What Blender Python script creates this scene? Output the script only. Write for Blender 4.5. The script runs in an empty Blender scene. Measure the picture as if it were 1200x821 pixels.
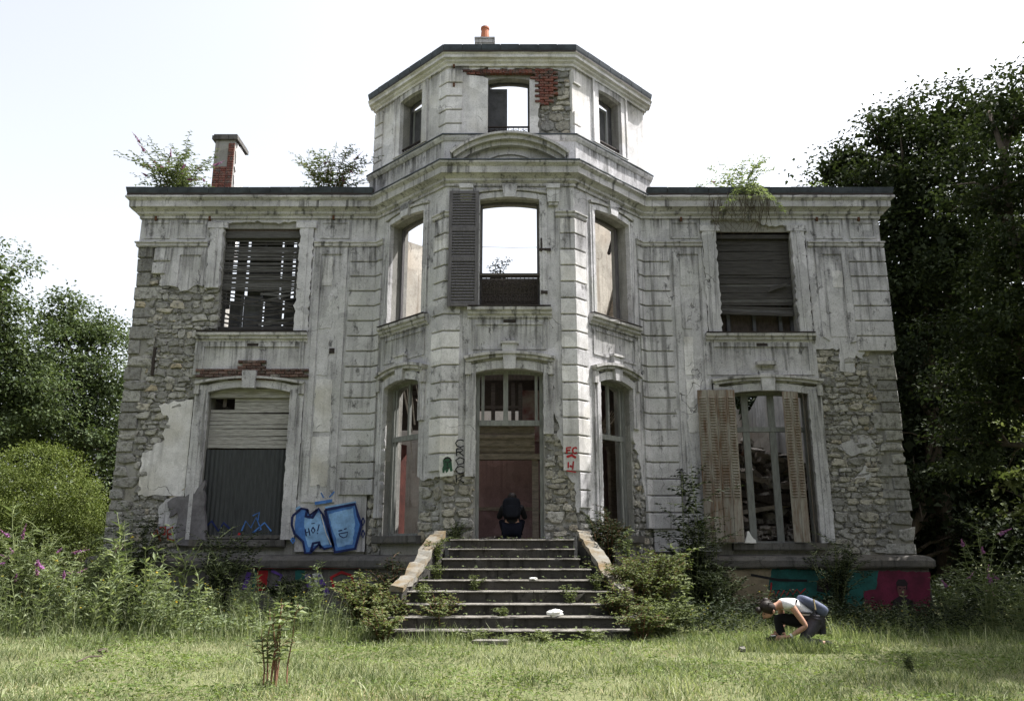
import bpy, bmesh, math, random
import numpy as np
from mathutils import Vector, Matrix
from mathutils.geometry import tessellate_polygon

scene = bpy.context.scene
COL = scene.collection
R = math.radians
rnd = random.Random(7)

# ------------------------------------------------------------------ camera
PITCH, EYE = R(14.0), 1.35
cam_d = bpy.data.cameras.new('camera')
cam_d.sensor_width = 36.0
cam_d.lens = 28.0
cam_d.clip_end = 2000
cam = bpy.data.objects.new('camera', cam_d)
cam.location = (0, 0, EYE)
cam.rotation_euler = (R(90) + PITCH, 0, 0)
COL.objects.link(cam)
scene.camera = cam

# ------------------------------------------------------------------ sky and sun
SUN_EL, SUN_DIR = R(60), Vector((0.97, 0.22, 0)).normalized()     # horizontal direction towards the sun
world = bpy.data.worlds.new('World')
scene.world = world
world.use_nodes = True
wn, wl = world.node_tree.nodes, world.node_tree.links
wn.clear()
sky = wn.new('ShaderNodeTexSky')
sky.sky_type = 'NISHITA'
sky.sun_disc = False
sky.sun_elevation = SUN_EL
sky.sun_rotation = math.atan2(SUN_DIR.x, SUN_DIR.y)
sky.air_density = 1.0
sky.dust_density = 4.0
sky.ozone_density = 1.0
hs = wn.new('ShaderNodeHueSaturation')            # thin milky veil of cloud
hs.inputs['Saturation'].default_value = 0.30
bg = wn.new('ShaderNodeBackground')
bg.inputs['Strength'].default_value = 0.15
wo = wn.new('ShaderNodeOutputWorld')
wl.new(sky.outputs[0], hs.inputs['Color'])
wl.new(hs.outputs[0], bg.inputs['Color'])
wl.new(bg.outputs[0], wo.inputs['Surface'])

sun_d = bpy.data.lights.new('sun', 'SUN')
sun_d.energy = 5.0
sun_d.angle = R(0.6)
sun_d.color = (1.0, 0.97, 0.92)
sun = bpy.data.objects.new('sun', sun_d)
sv = Vector((SUN_DIR.x * math.cos(SUN_EL), SUN_DIR.y * math.cos(SUN_EL), math.sin(SUN_EL)))
sun.rotation_euler = sv.to_track_quat('Z', 'Y').to_euler()
COL.objects.link(sun)

scene.view_settings.view_transform = 'Standard'
scene.view_settings.look = 'None'
scene.view_settings.exposure = 1.2
scene.view_settings.gamma = 1.0
scene.cycles.max_bounces = 5
scene.cycles.diffuse_bounces = 3
scene.cycles.glossy_bounces = 2
scene.cycles.transmission_bounces = 3

# ------------------------------------------------------------------ helpers
FPX = 933.3
CT, ST = math.cos(PITCH), math.sin(PITCH)

def ray(px, py):
    a, b = (px - 600) / FPX, (410.5 - py) / FPX
    return a, CT - b * ST, ST + b * CT

def at(px, py, Y):                                  # photo pixel -> point at depth Y
    r = ray(px, py)
    t = Y / r[1]
    return Vector((r[0] * t, Y, EYE + r[2] * t))

def onground(px, py, z=0.0):
    r = ray(px, py)
    t = (z - EYE) / r[2]
    return Vector((r[0] * t, r[1] * t, z))

class Fr:                                           # a vertical wall plane: u along, z up, d outwards
    def __init__(s, ox, oy, ux, uy, nx, ny):
        s.o, s.u, s.n = (ox, oy), (ux, uy), (nx, ny)
    def p(s, u, z, d=0.0):
        return (s.o[0] + s.u[0] * u + s.n[0] * d, s.o[1] + s.u[1] * u + s.n[1] * d, z)
    def px(s, x, y, d=0.0):
        r = ray(x, y)
        o = (s.o[0] + s.n[0] * d, s.o[1] + s.n[1] * d)
        t = (o[0] * s.n[0] + o[1] * s.n[1]) / (r[0] * s.n[0] + r[1] * s.n[1])
        X, Y = r[0] * t - o[0], r[1] * t - o[1]
        return (X * s.u[0] + Y * s.u[1], EYE + r[2] * t)

class MB:
    def __init__(s):
        s.v, s.f = [], []
    def add(s, vs, fs):
        n = len(s.v)
        s.v += [tuple(v) for v in vs]
        s.f += [tuple(i + n for i in f) for f in fs]
        return s
    def box(s, F, u0, u1, z0, z1, d0, d1):
        vs = [F.p(u, z, d) for d in (d0, d1) for z in (z0, z1) for u in (u0, u1)]
        return s.add(vs, [(0, 1, 3, 2), (4, 6, 7, 5), (0, 4, 5, 1), (2, 3, 7, 6), (0, 2, 6, 4), (1, 5, 7, 3)])
    def prism(s, F, poly, d0, d1, holes=()):
        loops = [poly] + list(holes)
        tri = tessellate_polygon([[Vector((p[0], p[1], 0)) for p in l] for l in loops])
        flat = [p for l in loops for p in l]
        n = len(flat)
        vs = [F.p(p[0], p[1], d0) for p in flat] + [F.p(p[0], p[1], d1) for p in flat]
        fs = [tuple(t) for t in tri] + [(t[2] + n, t[1] + n, t[0] + n) for t in tri]
        k = 0
        for l in loops:
            m = len(l)
            for i in range(m):
                a, b = k + i, k + (i + 1) % m
                fs.append((a, b, b + n, a + n))
            k += m
        return s.add(vs, fs)
    def bar(s, a, b, w, h=None, up=(0, 0, 1)):       # rectangular bar between two points
        a, b = Vector(a), Vector(b)
        h = h or w
        t = (b - a).normalized()
        x = t.cross(Vector(up))
        if x.length < 1e-4:
            x = t.cross(Vector((0, 1, 0)))
        x.normalize()
        y = x.cross(t)
        vs = []
        for p in (a, b):
            for i, j in ((-1, -1), (1, -1), (1, 1), (-1, 1)):
                vs.append(p + x * (i * w / 2) + y * (j * h / 2))
        return s.add(vs, [(3, 2, 1, 0), (4, 5, 6, 7), (0, 1, 5, 4), (1, 2, 6, 5), (2, 3, 7, 6), (3, 0, 4, 7)])
    def tube(s, pts, rad, n=6):
        pts = [Vector(p) for p in pts]
        rr = rad if isinstance(rad, (list, tuple)) else [rad] * len(pts)
        vs, fs = [], []
        for i, p in enumerate(pts):
            t = (pts[min(i + 1, len(pts) - 1)] - pts[max(i - 1, 0)])
            t = t.normalized() if t.length > 1e-6 else Vector((0, 0, 1))
            x = t.cross(Vector((0.31, 0.17, 0.93)))
            if x.length < 1e-3:
                x = t.cross(Vector((1, 0, 0)))
            x.normalize()
            y = t.cross(x)
            for k in range(n):
                a = 2 * math.pi * k / n
                vs.append(p + (x * math.cos(a) + y * math.sin(a)) * rr[i])
        for i in range(len(pts) - 1):
            for k in range(n):
                k2 = (k + 1) % n
                fs.append((i * n + k, i * n + k2, (i + 1) * n + k2, (i + 1) * n + k))
        fs.append(tuple(reversed(range(n))))
        fs.append(tuple((len(pts) - 1) * n + k for k in range(n)))
        return s.add(vs, fs)
    def build(s, name, mat, parent=None, smooth=False, fix=True):
        me = bpy.data.meshes.new(name)
        me.from_pydata(s.v, [], s.f)
        if fix:
            bm = bmesh.new()
            bm.from_mesh(me)
            bmesh.ops.recalc_face_normals(bm, faces=bm.faces)
            bm.to_mesh(me)
            bm.free()
        if smooth:
            me.polygons.foreach_set('use_smooth', [True] * len(me.polygons))
        if mat:
            me.materials.append(mat)
        return link(name, me, parent)

def link(name, me, parent=None):
    o = bpy.data.objects.new(name, me)
    COL.objects.link(o)
    if parent:
        o.parent = parent
        if parent.data is None:
            o.matrix_parent_inverse = Matrix.Translation(-parent.location)
    return o

def tag(o, label=None, cat=None, group=None, kind=None):
    for k, v in (('label', label), ('category', cat), ('group', group), ('kind', kind)):
        if v:
            o[k] = v
    return o

def thing(name, loc, label, cat, group=None):
    o = bpy.data.objects.new(name, None)
    o.empty_display_size = 0.2
    o.location = loc
    COL.objects.link(o)
    return tag(o, label, cat, group)

def fast_mesh(name, verts, faces_flat, per, mat, parent=None, smooth=False):
    verts = np.asarray(verts, dtype=np.float32).reshape(-1, 3)
    faces_flat = np.asarray(faces_flat, dtype=np.int32).ravel()
    nf = len(faces_flat) // per
    me = bpy.data.meshes.new(name)
    me.vertices.add(len(verts))
    me.vertices.foreach_set('co', verts.ravel())
    me.loops.add(len(faces_flat))
    me.loops.foreach_set('vertex_index', faces_flat)
    me.polygons.add(nf)
    me.polygons.foreach_set('loop_start', np.arange(nf, dtype=np.int32) * per)
    me.polygons.foreach_set('loop_total', np.full(nf, per, dtype=np.int32))
    if smooth:
        me.polygons.foreach_set('use_smooth', np.ones(nf, dtype=bool))
    me.update(calc_edges=True)
    me.materials.append(mat)
    return link(name, me, parent)

def sweep(mb, path, prof, sub=0.0, jit=0.0, caps=True, rg=rnd):
    """closed profile [(d,z)] swept along a plan polyline; d is measured to the right of travel"""
    P = [Vector(p) for p in path]
    pts = []
    nrm = []
    for i in range(len(P) - 1):
        t = (P[i + 1] - P[i]).normalized()
        nrm.append(Vector((t.y, -t.x)))
    for i, p in enumerate(P):
        if i == 0:
            m = nrm[0]
        elif i == len(P) - 1:
            m = nrm[-1]
        else:
            m = (nrm[i - 1] + nrm[i]) / (1 + nrm[i - 1].dot(nrm[i]))
        pts.append((p, m))
    full = []
    for i in range(len(pts) - 1):
        (a, ma), (b, mbb) = pts[i], pts[i + 1]
        k = max(1, int((b - a).length / sub)) if sub else 1
        for j in range(k):
            f = j / k
            full.append((a.lerp(b, f), ma.lerp(mbb, f)))
    full.append(pts[-1])
    n = len(prof)
    vs, fs = [], []
    for p, m in full:
        for d, z in prof:
            jd = rg.uniform(-jit, jit) if d > 0 else 0
            jz = rg.uniform(-jit, jit) * 0.5
            vs.append((p.x + m.x * (d + jd), p.y + m.y * (d + jd), z + jz))
    for i in range(len(full) - 1):
        for k in range(n):
            k2 = (k + 1) % n
            fs.append((i * n + k, i * n + k2, (i + 1) * n + k2, (i + 1) * n + k))
    if caps:
        fs.append(tuple(range(n)))
        fs.append(tuple((len(full) - 1) * n + k for k in reversed(range(n))))
    return mb.add(vs, fs)

def arc(u0, u1, zs, zc, n=12):                       # points from u1 to u0 over a segmental arch
    h = (u1 - u0) / 2
    s = zc - zs
    if s < 1e-4:
        return [(u1, zs), (u0, zs)]
    r = (h * h + s * s) / (2 * s)
    cz = zc - r
    a = math.asin(min(1, h / r))
    cu = (u0 + u1) / 2
    return [(cu + r * math.sin(a - 2 * a * i / n), cz + r * math.cos(a - 2 * a * i / n)) for i in range(n + 1)]

def opening(u0, u1, z0, zs, zc):
    return [(u0, z0), (u1, z0)] + arc(u0, u1, zs, zc)

def rough(poly, amp=0.03, step=0.12, closed=True, rg=rnd, keep=()):
    out = []
    n = len(poly)
    for i in range(n if closed else n - 1):
        a, b = poly[i], poly[(i + 1) % n]
        out.append(a)
        if i in keep:
            continue
        L = math.hypot(b[0] - a[0], b[1] - a[1])
        k = int(L / step)
        for j in range(1, k):
            f = j / k
            nx, nz = -(b[1] - a[1]) / L, (b[0] - a[0]) / L
            o = rg.gauss(0, amp)
            out.append((a[0] + (b[0] - a[0]) * f + nx * o, a[1] + (b[1] - a[1]) * f + nz * o))
    if not closed:
        out.append(poly[-1])
    return out

def inside(p, poly):
    r = False
    n = len(poly)
    for i in range(n):
        x1, y1 = poly[i]
        x2, y2 = poly[(i + 1) % n]
        if (y1 > p[1]) != (y2 > p[1]) and p[0] < (x2 - x1) * (p[1] - y1) / (y2 - y1) + x1:
            r = not r
    return r

# ------------------------------------------------------------------ materials
def new_mat(name):
    m = bpy.data.materials.new(name)
    m.use_nodes = True
    nt = m.node_tree
    b = nt.nodes['Principled BSDF']
    return m, nt, b

def nd(nt, typ, **kw):
    n = nt.nodes.new(typ)
    for k, v in kw.items():
        if k.startswith('in_'):
            n.inputs[k[3:]].default_value = v
        else:
            setattr(n, k, v)
    return n

def noise_n(nt, vec, scale, detail=5, rough_=0.6, dim='3D'):
    n = nd(nt, 'ShaderNodeTexNoise')
    n.inputs['Scale'].default_value = scale
    n.inputs['Detail'].default_value = detail
    n.inputs['Roughness'].default_value = rough_
    nt.links.new(vec, n.inputs['Vector'])
    return n.outputs['Fac']

def ramp(nt, fac, stops):
    r = nd(nt, 'ShaderNodeValToRGB')
    e = r.color_ramp.elements
    while len(e) < len(stops):
        e.new(0.5)
    for i, (p, c) in enumerate(stops):
        e[i].position = p
        e[i].color = (c, c, c, 1) if isinstance(c, (int, float)) else (*c, 1)
    nt.links.new(fac, r.inputs['Fac'])
    return r.outputs['Color']

def mixc(nt, fac, a, b, mode='MIX'):
    m = nd(nt, 'ShaderNodeMix', data_type='RGBA', blend_type=mode)
    for sock, val in ((m.inputs[0], fac), (m.inputs[6], a), (m.inputs[7], b)):
        if isinstance(val, bpy.types.NodeSocket):
            nt.links.new(val, sock)
        elif isinstance(val, (int, float)):
            sock.default_value = val
        else:
            sock.default_value = (*val, 1)
    return m.outputs[2]

def mul(nt, a, b, op='MULTIPLY'):
    m = nd(nt, 'ShaderNodeMath', operation=op)
    for i, v in ((0, a), (1, b)):
        if isinstance(v, bpy.types.NodeSocket):
            nt.links.new(v, m.inputs[i])
        else:
            m.inputs[i].default_value = v
    return m.outputs[0]

def position(nt, scale=(1, 1, 1)):
    g = nd(nt, 'ShaderNodeNewGeometry')
    mp = nd(nt, 'ShaderNodeMapping')
    mp.inputs['Scale'].default_value = scale
    nt.links.new(g.outputs['Position'], mp.inputs['Vector'])
    return mp.outputs['Vector']

def bump(nt, b, h, strength, dist=0.02):
    bp = nd(nt, 'ShaderNodeBump')
    bp.inputs['Strength'].default_value = strength
    bp.inputs['Distance'].default_value = dist
    nt.links.new(h, bp.inputs['Height'])
    nt.links.new(bp.outputs['Normal'], b.inputs['Normal'])

def plaster_mat(name, base, dark, streak=0.6, warm=(0.40, 0.35, 0.27), crack=True, grime=0.5):
    m, nt, b = new_mat(name)
    P = position(nt)
    big = noise_n(nt, P, 0.75, 2, 0.62)
    med = noise_n(nt, P, 3.1, 4, 0.7)
    fine = noise_n(nt, P, 38, 2, 0.7)
    c = mixc(nt, ramp(nt, med, [(0.38, 0.0), (0.68, 1.0)]), base, tuple(x * 0.74 for x in base))
    c = mixc(nt, ramp(nt, big, [(0.5, 0.0), (0.72, 0.75)]), c, warm)
    # patchwork of older and newer coats
    dn = nd(nt, 'ShaderNodeTexNoise')
    dn.inputs['Scale'].default_value = 1.6
    dn.inputs['Detail'].default_value = 3
    nt.links.new(P, dn.inputs['Vector'])
    dv = nd(nt, 'ShaderNodeVectorMath', operation='MULTIPLY_ADD')
    dv.inputs[1].default_value = (0.8, 0.8, 0.8)
    nt.links.new(dn.outputs['Color'], dv.inputs[0])
    nt.links.new(P, dv.inputs[2])
    pv = nd(nt, 'ShaderNodeTexVoronoi')
    pv.inputs['Scale'].default_value = 1.15
    nt.links.new(dv.outputs[0], pv.inputs['Vector'])
    sep = nd(nt, 'ShaderNodeSeparateColor')
    nt.links.new(pv.outputs['Color'], sep.inputs[0])
    c = mixc(nt, 1.0, c, ramp(nt, sep.outputs[0], [(0.0, 0.80), (0.5, 0.97), (1.0, 1.12)]), 'MULTIPLY')
    # rain streaks running down
    S = position(nt, (5.5, 5.5, 0.35))
    st = noise_n(nt, S, 1.3, 3, 0.62)
    c = mixc(nt, mul(nt, ramp(nt, st, [(0.54, 0.0), (0.68, 1.0)]), streak), c, dark)
    # grime blotches
    bl = noise_n(nt, position(nt, (1, 1, 0.6)), 4.3, 5, 0.76)
    c = mixc(nt, mul(nt, ramp(nt, bl, [(0.57, 0.0), (0.68, 1.0)]), grime), c, dark)
    c = mixc(nt, mul(nt, ramp(nt, fine, [(0.52, 0.0), (0.70, 1.0)]), 0.45), c, dark)
    h = mul(nt, mul(nt, fine, 0.35), mul(nt, med, 0.9), 'ADD')
    if crack:
        wob = nd(nt, 'ShaderNodeVectorMath', operation='ADD')
        ns = nd(nt, 'ShaderNodeTexNoise')
        ns.inputs['Scale'].default_value = 2.6
        ns.inputs['Detail'].default_value = 2
        nt.links.new(P, ns.inputs['Vector'])
        nt.links.new(P, wob.inputs[0])
        sc = nd(nt, 'ShaderNodeVectorMath', operation='SCALE')
        sc.inputs['Scale'].default_value = 0.7
        nt.links.new(ns.outputs['Color'], sc.inputs[0])
        nt.links.new(sc.outputs[0], wob.inputs[1])
        vo = nd(nt, 'ShaderNodeTexVoronoi', feature='DISTANCE_TO_EDGE')
        vo.inputs['Scale'].default_value = 0.8
        nt.links.new(wob.outputs[0], vo.inputs['Vector'])
        line = ramp(nt, vo.outputs['Distance'], [(0.0, 1.0), (0.008, 0.0)])
        msk = ramp(nt, noise_n(nt, P, 0.9, 2), [(0.56, 0.0), (0.61, 1.0)])
        ck = mul(nt, line, msk)
        c = mixc(nt, mul(nt, ck, 0.85), c, (0.035, 0.032, 0.03))
        h = mul(nt, h, mul(nt, ck, 1.2), 'SUBTRACT')
    nt.links.new(c, b.inputs['Base Color'])
    b.inputs['Roughness'].default_value = 0.93
    b.inputs['Specular IOR Level'].default_value = 0.2
    bump(nt, b, h, 0.55, 0.018)
    return m

def rock_mat(name, c1, c2, c3, ochre):
    m, nt, b = new_mat(name)
    P = position(nt)
    oi = nd(nt, 'ShaderNodeObjectInfo')
    gi = nd(nt, 'ShaderNodeNewGeometry')
    add = mul(nt, oi.outputs['Random'], gi.outputs['Random Per Island'], 'ADD')
    fr = mul(nt, add, 1.0, 'FRACT')
    c = ramp(nt, fr, [(0.0, c1), (0.45, c2), (0.8, c3), (0.93, c3), (1.0, ochre)])
    med = noise_n(nt, P, 9, 4, 0.7)
    fine = noise_n(nt, P, 55, 2, 0.7)
    c = mixc(nt, ramp(nt, med, [(0.46, 0.0), (0.66, 0.9)]), c, (0.085, 0.08, 0.072))
    c = mixc(nt, mul(nt, ramp(nt, fine, [(0.5, 0.0), (0.8, 1.0)]), 0.4), c, (0.5, 0.48, 0.44))
    nt.links.new(c, b.inputs['Base Color'])
    b.inputs['Roughness'].default_value = 0.95
    b.inputs['Specular IOR Level'].default_value = 0.15
    bump(nt, b, mul(nt, med, mul(nt, fine, 0.5), 'ADD'), 1.0, 0.045)
    return m

def simple_mat(name, col, rough_=0.8, var=0.35, scale=6, dark=None, metal=0.0, stretch=(1, 1, 1), bmp=0.3, spec=0.3):
    m, nt, b = new_mat(name)
    P = position(nt, stretch)
    n1 = noise_n(nt, P, scale, 4, 0.65)
    n2 = noise_n(nt, P, scale * 7, 2, 0.6)
    dark = dark or tuple(x * (1 - var) for x in col)
    c = mixc(nt, ramp(nt, n1, [(0.38, 0.0), (0.68, 1.0)]), col, dark)
    c = mixc(nt, mul(nt, ramp(nt, n2, [(0.5, 0.0), (0.8, 1.0)]), 0.4), c, tuple(x * 0.6 for x in dark))
    nt.links.new(c, b.inputs['Base Color'])
    b.inputs['Roughness'].default_value = rough_
    b.inputs['Metallic'].default_value = metal
    b.inputs['Specular IOR Level'].default_value = spec
    bump(nt, b, mul(nt, n1, n2, 'ADD'), bmp, 0.01)
    return m

def leaf_mat(name, cols, trans=0.35, rough_=0.7, spec=0.12):
    m, nt, b = new_mat(name)
    g = nd(nt, 'ShaderNodeNewGeometry')
    k = len(cols)
    c = ramp(nt, g.outputs['Random Per Island'], [(i / max(1, k - 1), cc) for i, cc in enumerate(cols)])
    big = noise_n(nt, position(nt), 0.9, 1)
    c = mixc(nt, ramp(nt, big, [(0.35, 0.0), (0.7, 0.55)]), c, tuple(x * 0.62 for x in cols[0]))
    nt.links.new(c, b.inputs['Base Color'])
    b.inputs['Roughness'].default_value = rough_
    b.inputs['Specular IOR Level'].default_value = spec
    tr = nd(nt, 'ShaderNodeBsdfTranslucent')
    tc = mixc(nt, 1.0, c, (1.08, 1.15, 0.6), 'MULTIPLY')
    nt.links.new(tc, tr.inputs['Color'])
    mx = nd(nt, 'ShaderNodeMixShader')
    mx.inputs[0].default_value = trans
    nt.links.new(b.outputs[0], mx.inputs[1])
    nt.links.new(tr.outputs[0], mx.inputs[2])
    nt.links.new(mx.outputs[0], nt.nodes['Material Output'].inputs['Surface'])
    return m

M = {}
M['plaster'] = plaster_mat('weathered_plaster', (0.52, 0.51, 0.53), (0.068, 0.066, 0.066), streak=0.62, warm=(0.42, 0.42, 0.41), grime=0.85)
M['plaster_light'] = plaster_mat('pale_plaster', (0.67, 0.655, 0.665), (0.2, 0.193, 0.187), streak=0.35, warm=(0.42, 0.395, 0.335), grime=0.25)
M['moulding'] = plaster_mat('moulding_plaster', (0.475, 0.463, 0.468), (0.055, 0.053, 0.052), streak=0.85, warm=(0.33, 0.325, 0.30), crack=False, grime=0.7)
M['plinth'] = plaster_mat('plinth_render', (0.115, 0.11, 0.105), (0.03, 0.029, 0.027), warm=(0.13, 0.115, 0.09), grime=0.8)
M['core'] = plaster_mat('lime_mortar', (0.30, 0.293, 0.28), (0.09, 0.087, 0.08), warm=(0.27, 0.25, 0.21), crack=False)
M['inner'] = plaster_mat('inner_plaster', (0.5, 0.47, 0.42), (0.16, 0.12, 0.09), streak=0.5, warm=(0.45, 0.38, 0.31))
M['stone'] = rock_mat('rubble_stone', (0.20, 0.197, 0.19), (0.31, 0.304, 0.29), (0.42, 0.408, 0.385), (0.38, 0.32, 0.22))
M['stone_warm'] = rock_mat('limestone', (0.27, 0.255, 0.22), (0.38, 0.36, 0.31), (0.47, 0.44, 0.38), (0.36, 0.27, 0.16))
M['ashlar'] = rock_mat('ashlar_stone', (0.2, 0.198, 0.192), (0.29, 0.286, 0.278), (0.36, 0.355, 0.34), (0.3, 0.29, 0.265))
M['brick'] = rock_mat('red_brick', (0.11, 0.036, 0.028), (0.155, 0.046, 0.034), (0.19, 0.07, 0.05), (0.15, 0.08, 0.066))
M['oldbrick'] = rock_mat('sooty_brick', (0.075, 0.042, 0.036), (0.11, 0.055, 0.045), (0.15, 0.085, 0.072), (0.28, 0.25, 0.23))
M['zinc'] = simple_mat('zinc_gutter', (0.055, 0.065, 0.075), 0.5, 0.5, 4, metal=0.3)
M['iron'] = simple_mat('rusty_iron', (0.035, 0.026, 0.022), 0.75, 0.5, 30)
M['shutter'] = simple_mat('grey_painted_louvre', (0.125, 0.118, 0.125), 0.75, 0.45, 7, stretch=(6, 6, 0.6))
M['joinery'] = simple_mat('grey_joinery', (0.21, 0.215, 0.205), 0.7, 0.4, 7, stretch=(3, 3, 0.6))
M['darkwood'] = simple_mat('dark_wood', (0.10, 0.085, 0.075), 0.8, 0.55, 6, stretch=(0.6, 3, 5))
M['darkboard'] = simple_mat('dark_casement', (0.075, 0.075, 0.08), 0.75, 0.4, 7)
M['oldwood'] = simple_mat('bleached_wood', (0.34, 0.29, 0.235), 0.85, 0.5, 6, stretch=(1, 1, 4))
M['slat_pale'] = simple_mat('bleached_slat', (0.44, 0.43, 0.41), 0.85, 0.75, 7, stretch=(0.5, 3, 14), dark=(0.11, 0.1, 0.095))
M['slat_dark'] = simple_mat('dark_slat', (0.062, 0.058, 0.055), 0.85, 0.75, 5, stretch=(0.6, 3, 12), dark=(0.02, 0.018, 0.017))
M['slat_grey'] = simple_mat('grey_slat', (0.11, 0.107, 0.105), 0.85, 0.7, 5, stretch=(0.6, 3, 12), dark=(0.035, 0.033, 0.031))
M['sheet'] = simple_mat('corrugated_sheet', (0.048, 0.052, 0.055), 0.6, 0.4, 5, stretch=(5, 5, 0.6))
M['rustmetal'] = simple_mat('rusty_shutter', (0.26, 0.245, 0.215), 0.75, 0.6, 3.2, stretch=(3.5, 3.5, 0.5), dark=(0.12, 0.07, 0.04))
M['maroon'] = plaster_mat('maroon_paint', (0.36, 0.235, 0.235), (0.17, 0.115, 0.112), warm=(0.42, 0.31, 0.295), crack=False)
M['maroon_peel'] = simple_mat('peeling_maroon', (0.27, 0.1, 0.105), 0.85, 0.4, 2.6, dark=(0.55, 0.5, 0.45))
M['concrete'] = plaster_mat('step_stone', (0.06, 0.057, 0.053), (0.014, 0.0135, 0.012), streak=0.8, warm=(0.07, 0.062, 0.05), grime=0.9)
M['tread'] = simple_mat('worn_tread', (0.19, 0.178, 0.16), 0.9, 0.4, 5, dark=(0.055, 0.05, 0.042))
M['coping'] = simple_mat('lichen_coping', (0.17, 0.163, 0.145), 0.95, 0.5, 3.5, dark=(0.12, 0.08, 0.032))
M['terracotta'] = simple_mat('terracotta', (0.42, 0.15, 0.08), 0.8, 0.3, 5)
M['rust'] = simple_mat('rust_stain', (0.11, 0.05, 0.028), 0.9, 0.4, 12)
M['white'] = simple_mat('white_paper', (0.75, 0.74, 0.72), 0.8, 0.15, 12)
M['bark'] = simple_mat('bark', (0.10, 0.08, 0.06), 0.95, 0.5, 9, stretch=(3, 3, 0.6), bmp=0.8)
M['stem'] = simple_mat('red_brown_stem', (0.17, 0.085, 0.05), 0.8, 0.4, 9)
M['gstem'] = simple_mat('green_stem', (0.16, 0.19, 0.08), 0.8, 0.4, 9)
M['flower'] = leaf_mat('purple_bloom', [(0.3, 0.12, 0.32), (0.42, 0.2, 0.42), (0.36, 0.15, 0.36)], 0.25)
M['yellow'] = leaf_mat('yellow_bloom', [(0.55, 0.4, 0.05), (0.6, 0.48, 0.1)], 0.2)
M['rubble'] = rock_mat('interior_rubble', (0.12, 0.10, 0.085), (0.22, 0.19, 0.16), (0.4, 0.37, 0.33), (0.24, 0.12, 0.08))
M['charred'] = simple_mat('charred_beam', (0.07, 0.055, 0.045), 0.9, 0.5, 6, stretch=(4, 1, 1))
def stain_mat():
    m, nt, b = new_mat('rain_soot')
    tc = nd(nt, 'ShaderNodeTexCoord')
    sp = nd(nt, 'ShaderNodeSeparateXYZ')
    nt.links.new(tc.outputs['Generated'], sp.inputs[0])
    st = noise_n(nt, position(nt, (9, 9, 0.5)), 1.4, 3, 0.6)
    sp2 = noise_n(nt, position(nt, (1, 1, 0.5)), 7, 4, 0.7)
    a = mul(nt, ramp(nt, st, [(0.42, 0.0), (0.62, 1.0)]), ramp(nt, sp.outputs['Z'], [(0.0, 0.0), (0.55, 0.45), (1.0, 1.0)]))
    a = mul(nt, a, ramp(nt, sp2, [(0.3, 0.25), (0.6, 1.0)]))
    a = mul(nt, a, 0.8)
    b.inputs['Base Color'].default_value = (0.05, 0.047, 0.043, 1)
    b.inputs['Roughness'].default_value = 1.0
    b.inputs['Specular IOR Level'].default_value = 0.05
    nt.links.new(a, b.inputs['Alpha'])
    return m
M['stain'] = stain_mat()
def paint(name, col, r=0.7):
    return simple_mat(name, col, r, 0.5, 3.5, bmp=0.15)
# ------------------------------------------------------------------ ground
def ground_h(x, y):
    return 0.035 * math.sin(x * 0.7 + 1.3) * math.cos(y * 0.55) + 0.02 * math.sin(x * 1.9 + y * 1.3)

def ground_mat():
    m, nt, b = new_mat('soil_and_thatch')
    P = position(nt)
    n1 = noise_n(nt, P, 0.5, 5)
    n2 = noise_n(nt, P, 9, 6, 0.7)
    c = mixc(nt, ramp(nt, n2, [(0.35, 0.0), (0.7, 1.0)]), (0.085, 0.10, 0.042), (0.155, 0.155, 0.085))
    c = mixc(nt, ramp(nt, n1, [(0.5, 0.0), (0.75, 0.6)]), c, (0.12, 0.1, 0.06))
    nt.links.new(c, b.inputs['Base Color'])
    b.inputs['Roughness'].default_value = 1.0
    b.inputs['Specular IOR Level'].default_value = 0.1
    bump(nt, b, n2, 0.6, 0.03)
    return m

def make_ground():
    xs = sorted(set([-900, -400, -160, -70, -40] + [-26 + i * 1.0 for i in range(53)] + [40, 70, 160, 400, 900]))
    ys = sorted(set([-200, -60, -20] + [-8 + i * 1.0 for i in range(48)] + [50, 70, 120, 300, 900, 1500]))
    vs = [(x, y, ground_h(x, y) if abs(x) < 30 and -10 < y < 45 else -0.05) for y in ys for x in xs]
    w = len(xs)
    fs = [(j * w + i, j * w + i + 1, (j + 1) * w + i + 1, (j + 1) * w + i) for j in range(len(ys) - 1) for i in range(w - 1)]
    o = MB().add(vs, fs).build('ground', ground_mat(), smooth=True, fix=False)
    o['kind'] = 'structure'
make_ground()

# ------------------------------------------------------------------ the mansion
CX, YC, YW, K = -0.05, 16.0, 17.76, 1.38
AW = YW - YC                                        # run of the canted bay sides
KI = K + AW                                         # inner corner
HW = 8.82                                           # half width of the front
s2 = math.sqrt(0.5)
LC_LEN = AW / s2
FC = Fr(CX, YC, 1, 0, 0, -1)
FW = Fr(CX, YW, 1, 0, 0, -1)
FL = Fr(CX - K, YC, -s2, s2, -s2, -s2)
FR = Fr(CX + K, YC, s2, s2, s2, -s2)
KA, YA, ARUN = 1.42, 16.2, 1.95
A_LEN = ARUN / s2
FA = Fr(CX, YA, 1, 0, 0, -1)
FAL = Fr(CX - KA, YA, -s2, s2, -s2, -s2)
FAR = Fr(CX + KA, YA, s2, s2, s2, -s2)

mansion = thing('abandoned_mansion', (0, 20, 0), 'derelict grey stone mansion with canted central bay and boarded windows', 'mansion')

def part(mb, name, mat, parent=None, **kw):
    return mb.build(name, M[mat] if isinstance(mat, str) else mat, parent or mansion, **kw)

def pbox(name, mat, F, u0, u1, z0, z1, d0, d1, parent=None):
    return part(MB().box(F, u0, u1, z0, z1, d0, d1), name, mat, parent)

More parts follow.
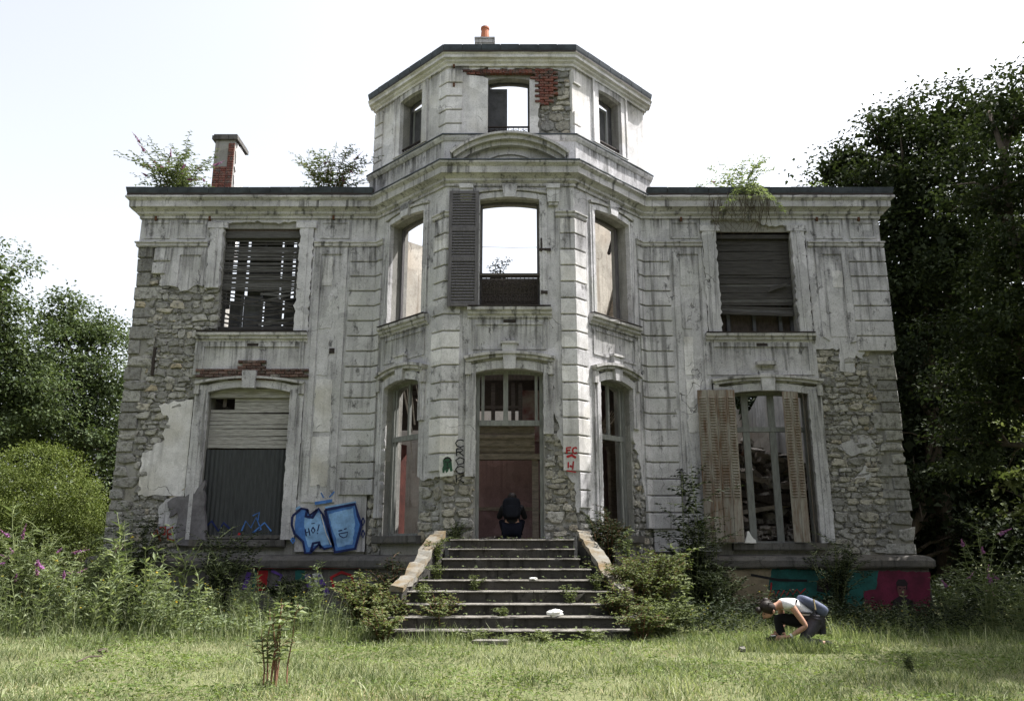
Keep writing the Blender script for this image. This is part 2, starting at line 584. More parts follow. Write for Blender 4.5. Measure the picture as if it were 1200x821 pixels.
def mould(F, u0, u1, prof, sub=0.18, jit=0.005, mb=None):
    a, b = F.p(u0, 0)[:2], F.p(u1, 0)[:2]
    t = Vector((b[0] - a[0], b[1] - a[1])).normalized()
    if t.y * F.n[0] - t.x * F.n[1] < 0:
        a, b = b, a
    mb = mb or MB()
    sweep(mb, [a, b], prof, sub, jit)
    return mb

# openings: frame, u0, u1, z0, z spring, z crown
OP = dict(
    door=(FC, -0.69, 0.69, 1.53, 4.87, 4.96), cup=(FC, -0.64, 0.64, 6.27, 8.70, 8.76),
    lcg=(FL, 0.74, 1.97, 1.62, 4.80, 4.92), lcu=(FL, 0.73, 1.96, 6.24, 8.68, 8.74),
    rcg=(FR, 0.72, 1.86, 1.62, 4.78, 4.90), rcu=(FR, 0.68, 1.94, 6.24, 8.68, 8.74),
    lwg=(FW, -6.83, -4.97, 1.55, 4.80, 4.92), lwu=(FW, -6.82, -4.99, 6.20, 8.80, 8.80),
    rwg=(FW, 4.93, 6.75, 1.48, 4.76, 4.84), rwu=(FW, 4.90, 6.69, 6.18, 8.72, 8.72),
    ac=(FA, -0.50, 0.45, 10.38, 11.80, 11.86), al=(FAL, 0.90, 1.74, 10.46, 11.92, 11.96), ar=(FAR, 0.93, 1.80, 10.46, 11.92, 11.96))
def hole(k, g=0.0):
    F, a, b, z0, zs, zc = OP[k]
    return opening(a - g, b + g, z0 - g, zs, zc + g)

def rect(u0, u1, z0, z1):
    return [(u0, z0), (u1, z0), (u1, z1), (u0, z1)]

# masonry core behind the render
DC = -0.07
for F, poly, ks in ((FW, rect(-HW + 0.03, -KI - 0.02, -0.1, 9.45), ('lwg', 'lwu')), (FW, rect(KI + 0.02, HW - 0.03, -0.1, 9.45), ('rwg', 'rwu')),
                    (FC, rect(-K + 0.03, K - 0.03, -0.1, 9.6), ('door', 'cup')), (FL, rect(0.03, LC_LEN + 0.1, -0.1, 9.59), ('lcg', 'lcu')),
                    (FR, rect(0.03, LC_LEN + 0.1, -0.1, 9.59), ('rcg', 'rcu')), (FA, rect(-KA + 0.03, KA - 0.03, 9.4, 12.3), ('ac',)),
                    (FAL, rect(0.03, A_LEN, 9.41, 12.29), ('al',)), (FAR, rect(0.03, A_LEN, 9.41, 12.29), ('ar',))):
    part(MB().prism(F, poly, -0.42 if F in (FA, FAL, FAR) else -0.5, DC, [hole(k) for k in ks]), 'wall', 'core')

# side, rear and dividing walls of the shell
FS1 = Fr(CX - HW, YW, 0, 1, -1, 0)
FS2 = Fr(CX + HW, YW, 0, 1, 1, 0)
YB = 28.5
FB = Fr(CX, YB, 1, 0, 0, -1)
def side_poly(rg):
    return [(0.4, -0.1), (10.9, -0.1), (10.9, 5.6), (8.5, 6.4), (7.0, 7.6), (5.0, 8.3), (3.4, 8.6), (2.2, 9.44), (0.4, 9.44)]
for F in (FS1, FS2):
    part(MB().prism(F, side_poly(rnd), -0.5, -0.03, [rect(3.2, 4.4, 1.6, 4.2), rect(6.8, 8.0, 1.6, 4.2)]), 'wall', 'core')
part(MB().prism(FB, rough([(-8.7, -0.1), (8.7, -0.1), (8.7, 6.2), (5, 7.0), (3.2, 6.9), (1.5, 6.6), (-1, 6.7), (-3.5, 6.4), (-6, 7.2), (-8.7, 6.0)], 0.08, 0.4, keep=(0,)), -0.45, 0,
               [rect(-7.2, -5.8, 2.2, 4.6), rect(-0.9, 0.1, 2.4, 4.9), rect(0.6, 1.5, 2.4, 4.9), rect(4.8, 6.2, 2.2, 4.6)]), 'wall', 'inner')

# ---- plaster facing, with its broken edges
def uv(F, pts, d=0.0):
    return [F.px(x, y, d) for x, y in pts]

def facing(F, poly, holes=(), mat='plaster', d0=-0.075, d1=0.0):
    return part(MB().prism(F, poly, d0, d1, holes), 'render_panel', mat)

ZT = 9.06
# left wing
upl = uv(FW, [(184, 288), (184, 317), (179, 319), (192, 315), (186, 334), (202, 336), (207, 333), (211, 341), (220, 340), (236, 331), (243, 339)])
upl = [(-HW, ZT), (-HW, 8.30)] + rough(upl, 0.015, 0.07, closed=False) + [(-7.16, upl[-1][1]), (-7.16, 8.86), (-7.16, ZT)]
PL_UPL = upl
facing(FW, upl)
lol = uv(FW, [(219, 468), (186, 475), (189, 483), (198, 490), (190, 508), (193, 515), (180, 521), (179, 527), (167, 530), (164, 549), (162, 580), (210, 581)])
PL_LOL = [(-7.16, lol[0][1])] + rough(lol, 0.018, 0.07, closed=False) + [(-7.16, lol[-1][1])]
facing(FW, PL_LOL, mat='plaster_light')
lo2 = [(-7.16, 1.55), (-7.62, 1.62), (-7.70, 2.2), (-7.55, 2.42), (-7.16, 2.45)]
facing(FW, rough(lo2, 0.02, 0.08, keep=(4,)))
facing(FW, [(-7.16, 8.86), (-6.85, 8.86)] + rough([(-6.8, 8.92), (-6.2, 8.95), (-5.6, 8.93), (-5.1, 8.96), (-5.0, 8.88)], 0.015, 0.07, closed=False) + [(-4.66, 8.86), (-4.66, ZT), (-7.16, ZT)], d0=-0.076)
facing(FW, rect(-7.16, -4.66, 5.05, 6.06))
facing(FW, rect(-4.66, -KI, 1.3, ZT))
# right wing
rr_ = uv(FW, [(1041, 408), (1013, 410), (1012, 421), (1003, 416), (1002, 436), (985, 435), (984, 408), (972, 409)])
PL_UPR = [(7.04, ZT), (7.04, rr_[-1][1])] + list(reversed(rough(rr_, 0.015, 0.07, closed=False)))[:-1] + [(HW, rr_[0][1]), (HW, ZT)]
facing(FW, PL_UPR)
facing(FW, [(4.58, 8.80), (4.80, 8.80)] + rough([(4.80, 8.98), (5.2, 9.02), (5.9, 9.0), (6.05, 8.86), (6.6, 8.84)], 0.02, 0.07, closed=False) + [(6.7, 8.80), (7.04, 8.80), (7.04, ZT), (4.58, ZT)], d0=-0.076)
facing(FW, rect(4.58, 7.04, 5.0, 6.05))
facing(FW, rect(KI, 4.58, 1.3, ZT))
for pts in ([(980, 523), (1000, 514), (1020, 512), (1028, 522), (1012, 530), (998, 534), (990, 528)], [(1003, 560), (1015, 545), (1024, 556), (1012, 566)]):
    facing(FW, rough(uv(FW, pts), 0.01, 0.08), d1=-0.02)
# centre
cl = uv(FC, [(520, 560), (532, 556), (545, 552), (551, 558), (556, 548), (557, 520), (560, 480)])
facing(FC, [(-K, 9.3), (-K, cl[0][1])] + rough(cl[1:-1], 0.014, 0.06, closed=False) + [(-0.70, 3.75), (-0.70, 4.86), (-0.70, 5.1), (-0.70, 9.3)])
cr = uv(FC, [(641, 440), (650, 455), (646, 475), (655, 497), (652, 510), (660, 524), (662, 556), (674, 566), (676, 600)])
PL_CR = [(0.70, 9.3), (0.70, 5.02)] + rough(cr, 0.018, 0.06, closed=False) + [(K, cr[-1][1]), (K, 9.3)]
facing(FC, PL_CR)
facing(FC, rect(-0.70, 0.70, 5.0, 6.25))
facing(FC, [(-0.70, 8.7)] + list(reversed(arc(-0.64, 0.64, 8.70, 8.76))) + [(0.70, 8.7), (0.70, 9.3), (-0.70, 9.3)])
# canted sides
def cant_facing(F, ug0, ug1, uu0, uu1, low_front, low_in):
    facing(F, [(0, 9.3)] + rough(low_front, 0.016, 0.07, closed=False) + [(ug0, 4.82), (ug0, 5.0), (uu0, 5.02), (uu0, 9.3)])
    facing(F, [(uu1, 9.3), (uu1, 5.02), (ug1, 5.0), (ug1, 4.82)] + rough(low_in, 0.02, 0.07, closed=False) + [(LC_LEN, low_in[-1][1]), (LC_LEN, 9.3)])
    facing(F, rect(uu0, uu1, 5.02, 6.22))
    facing(F, [(uu0, 8.68)] + list(reversed(arc(uu0, uu1, 8.68, 8.74)))[1:-1] + [(uu1, 8.68), (uu1, 9.3), (uu0, 9.3)])
cant_facing(FL, 0.74, 1.97, 0.73, 1.96, [(0, 2.78), (0.3, 2.74), (0.6, 2.72), (0.74, 2.80)], [(1.97, 3.9), (2.1, 3.6), (2.2, 3.3), (2.49, 3.15)])
cant_facing(FR, 0.72, 1.86, 0.68, 1.94, [(0, 2.1), (0.25, 2.0), (0.5, 1.85), (0.72, 1.7)], [(1.86, 3.7), (2.05, 3.2), (2.2, 2.5), (2.49, 2.2)])
# attic
facing(FA, [(-KA, 12.15), (-KA, 10.3), (-0.50, 10.3), (-0.50, 11.8), (-0.62, 11.86), (-0.98, 11.9), (-1.02, 12.02), (-0.6, 12.06), (-0.5, 12.15)], mat='plaster_light')
facing(FA, rough([(0.45, 10.3), (0.66, 10.3), (0.64, 10.9), (0.70, 11.2), (0.64, 11.75), (0.45, 11.8)], 0.01, 0.06, keep=(0, 5)), mat='plaster_light')
facing(FA, rough([(-0.5, 12.15), (-0.5, 12.03), (0.3, 12.06), (0.9, 12.08), (1.2, 12.0), (KA, 12.04), (KA, 12.15)], 0.012, 0.08, keep=(0, 5, 6)))
for F, k in ((FAL, 'al'), (FAR, 'ar')):
    _, a, b, z0, zs, zc = OP[k]
    facing(F, rect(0, A_LEN, 10.3, 12.15), [hole(k)], mat='plaster_light')

# ---- quoin blocks that wrap the corners
def cap_prof(z0, z1, d=0.035, c=0.010):
    return [(-0.02, z0), (d - c, z0), (d, z0 + c), (d, z1 - c), (d - c, z1), (-0.02, z1)]
PITCHQ = 0.362
def quoin(path, z0, z1, mat='plaster', d=0.045):
    mb = MB()
    sweep(mb, path, cap_prof(z0 + 0.017, z1 - 0.017, d), 0, 0)
    return part(mb, 'quoin_block', mat)
def corner_path(F1, u1, F2, u2, mid):
    return [F1.p(u1, 0)[:2], mid, F2.p(u2, 0)[:2]]
zq = [8.28 - PITCHQ * i for i in range(20)]
for i in range(19):
    z1, z0 = zq[i], zq[i + 1]
    if z0 > 2.72:
        quoin(corner_path(FL, 0.34, FC, -K + 0.34, (CX - K, YC)), z0, z1, 'plaster' if rnd.random() < 0.6 else 'plaster_light')
    if z0 > 2.0:
        if z0 > 2.55:
            quoin(corner_path(FC, K - 0.30, FR, 0.34, (CX + K, YC)), z0, z1, 'plaster_light' if rnd.random() < 0.7 else 'plaster')
        else:
            quoin([FR.p(0.0, 0)[:2], FR.p(0.34, 0)[:2]], z0, z1, 'plaster')
    if z0 > 2.4:
        quoin(corner_path(FW, -KI - 0.62, FL, LC_LEN - 0.24, (CX - KI, YW)), z0, z1, 'plaster')
    if z0 > 1.5:
        quoin([FR.p(LC_LEN - 0.24, 0)[:2], (CX + KI, YW), FW.p(KI + 0.62, 0)[:2]], z0, z1, 'plaster')
    if i < 7:
        quoin([FW.p(HW - 0.82, 0)[:2], (CX + HW, YW), (CX + HW, YW + 0.6)], z0, z1, 'plaster')
# topmost quoin fragments left on the outer left corner
quoin([FW.p(-HW + 0.42, 0)[:2], FW.p(-HW + 0.80, 0)[:2]], zq[1] + 0.02, zq[0], 'plaster')
quoin([FW.p(-HW + 0.40, 0)[:2], FW.p(-HW + 0.70, 0)[:2]], zq[2] + 0.06, zq[1], 'plaster')
za = [12.02 - 0.345 * i for i in range(6)]
for i in range(5):
    quoin(corner_path(FAL, 0.26, FA, -KA + 0.34, (CX - KA, YA)), za[i + 1], za[i], 'plaster_light')
    quoin([(CX - KA - ARUN, YA + ARUN + 0.16), (CX - KA - ARUN, YA + ARUN), FAL.p(A_LEN - 0.30, 0)[:2]], za[i + 1], za[i], 'plaster_light')
    if i in (0, 3, 4):
        quoin([FAR.p(0.02, 0)[:2], FAR.p(0.26, 0)[:2]], za[i + 1], za[i], 'plaster_light')
# returns of the attic
for sg in (-1, 1):
    x = CX + sg * (KA + ARUN)
    part(MB().box(Fr(x, YA + ARUN, 0, 1, sg, 0), 0.0, 0.15, 9.4, 12.14, -0.42, -0.002), 'wall', 'plaster_light')

# ---- string courses and cornices that run round the front
PATH = [(CX - HW, YW + 3.0), (CX - HW, YW), (CX - KI, YW), (CX - K, YC), (CX + K, YC), (CX + KI, YW), (CX + HW, YW), (CX + HW, YW + 3.0)]
CORN = [(-0.02, 9.02), (0.04, 9.02), (0.04, 9.08), (0.10, 9.12), (0.10, 9.17), (0.17, 9.22), (0.235, 9.245), (0.235, 9.39), (0.26, 9.41), (0.31, 9.455), (0.31, 9.50), (-0.02, 9.54)]
mb = MB()
sweep(mb, PATH, CORN, 0.16, 0.007)
part(mb, 'cornice', 'moulding')
BAND = [(-0.02, 8.30), (0.025, 8.30), (0.05, 8.33), (0.05, 8.38), (0.075, 8.40), (0.075, 8.43), (-0.02, 8.46)]
def band(path):
    mb = MB()
    sweep(mb, path, BAND, 0.16, 0.005)
    part(mb, 'string_course', 'moulding')
band([(CX - HW, YW + 3), (CX - HW, YW), FW.p(-7.17, 0)[:2]])
band([FW.p(-4.64, 0)[:2], (CX - KI, YW), FL.p(LC_LEN - 0.26, 0)[:2]])
band([FL.p(0.42, 0)[:2], (CX - K, YC), FC.p(-K + 0.40, 0)[:2]])
band([FC.p(K - 0.40, 0)[:2], (CX + K, YC), FR.p(0.40, 0)[:2]])
band([FR.p(LC_LEN - 0.26, 0)[:2], (CX + KI, YW), FW.p(4.56, 0)[:2]])
band([FW.p(7.06, 0)[:2], (CX + HW, YW), (CX + HW, YW + 3)])
# attic base and attic cornice
APATH = [(CX - KA - ARUN, YA + ARUN + 0.16), (CX - KA - ARUN, YA + ARUN), (CX - KA, YA), (CX + KA, YA), (CX + KA + ARUN, YA + ARUN), (CX + KA + ARUN, YA + ARUN + 0.16)]
mb = MB()
sweep(mb, APATH, [(-0.02, 9.5), (0.10, 9.5), (0.10, 10.16), (0.13, 10.18), (0.17, 10.24), (0.17, 10.29), (0.05, 10.34), (-0.02, 10.34)], 0.2, 0.006)
part(mb, 'attic_base', 'plaster')
mb = MB()
sweep(mb, APATH, [(-0.02, 12.10), (0.05, 12.10), (0.06, 12.15), (0.11, 12.18), (0.12, 12.22), (0.19, 12.24), (0.19, 12.31), (0.23, 12.34), (-0.02, 12.36)], 0.2, 0.005)
part(mb, 'attic_cornice', 'plaster_light')

def gutter_run(path, dz, d, h, seg):
    P = [Vector(p) for p in path]
    nrm = []
    for i in range(len(P) - 1):
        t = (P[i + 1] - P[i]).normalized()
        nrm.append(Vector((t.y, -t.x)))
    for i in range(len(P) - 1):
        L = (P[i + 1] - P[i]).length
        def mit(j):
            if j == 0: return nrm[0]
            if j == len(P) - 1: return nrm[-1]
            return (nrm[j - 1] + nrm[j]) / (1 + nrm[j - 1].dot(nrm[j]))
        k = max(1, round(L / seg))
        for j in range(k):
            f0, f1 = j / k, (j + 1) / k
            a, b = P[i].lerp(P[i + 1], f0), P[i].lerp(P[i + 1], f1)
            ma, mb_ = mit(i).lerp(mit(i + 1), f0), mit(i).lerp(mit(i + 1), f1)
            t = (b - a).normalized() * 0.006
            vs = []
            sag = rnd.uniform(-0.006, 0.006)
            for p, m, tt in ((a, ma, t), (b, mb_, -t)):
                for dd, zz in ((d - 0.14, dz), (d - 0.03, dz + 0.0), (d, dz + h * 0.5), (d + 0.02, dz + h), (d - 0.14, dz + h)):
                    q = p + m * dd + tt
                    vs.append((q.x, q.y, zz + sag))
            fs = [(0, 1, 2, 3, 4), (9, 8, 7, 6, 5)] + [(n, (n + 1) % 5, 5 + (n + 1) % 5, 5 + n) for n in range(5)]
            part(MB().add(vs, fs), 'gutter_panel', 'zinc')
    mb = MB()
    sweep(mb, path, [(d - 0.16, dz + 0.01), (d - 0.012, dz + 0.01), (d - 0.012, dz + h * 0.45), (d + 0.003, dz + h - 0.012), (d - 0.16, dz + h - 0.012)], 0, 0)
    part(mb, 'gutter_lining', 'iron')
gutter_run([(CX - HW, YW + 3.0), (CX - HW, YW), FW.p(-KI - 0.12, 0)[:2]], 9.505, 0.30, 0.20, 0.46)
gutter_run([FW.p(KI + 0.12, 0)[:2], (CX + HW, YW), (CX + HW, YW + 3.0)], 9.505, 0.30, 0.20, 0.46)
gutter_run(APATH, 12.345, 0.22, 0.19, 0.42)
mb = MB()
sweep(mb, APATH, [(-0.02, 10.335), (0.18, 10.285), (0.19, 10.29), (0.19, 10.315), (0.06, 10.365), (-0.02, 10.365)], 0.3, 0.004)
part(mb, 'flashing', 'zinc')
mb = MB()
sweep(mb, PATH[2:6], [(0.0, 9.535), (0.315, 9.495), (0.325, 9.50), (0.325, 9.525), (0.0, 9.57)], 0.3, 0.004)
part(mb, 'flashing', 'zinc')

# ---- panels on the wings (raised frames) and in the frieze
def frame_panel(F, u0, u1, z0, z1, w=0.05, d=0.022, mat='plaster', name='panel_frame'):
    mb = MB()
    mb.prism(F, rect(u0, u1, z0, z1), -0.01, d, [rect(u0 + w, u1 - w, z0 + w, z1 - w)])
    return part(mb, name, mat)
for sg in (-1, 1):
    def U(a, b):
        return (sg * a, sg * b) if sg > 0 else (sg * b, sg * a)
    frame_panel(FW, *U(7.25, 7.92), 8.52, 8.96, 0.05)
    frame_panel(FW, *U(8.10, 8.72), 8.52, 8.96, 0.05)
    frame_panel(FW, *U(3.82, 4.52), 8.52, 8.96, 0.05)
    if sg > 0:
        part(MB().prism(FW, [(7.22, 8.28), (8.0, 8.28), (8.0, 6.0), (7.84, 5.95), (7.84, 8.12), (7.38, 8.12), (7.38, 6.0), (7.22, 6.1)], -0.01, 0.03), 'pilaster_frame', 'plaster')
    else:
        part(MB().prism(FW, [(-7.98, 8.28), (-7.98, 7.35), (-7.80, 7.30), (-7.80, 8.10), (-7.30, 8.10), (-7.30, 7.35), (-7.20, 7.32), (-7.20, 8.28)], -0.01, 0.03), 'pilaster_frame', 'plaster')
    a, b = U(3.84, 4.58)
    z_l = 2.35 if sg < 0 else 2.2
    part(MB().prism(FW, rect(a, b, z_l, 8.28), -0.01, 0.03, [rect(a + 0.13, b - 0.13, z_l + 0.12, 8.12)]), 'pilaster_frame', 'plaster')
    # separate patches of newer and older render inside the pilaster panel
    for z0, z1 in ((7.35, 8.05), (6.3, 7.1), (5.2, 6.1), (3.9, 5.1), (2.7, 3.8)):
        q = rect(a + 0.17, b - 0.17 - rnd.uniform(0, 0.2), z0, z1)
        part(MB().prism(FW, rough(q, 0.014, 0.08), -0.005, rnd.uniform(0.006, 0.016)), 'render_patch', rnd.choice(['plaster', 'plaster_light', 'plaster_light']))
# dark panel on right pilaster
part(MB().prism(FW, rough(rect(7.42, 7.80, 6.1, 8.08), 0.012, 0.1), -0.005, 0.01), 'render_patch', 'plaster')
part(MB().prism(FW, rough(rect(7.58, 7.82, 7.3, 7.7), 0.01, 0.1), 0.0, 0.018), 'render_patch', 'plaster_light')

# ---- window surrounds, sills, aprons, hoods
SILL = [(-0.02, 0), (0.03, 0), (0.04, 0.05), (0.09, 0.08), (0.09, 0.13), (0.14, 0.15), (0.15, 0.21), (-0.02, 0.235)]
def sill(F, u0, u1, ztop, mat='moulding'):
    part(mould(F, u0, u1, [(d, ztop - 0.235 + z) for d, z in SILL], 0.15, 0.006), 'window_sill', mat)
    pbox('sill_cap', 'iron', F, u0 + 0.02, u1 - 0.02, ztop - 0.01, ztop + 0.012, -0.3, 0.155)
def jamb(F, u0, u1, z0, z1, d=0.05, wob=0.0, mat='plaster'):
    poly = rect(u0, u1, z0, z1)
    if wob:
        poly = rough(poly, wob, 0.07, keep=(0, 2))
    part(MB().prism(F, poly, -0.075, d), 'window_surround', mat)
    pbox('surround_fillet', mat, F, u0 - 0.0 + (u1 - u0) * 0.36, u0 + (u1 - u0) * 0.64, z0 + 0.004, z1 - 0.004, 0.0, d + 0.016)
def arcband(F, u0, u1, zs, zc, th, d0, d1, name, mat, over=0.0, n=14):
    inner = arc(u0, u1, zs, zc, n)
    outer = arc(u0 - over, u1 + over, zs + th, zc + th, n)
    part(MB().prism(F, inner + list(reversed(outer)), d0, d1), name, mat)
def keystone(F, u, z0, z1, w0, w1, d, cap=True, mat='plaster'):
    part(MB().prism(F, [(u - w0, z0), (u + w0, z0), (u + w1, z1), (u - w1, z1)], 0, d), 'keystone', mat)
    if cap:
        pbox('keystone_cap', 'moulding', F, u - w1 - 0.03, u + w1 + 0.03, z1, z1 + 0.05, 0, d + 0.03)

def ground_window(k, lj=True, rj=True, wj=0.27, broken=None, key=True):
    F, a, b, z0, zs, zc = OP[k]
    m = (a + b) / 2
    if lj: jamb(F, a - wj, a, z0 if lj is True else lj, zs + 0.16, 0.045, 0.006)
    if rj: jamb(F, b, b + wj, z0 if rj is True else rj, zs + 0.16, 0.045, 0.006)
    arcband(F, a, b, zs, zc, 0.17, -0.075, 0.045, 'window_arch', 'plaster')
    if broken != 'brick':
        arcband(F, a - wj + 0.02, b + wj - 0.02, zs + 0.20, zc + 0.22, 0.06, 0.0, 0.11, 'hood_moulding', 'moulding', 0.05)
        arcband(F, a - wj - 0.03, b + wj + 0.03, zs + 0.262, zc + 0.283, 0.055, 0.0, 0.16, 'hood_moulding', 'moulding', 0.03)
    else:
        arcband(F, a - wj + 0.02, b + wj - 0.02, zs + 0.17, zc + 0.19, 0.05, 0.0, 0.13, 'hood_moulding', 'moulding', 0.05)
    if key:
        keystone(F, m, zc - 0.03, zc + 0.50, 0.115, 0.16, 0.13 if k == 'door' else 0.11, True)
    # ears
    if lj: pbox('hood_bracket', 'moulding', F, a - wj - 0.02, a - wj + 0.10, zs - 0.05, zs + 0.2, 0, 0.09)
    if rj: pbox('hood_bracket', 'moulding', F, b + wj - 0.10, b + wj + 0.02, zs - 0.05, zs + 0.2, 0, 0.09)

ground_window('door', 2.75, 3.6, 0.2)
ground_window('lcg', 3.95, 2.0, 0.2)
ground_window('rcg', True, 3.9, 0.2)
ground_window('lwg', True, True, 0.30, 'brick', key=False)
ground_window('rwg', True, True, 0.30, key=False)
# splayed hood remnants with keystones on the wings
keystone(FW, -5.9, 4.88, 5.28, 0.14, 0.16, 0.16, False)
keystone(FW, 5.84, 4.82, 5.22, 0.14, 0.17, 0.14, False)
pbox('keystone_cap', 'moulding', FW, 5.62, 6.06, 5.42, 5.50, 0, 0.16)

def upper_bay(k):
    F, a, b, z0, zs, zc = OP[k]
    m = (a + b) / 2
    w = 0.16
    jamb(F, a - w, a, z0, zs + 0.1, 0.04, 0.004)
    jamb(F, b, b + w, z0, zs + 0.1, 0.04, 0.004)
    arcband(F, a, b, zs, zc, 0.13, -0.076, 0.04, 'window_arch', 'plaster')
    arcband(F, a - w, b + w, zs + 0.13, zc + 0.15, 0.05, 0.0, 0.075, 'hood_moulding', 'moulding', 0.02)
    keystone(F, m, zc - 0.03, 9.03, 0.12, 0.17, 0.12, False)
    sill(F, a - 0.24, b + 0.24, z0)
    # apron
    frame_panel(F, a - 0.12, b + 0.12, 5.36, 5.95, 0.06, 0.022)
for k in ('cup', 'lcu', 'rcu'):
    upper_bay(k)
# wing upper windows
for k, lo in (('lwu', 7.28), ('rwu', None)):
    F, a, b, z0, zs, zc = OP[k]
    w = 0.32
    jamb(F, a - w, a, lo or z0, zs - 0.03, 0.05, 0.014)
    jamb(F, b, b + w, z0, zs - 0.03, 0.05, 0.014)
    pbox('window_ear', 'plaster', F, a - w - 0.06, a + 0.1, zs - 0.03, zs + 0.12, 0, 0.07)
    pbox('window_ear', 'plaster', F, b - 0.1, b + w + 0.06, zs - 0.03, zs + 0.12, 0, 0.07)
    sill(F, a - 0.40, b + 0.34, z0)
    part(MB().prism(F, rect(a - 0.30, b + 0.26, 5.20, 5.96), -0.01, 0.035, [rect(a - 0.2, b + 0.16, 5.30, 5.86)]), 'apron_frame', 'plaster')
    pbox('pier_strip', 'plaster', F, a - 0.40, a - 0.305, 5.2, 5.96, -0.07, 0.043)
    # broken lintel: rough dark timber and a brick edge
    pbox('timber_lintel', 'charred', F, a - 0.02, b + 0.02, zs - 0.06, zs + 0.09, -0.4, -0.10)
    pbox('vent_slot', 'iron', F, (a + b) / 2 - 0.13, (a + b) / 2 + 0.13, 5.87, 5.94, 0.0, 0.037)
pbox('vent_slot', 'iron', FC, -0.13, 0.13, 5.93, 6.0, 0.0, 0.025)
# consoles, pediment
for u in (-0.94, 0.94):
    mb = MB()
    mb.box(FC, u - 0.15, u + 0.15, 8.93, 9.03, 0, 0.14)
    mb.prism(FC, [(u - 0.12, 8.62), (u + 0.12, 8.62), (u + 0.14, 8.93), (u - 0.14, 8.93)], 0, 0.11)
    mb.box(FC, u - 0.10, u + 0.10, 8.56, 8.62, 0, 0.08)
    part(mb, 'console', 'plaster')
arcband(FC, -1.12, 1.12, 9.54, 9.94, 0.10, -0.05, 0.16, 'pediment_arch', 'moulding', 0.04, 18)
arcband(FC, -1.20, 1.20, 9.60, 10.04, 0.10, -0.05, 0.26, 'pediment_arch', 'moulding', 0.05, 18)
arcband(FC, -1.26, 1.26, 9.66, 10.14, 0.05, -0.05, 0.33, 'pediment_arch', 'moulding', 0.04, 18)
part(MB().prism(FC, [(-1.12, 9.53), (1.12, 9.53)] + arc(-1.12, 1.12, 9.55, 9.95, 18), -0.2, 0.03), 'tympanum', 'moulding')
arcband(FC, -0.62, 0.62, 9.54, 9.76, 0.05, 0.0, 0.07, 'tympanum_rib', 'moulding', 0.03, 18)
# ground-floor sills of the canted sides and door threshold
for k in ('lcg', 'rcg'):
    F, a, b, z0, zs, zc = OP[k]
    part(mould(F, a - 0.14, b + 0.14, [(-0.45, z0 - 0.16), (0.08, z0 - 0.16), (0.1, z0 - 0.13), (0.1, z0), (-0.45, z0 + 0.02)], 0.15, 0.004), 'window_sill', 'plinth')
for k in ('lwg', 'rwg'):
    F, a, b, z0, zs, zc = OP[k]
    part(mould(F, a - 0.1, b + 0.1, [(-0.45, z0 - 0.16), (0.06, z0 - 0.16), (0.08, z0 - 0.13), (0.08, z0), (-0.45, z0 + 0.02)], 0.15, 0.004), 'window_sill', 'plinth')
# plinth round the base
PLP = [(CX - HW - 0.02, YW + 3.0), (CX - HW - 0.02, YW), (CX - KI, YW), (CX - K, YC), (CX + K, YC), (CX + KI, YW), (CX + HW + 0.02, YW), (CX + HW + 0.02, YW + 3.0)]
mb = MB()
sweep(mb, PLP, [(-0.08, -0.15), (0.12, -0.15), (0.12, 0.96), (-0.08, 0.96)], 0.3, 0.006)
part(mb, 'plinth', 'plinth')
mb = MB()
sweep(mb, PLP, [(-0.08, 0.962), (0.20, 0.962), (0.22, 1.0), (0.22, 1.12), (0.17, 1.19), (0.06, 1.22), (-0.08, 1.24)], 0.25, 0.01)
part(mb, 'plinth_course', 'plinth')

# ---- exposed rubble: every stone a piece of its own
def stone_mesh(seed):
    rg = random.Random(seed)
    n = rg.choice((7, 8, 9))
    base = []
    for i in range(n):
        a = 2 * math.pi * (i + rg.uniform(-0.2, 0.2)) / n
        cx_, cz_ = math.cos(a), math.sin(a)
        k = 0.5 / max(abs(cx_), abs(cz_)) * rg.uniform(0.68, 1.10)
        base.append((cx_ * k, cz_ * k))
    vs = [(x, 0.0, z) for x, z in base]
    vs += [(x * 0.98, -rg.uniform(0.72, 0.9), z * 0.98) for x, z in base]
    vs += [(x * 0.86 + rg.uniform(-0.04, 0.04), -rg.uniform(0.9, 1.08), z * 0.82 + rg.uniform(-0.04, 0.04)) for x, z in base]
    vs.append((rg.uniform(-.1, .1), -1.05, rg.uniform(-.1, .1)))
    fs = []
    for r in range(2):
        for i in range(n):
            j = (i + 1) % n
            fs.append((r * n + i, r * n + j, (r + 1) * n + j, (r + 1) * n + i))
    for i in range(n):
        fs.append((2 * n + i, 2 * n + (i + 1) % n, 3 * n))
    return vs, fs
def block_mesh(seed):
    rg = random.Random(seed)
    j = lambda: rg.uniform(-0.02, 0.02)
    vs = []
    for y, k in ((0, 0.49), (-0.8, 0.49), (-1.0, 0.45)):
        for x, z in ((-k, -k), (k, -k), (k, k), (-k, k)):
            vs.append((x + j(), y + j(), z + j()))
    fs = [(8, 9, 10, 11)]
    for r in range(2):
        for i in range(4):
            q = (i + 1) % 4
            fs.append((r * 4 + i, r * 4 + q, (r + 1) * 4 + q, (r + 1) * 4 + i))
    return vs, fs
def shared(name, gen, mat, n):
    out = []
    for i in range(n):
        me = bpy.data.meshes.new(name)
        v, f = gen(i * 13 + 5)
        me.from_pydata(v, [], f)
        bm = bmesh.new(); bm.from_mesh(me); bmesh.ops.recalc_face_normals(bm, faces=bm.faces)
        bm.to_mesh(me); bm.free()
        me.materials.append(M[mat])
        out.append(me)
    return out
SM = {k: shared('stone', stone_mesh, k, 9) for k in ('stone', 'stone_warm')}
BMESH = shared('ashlar_block', block_mesh, 'ashlar', 5)
BRK = {k: shared('brick', block_mesh, k, 4) for k in ('brick', 'oldbrick')}

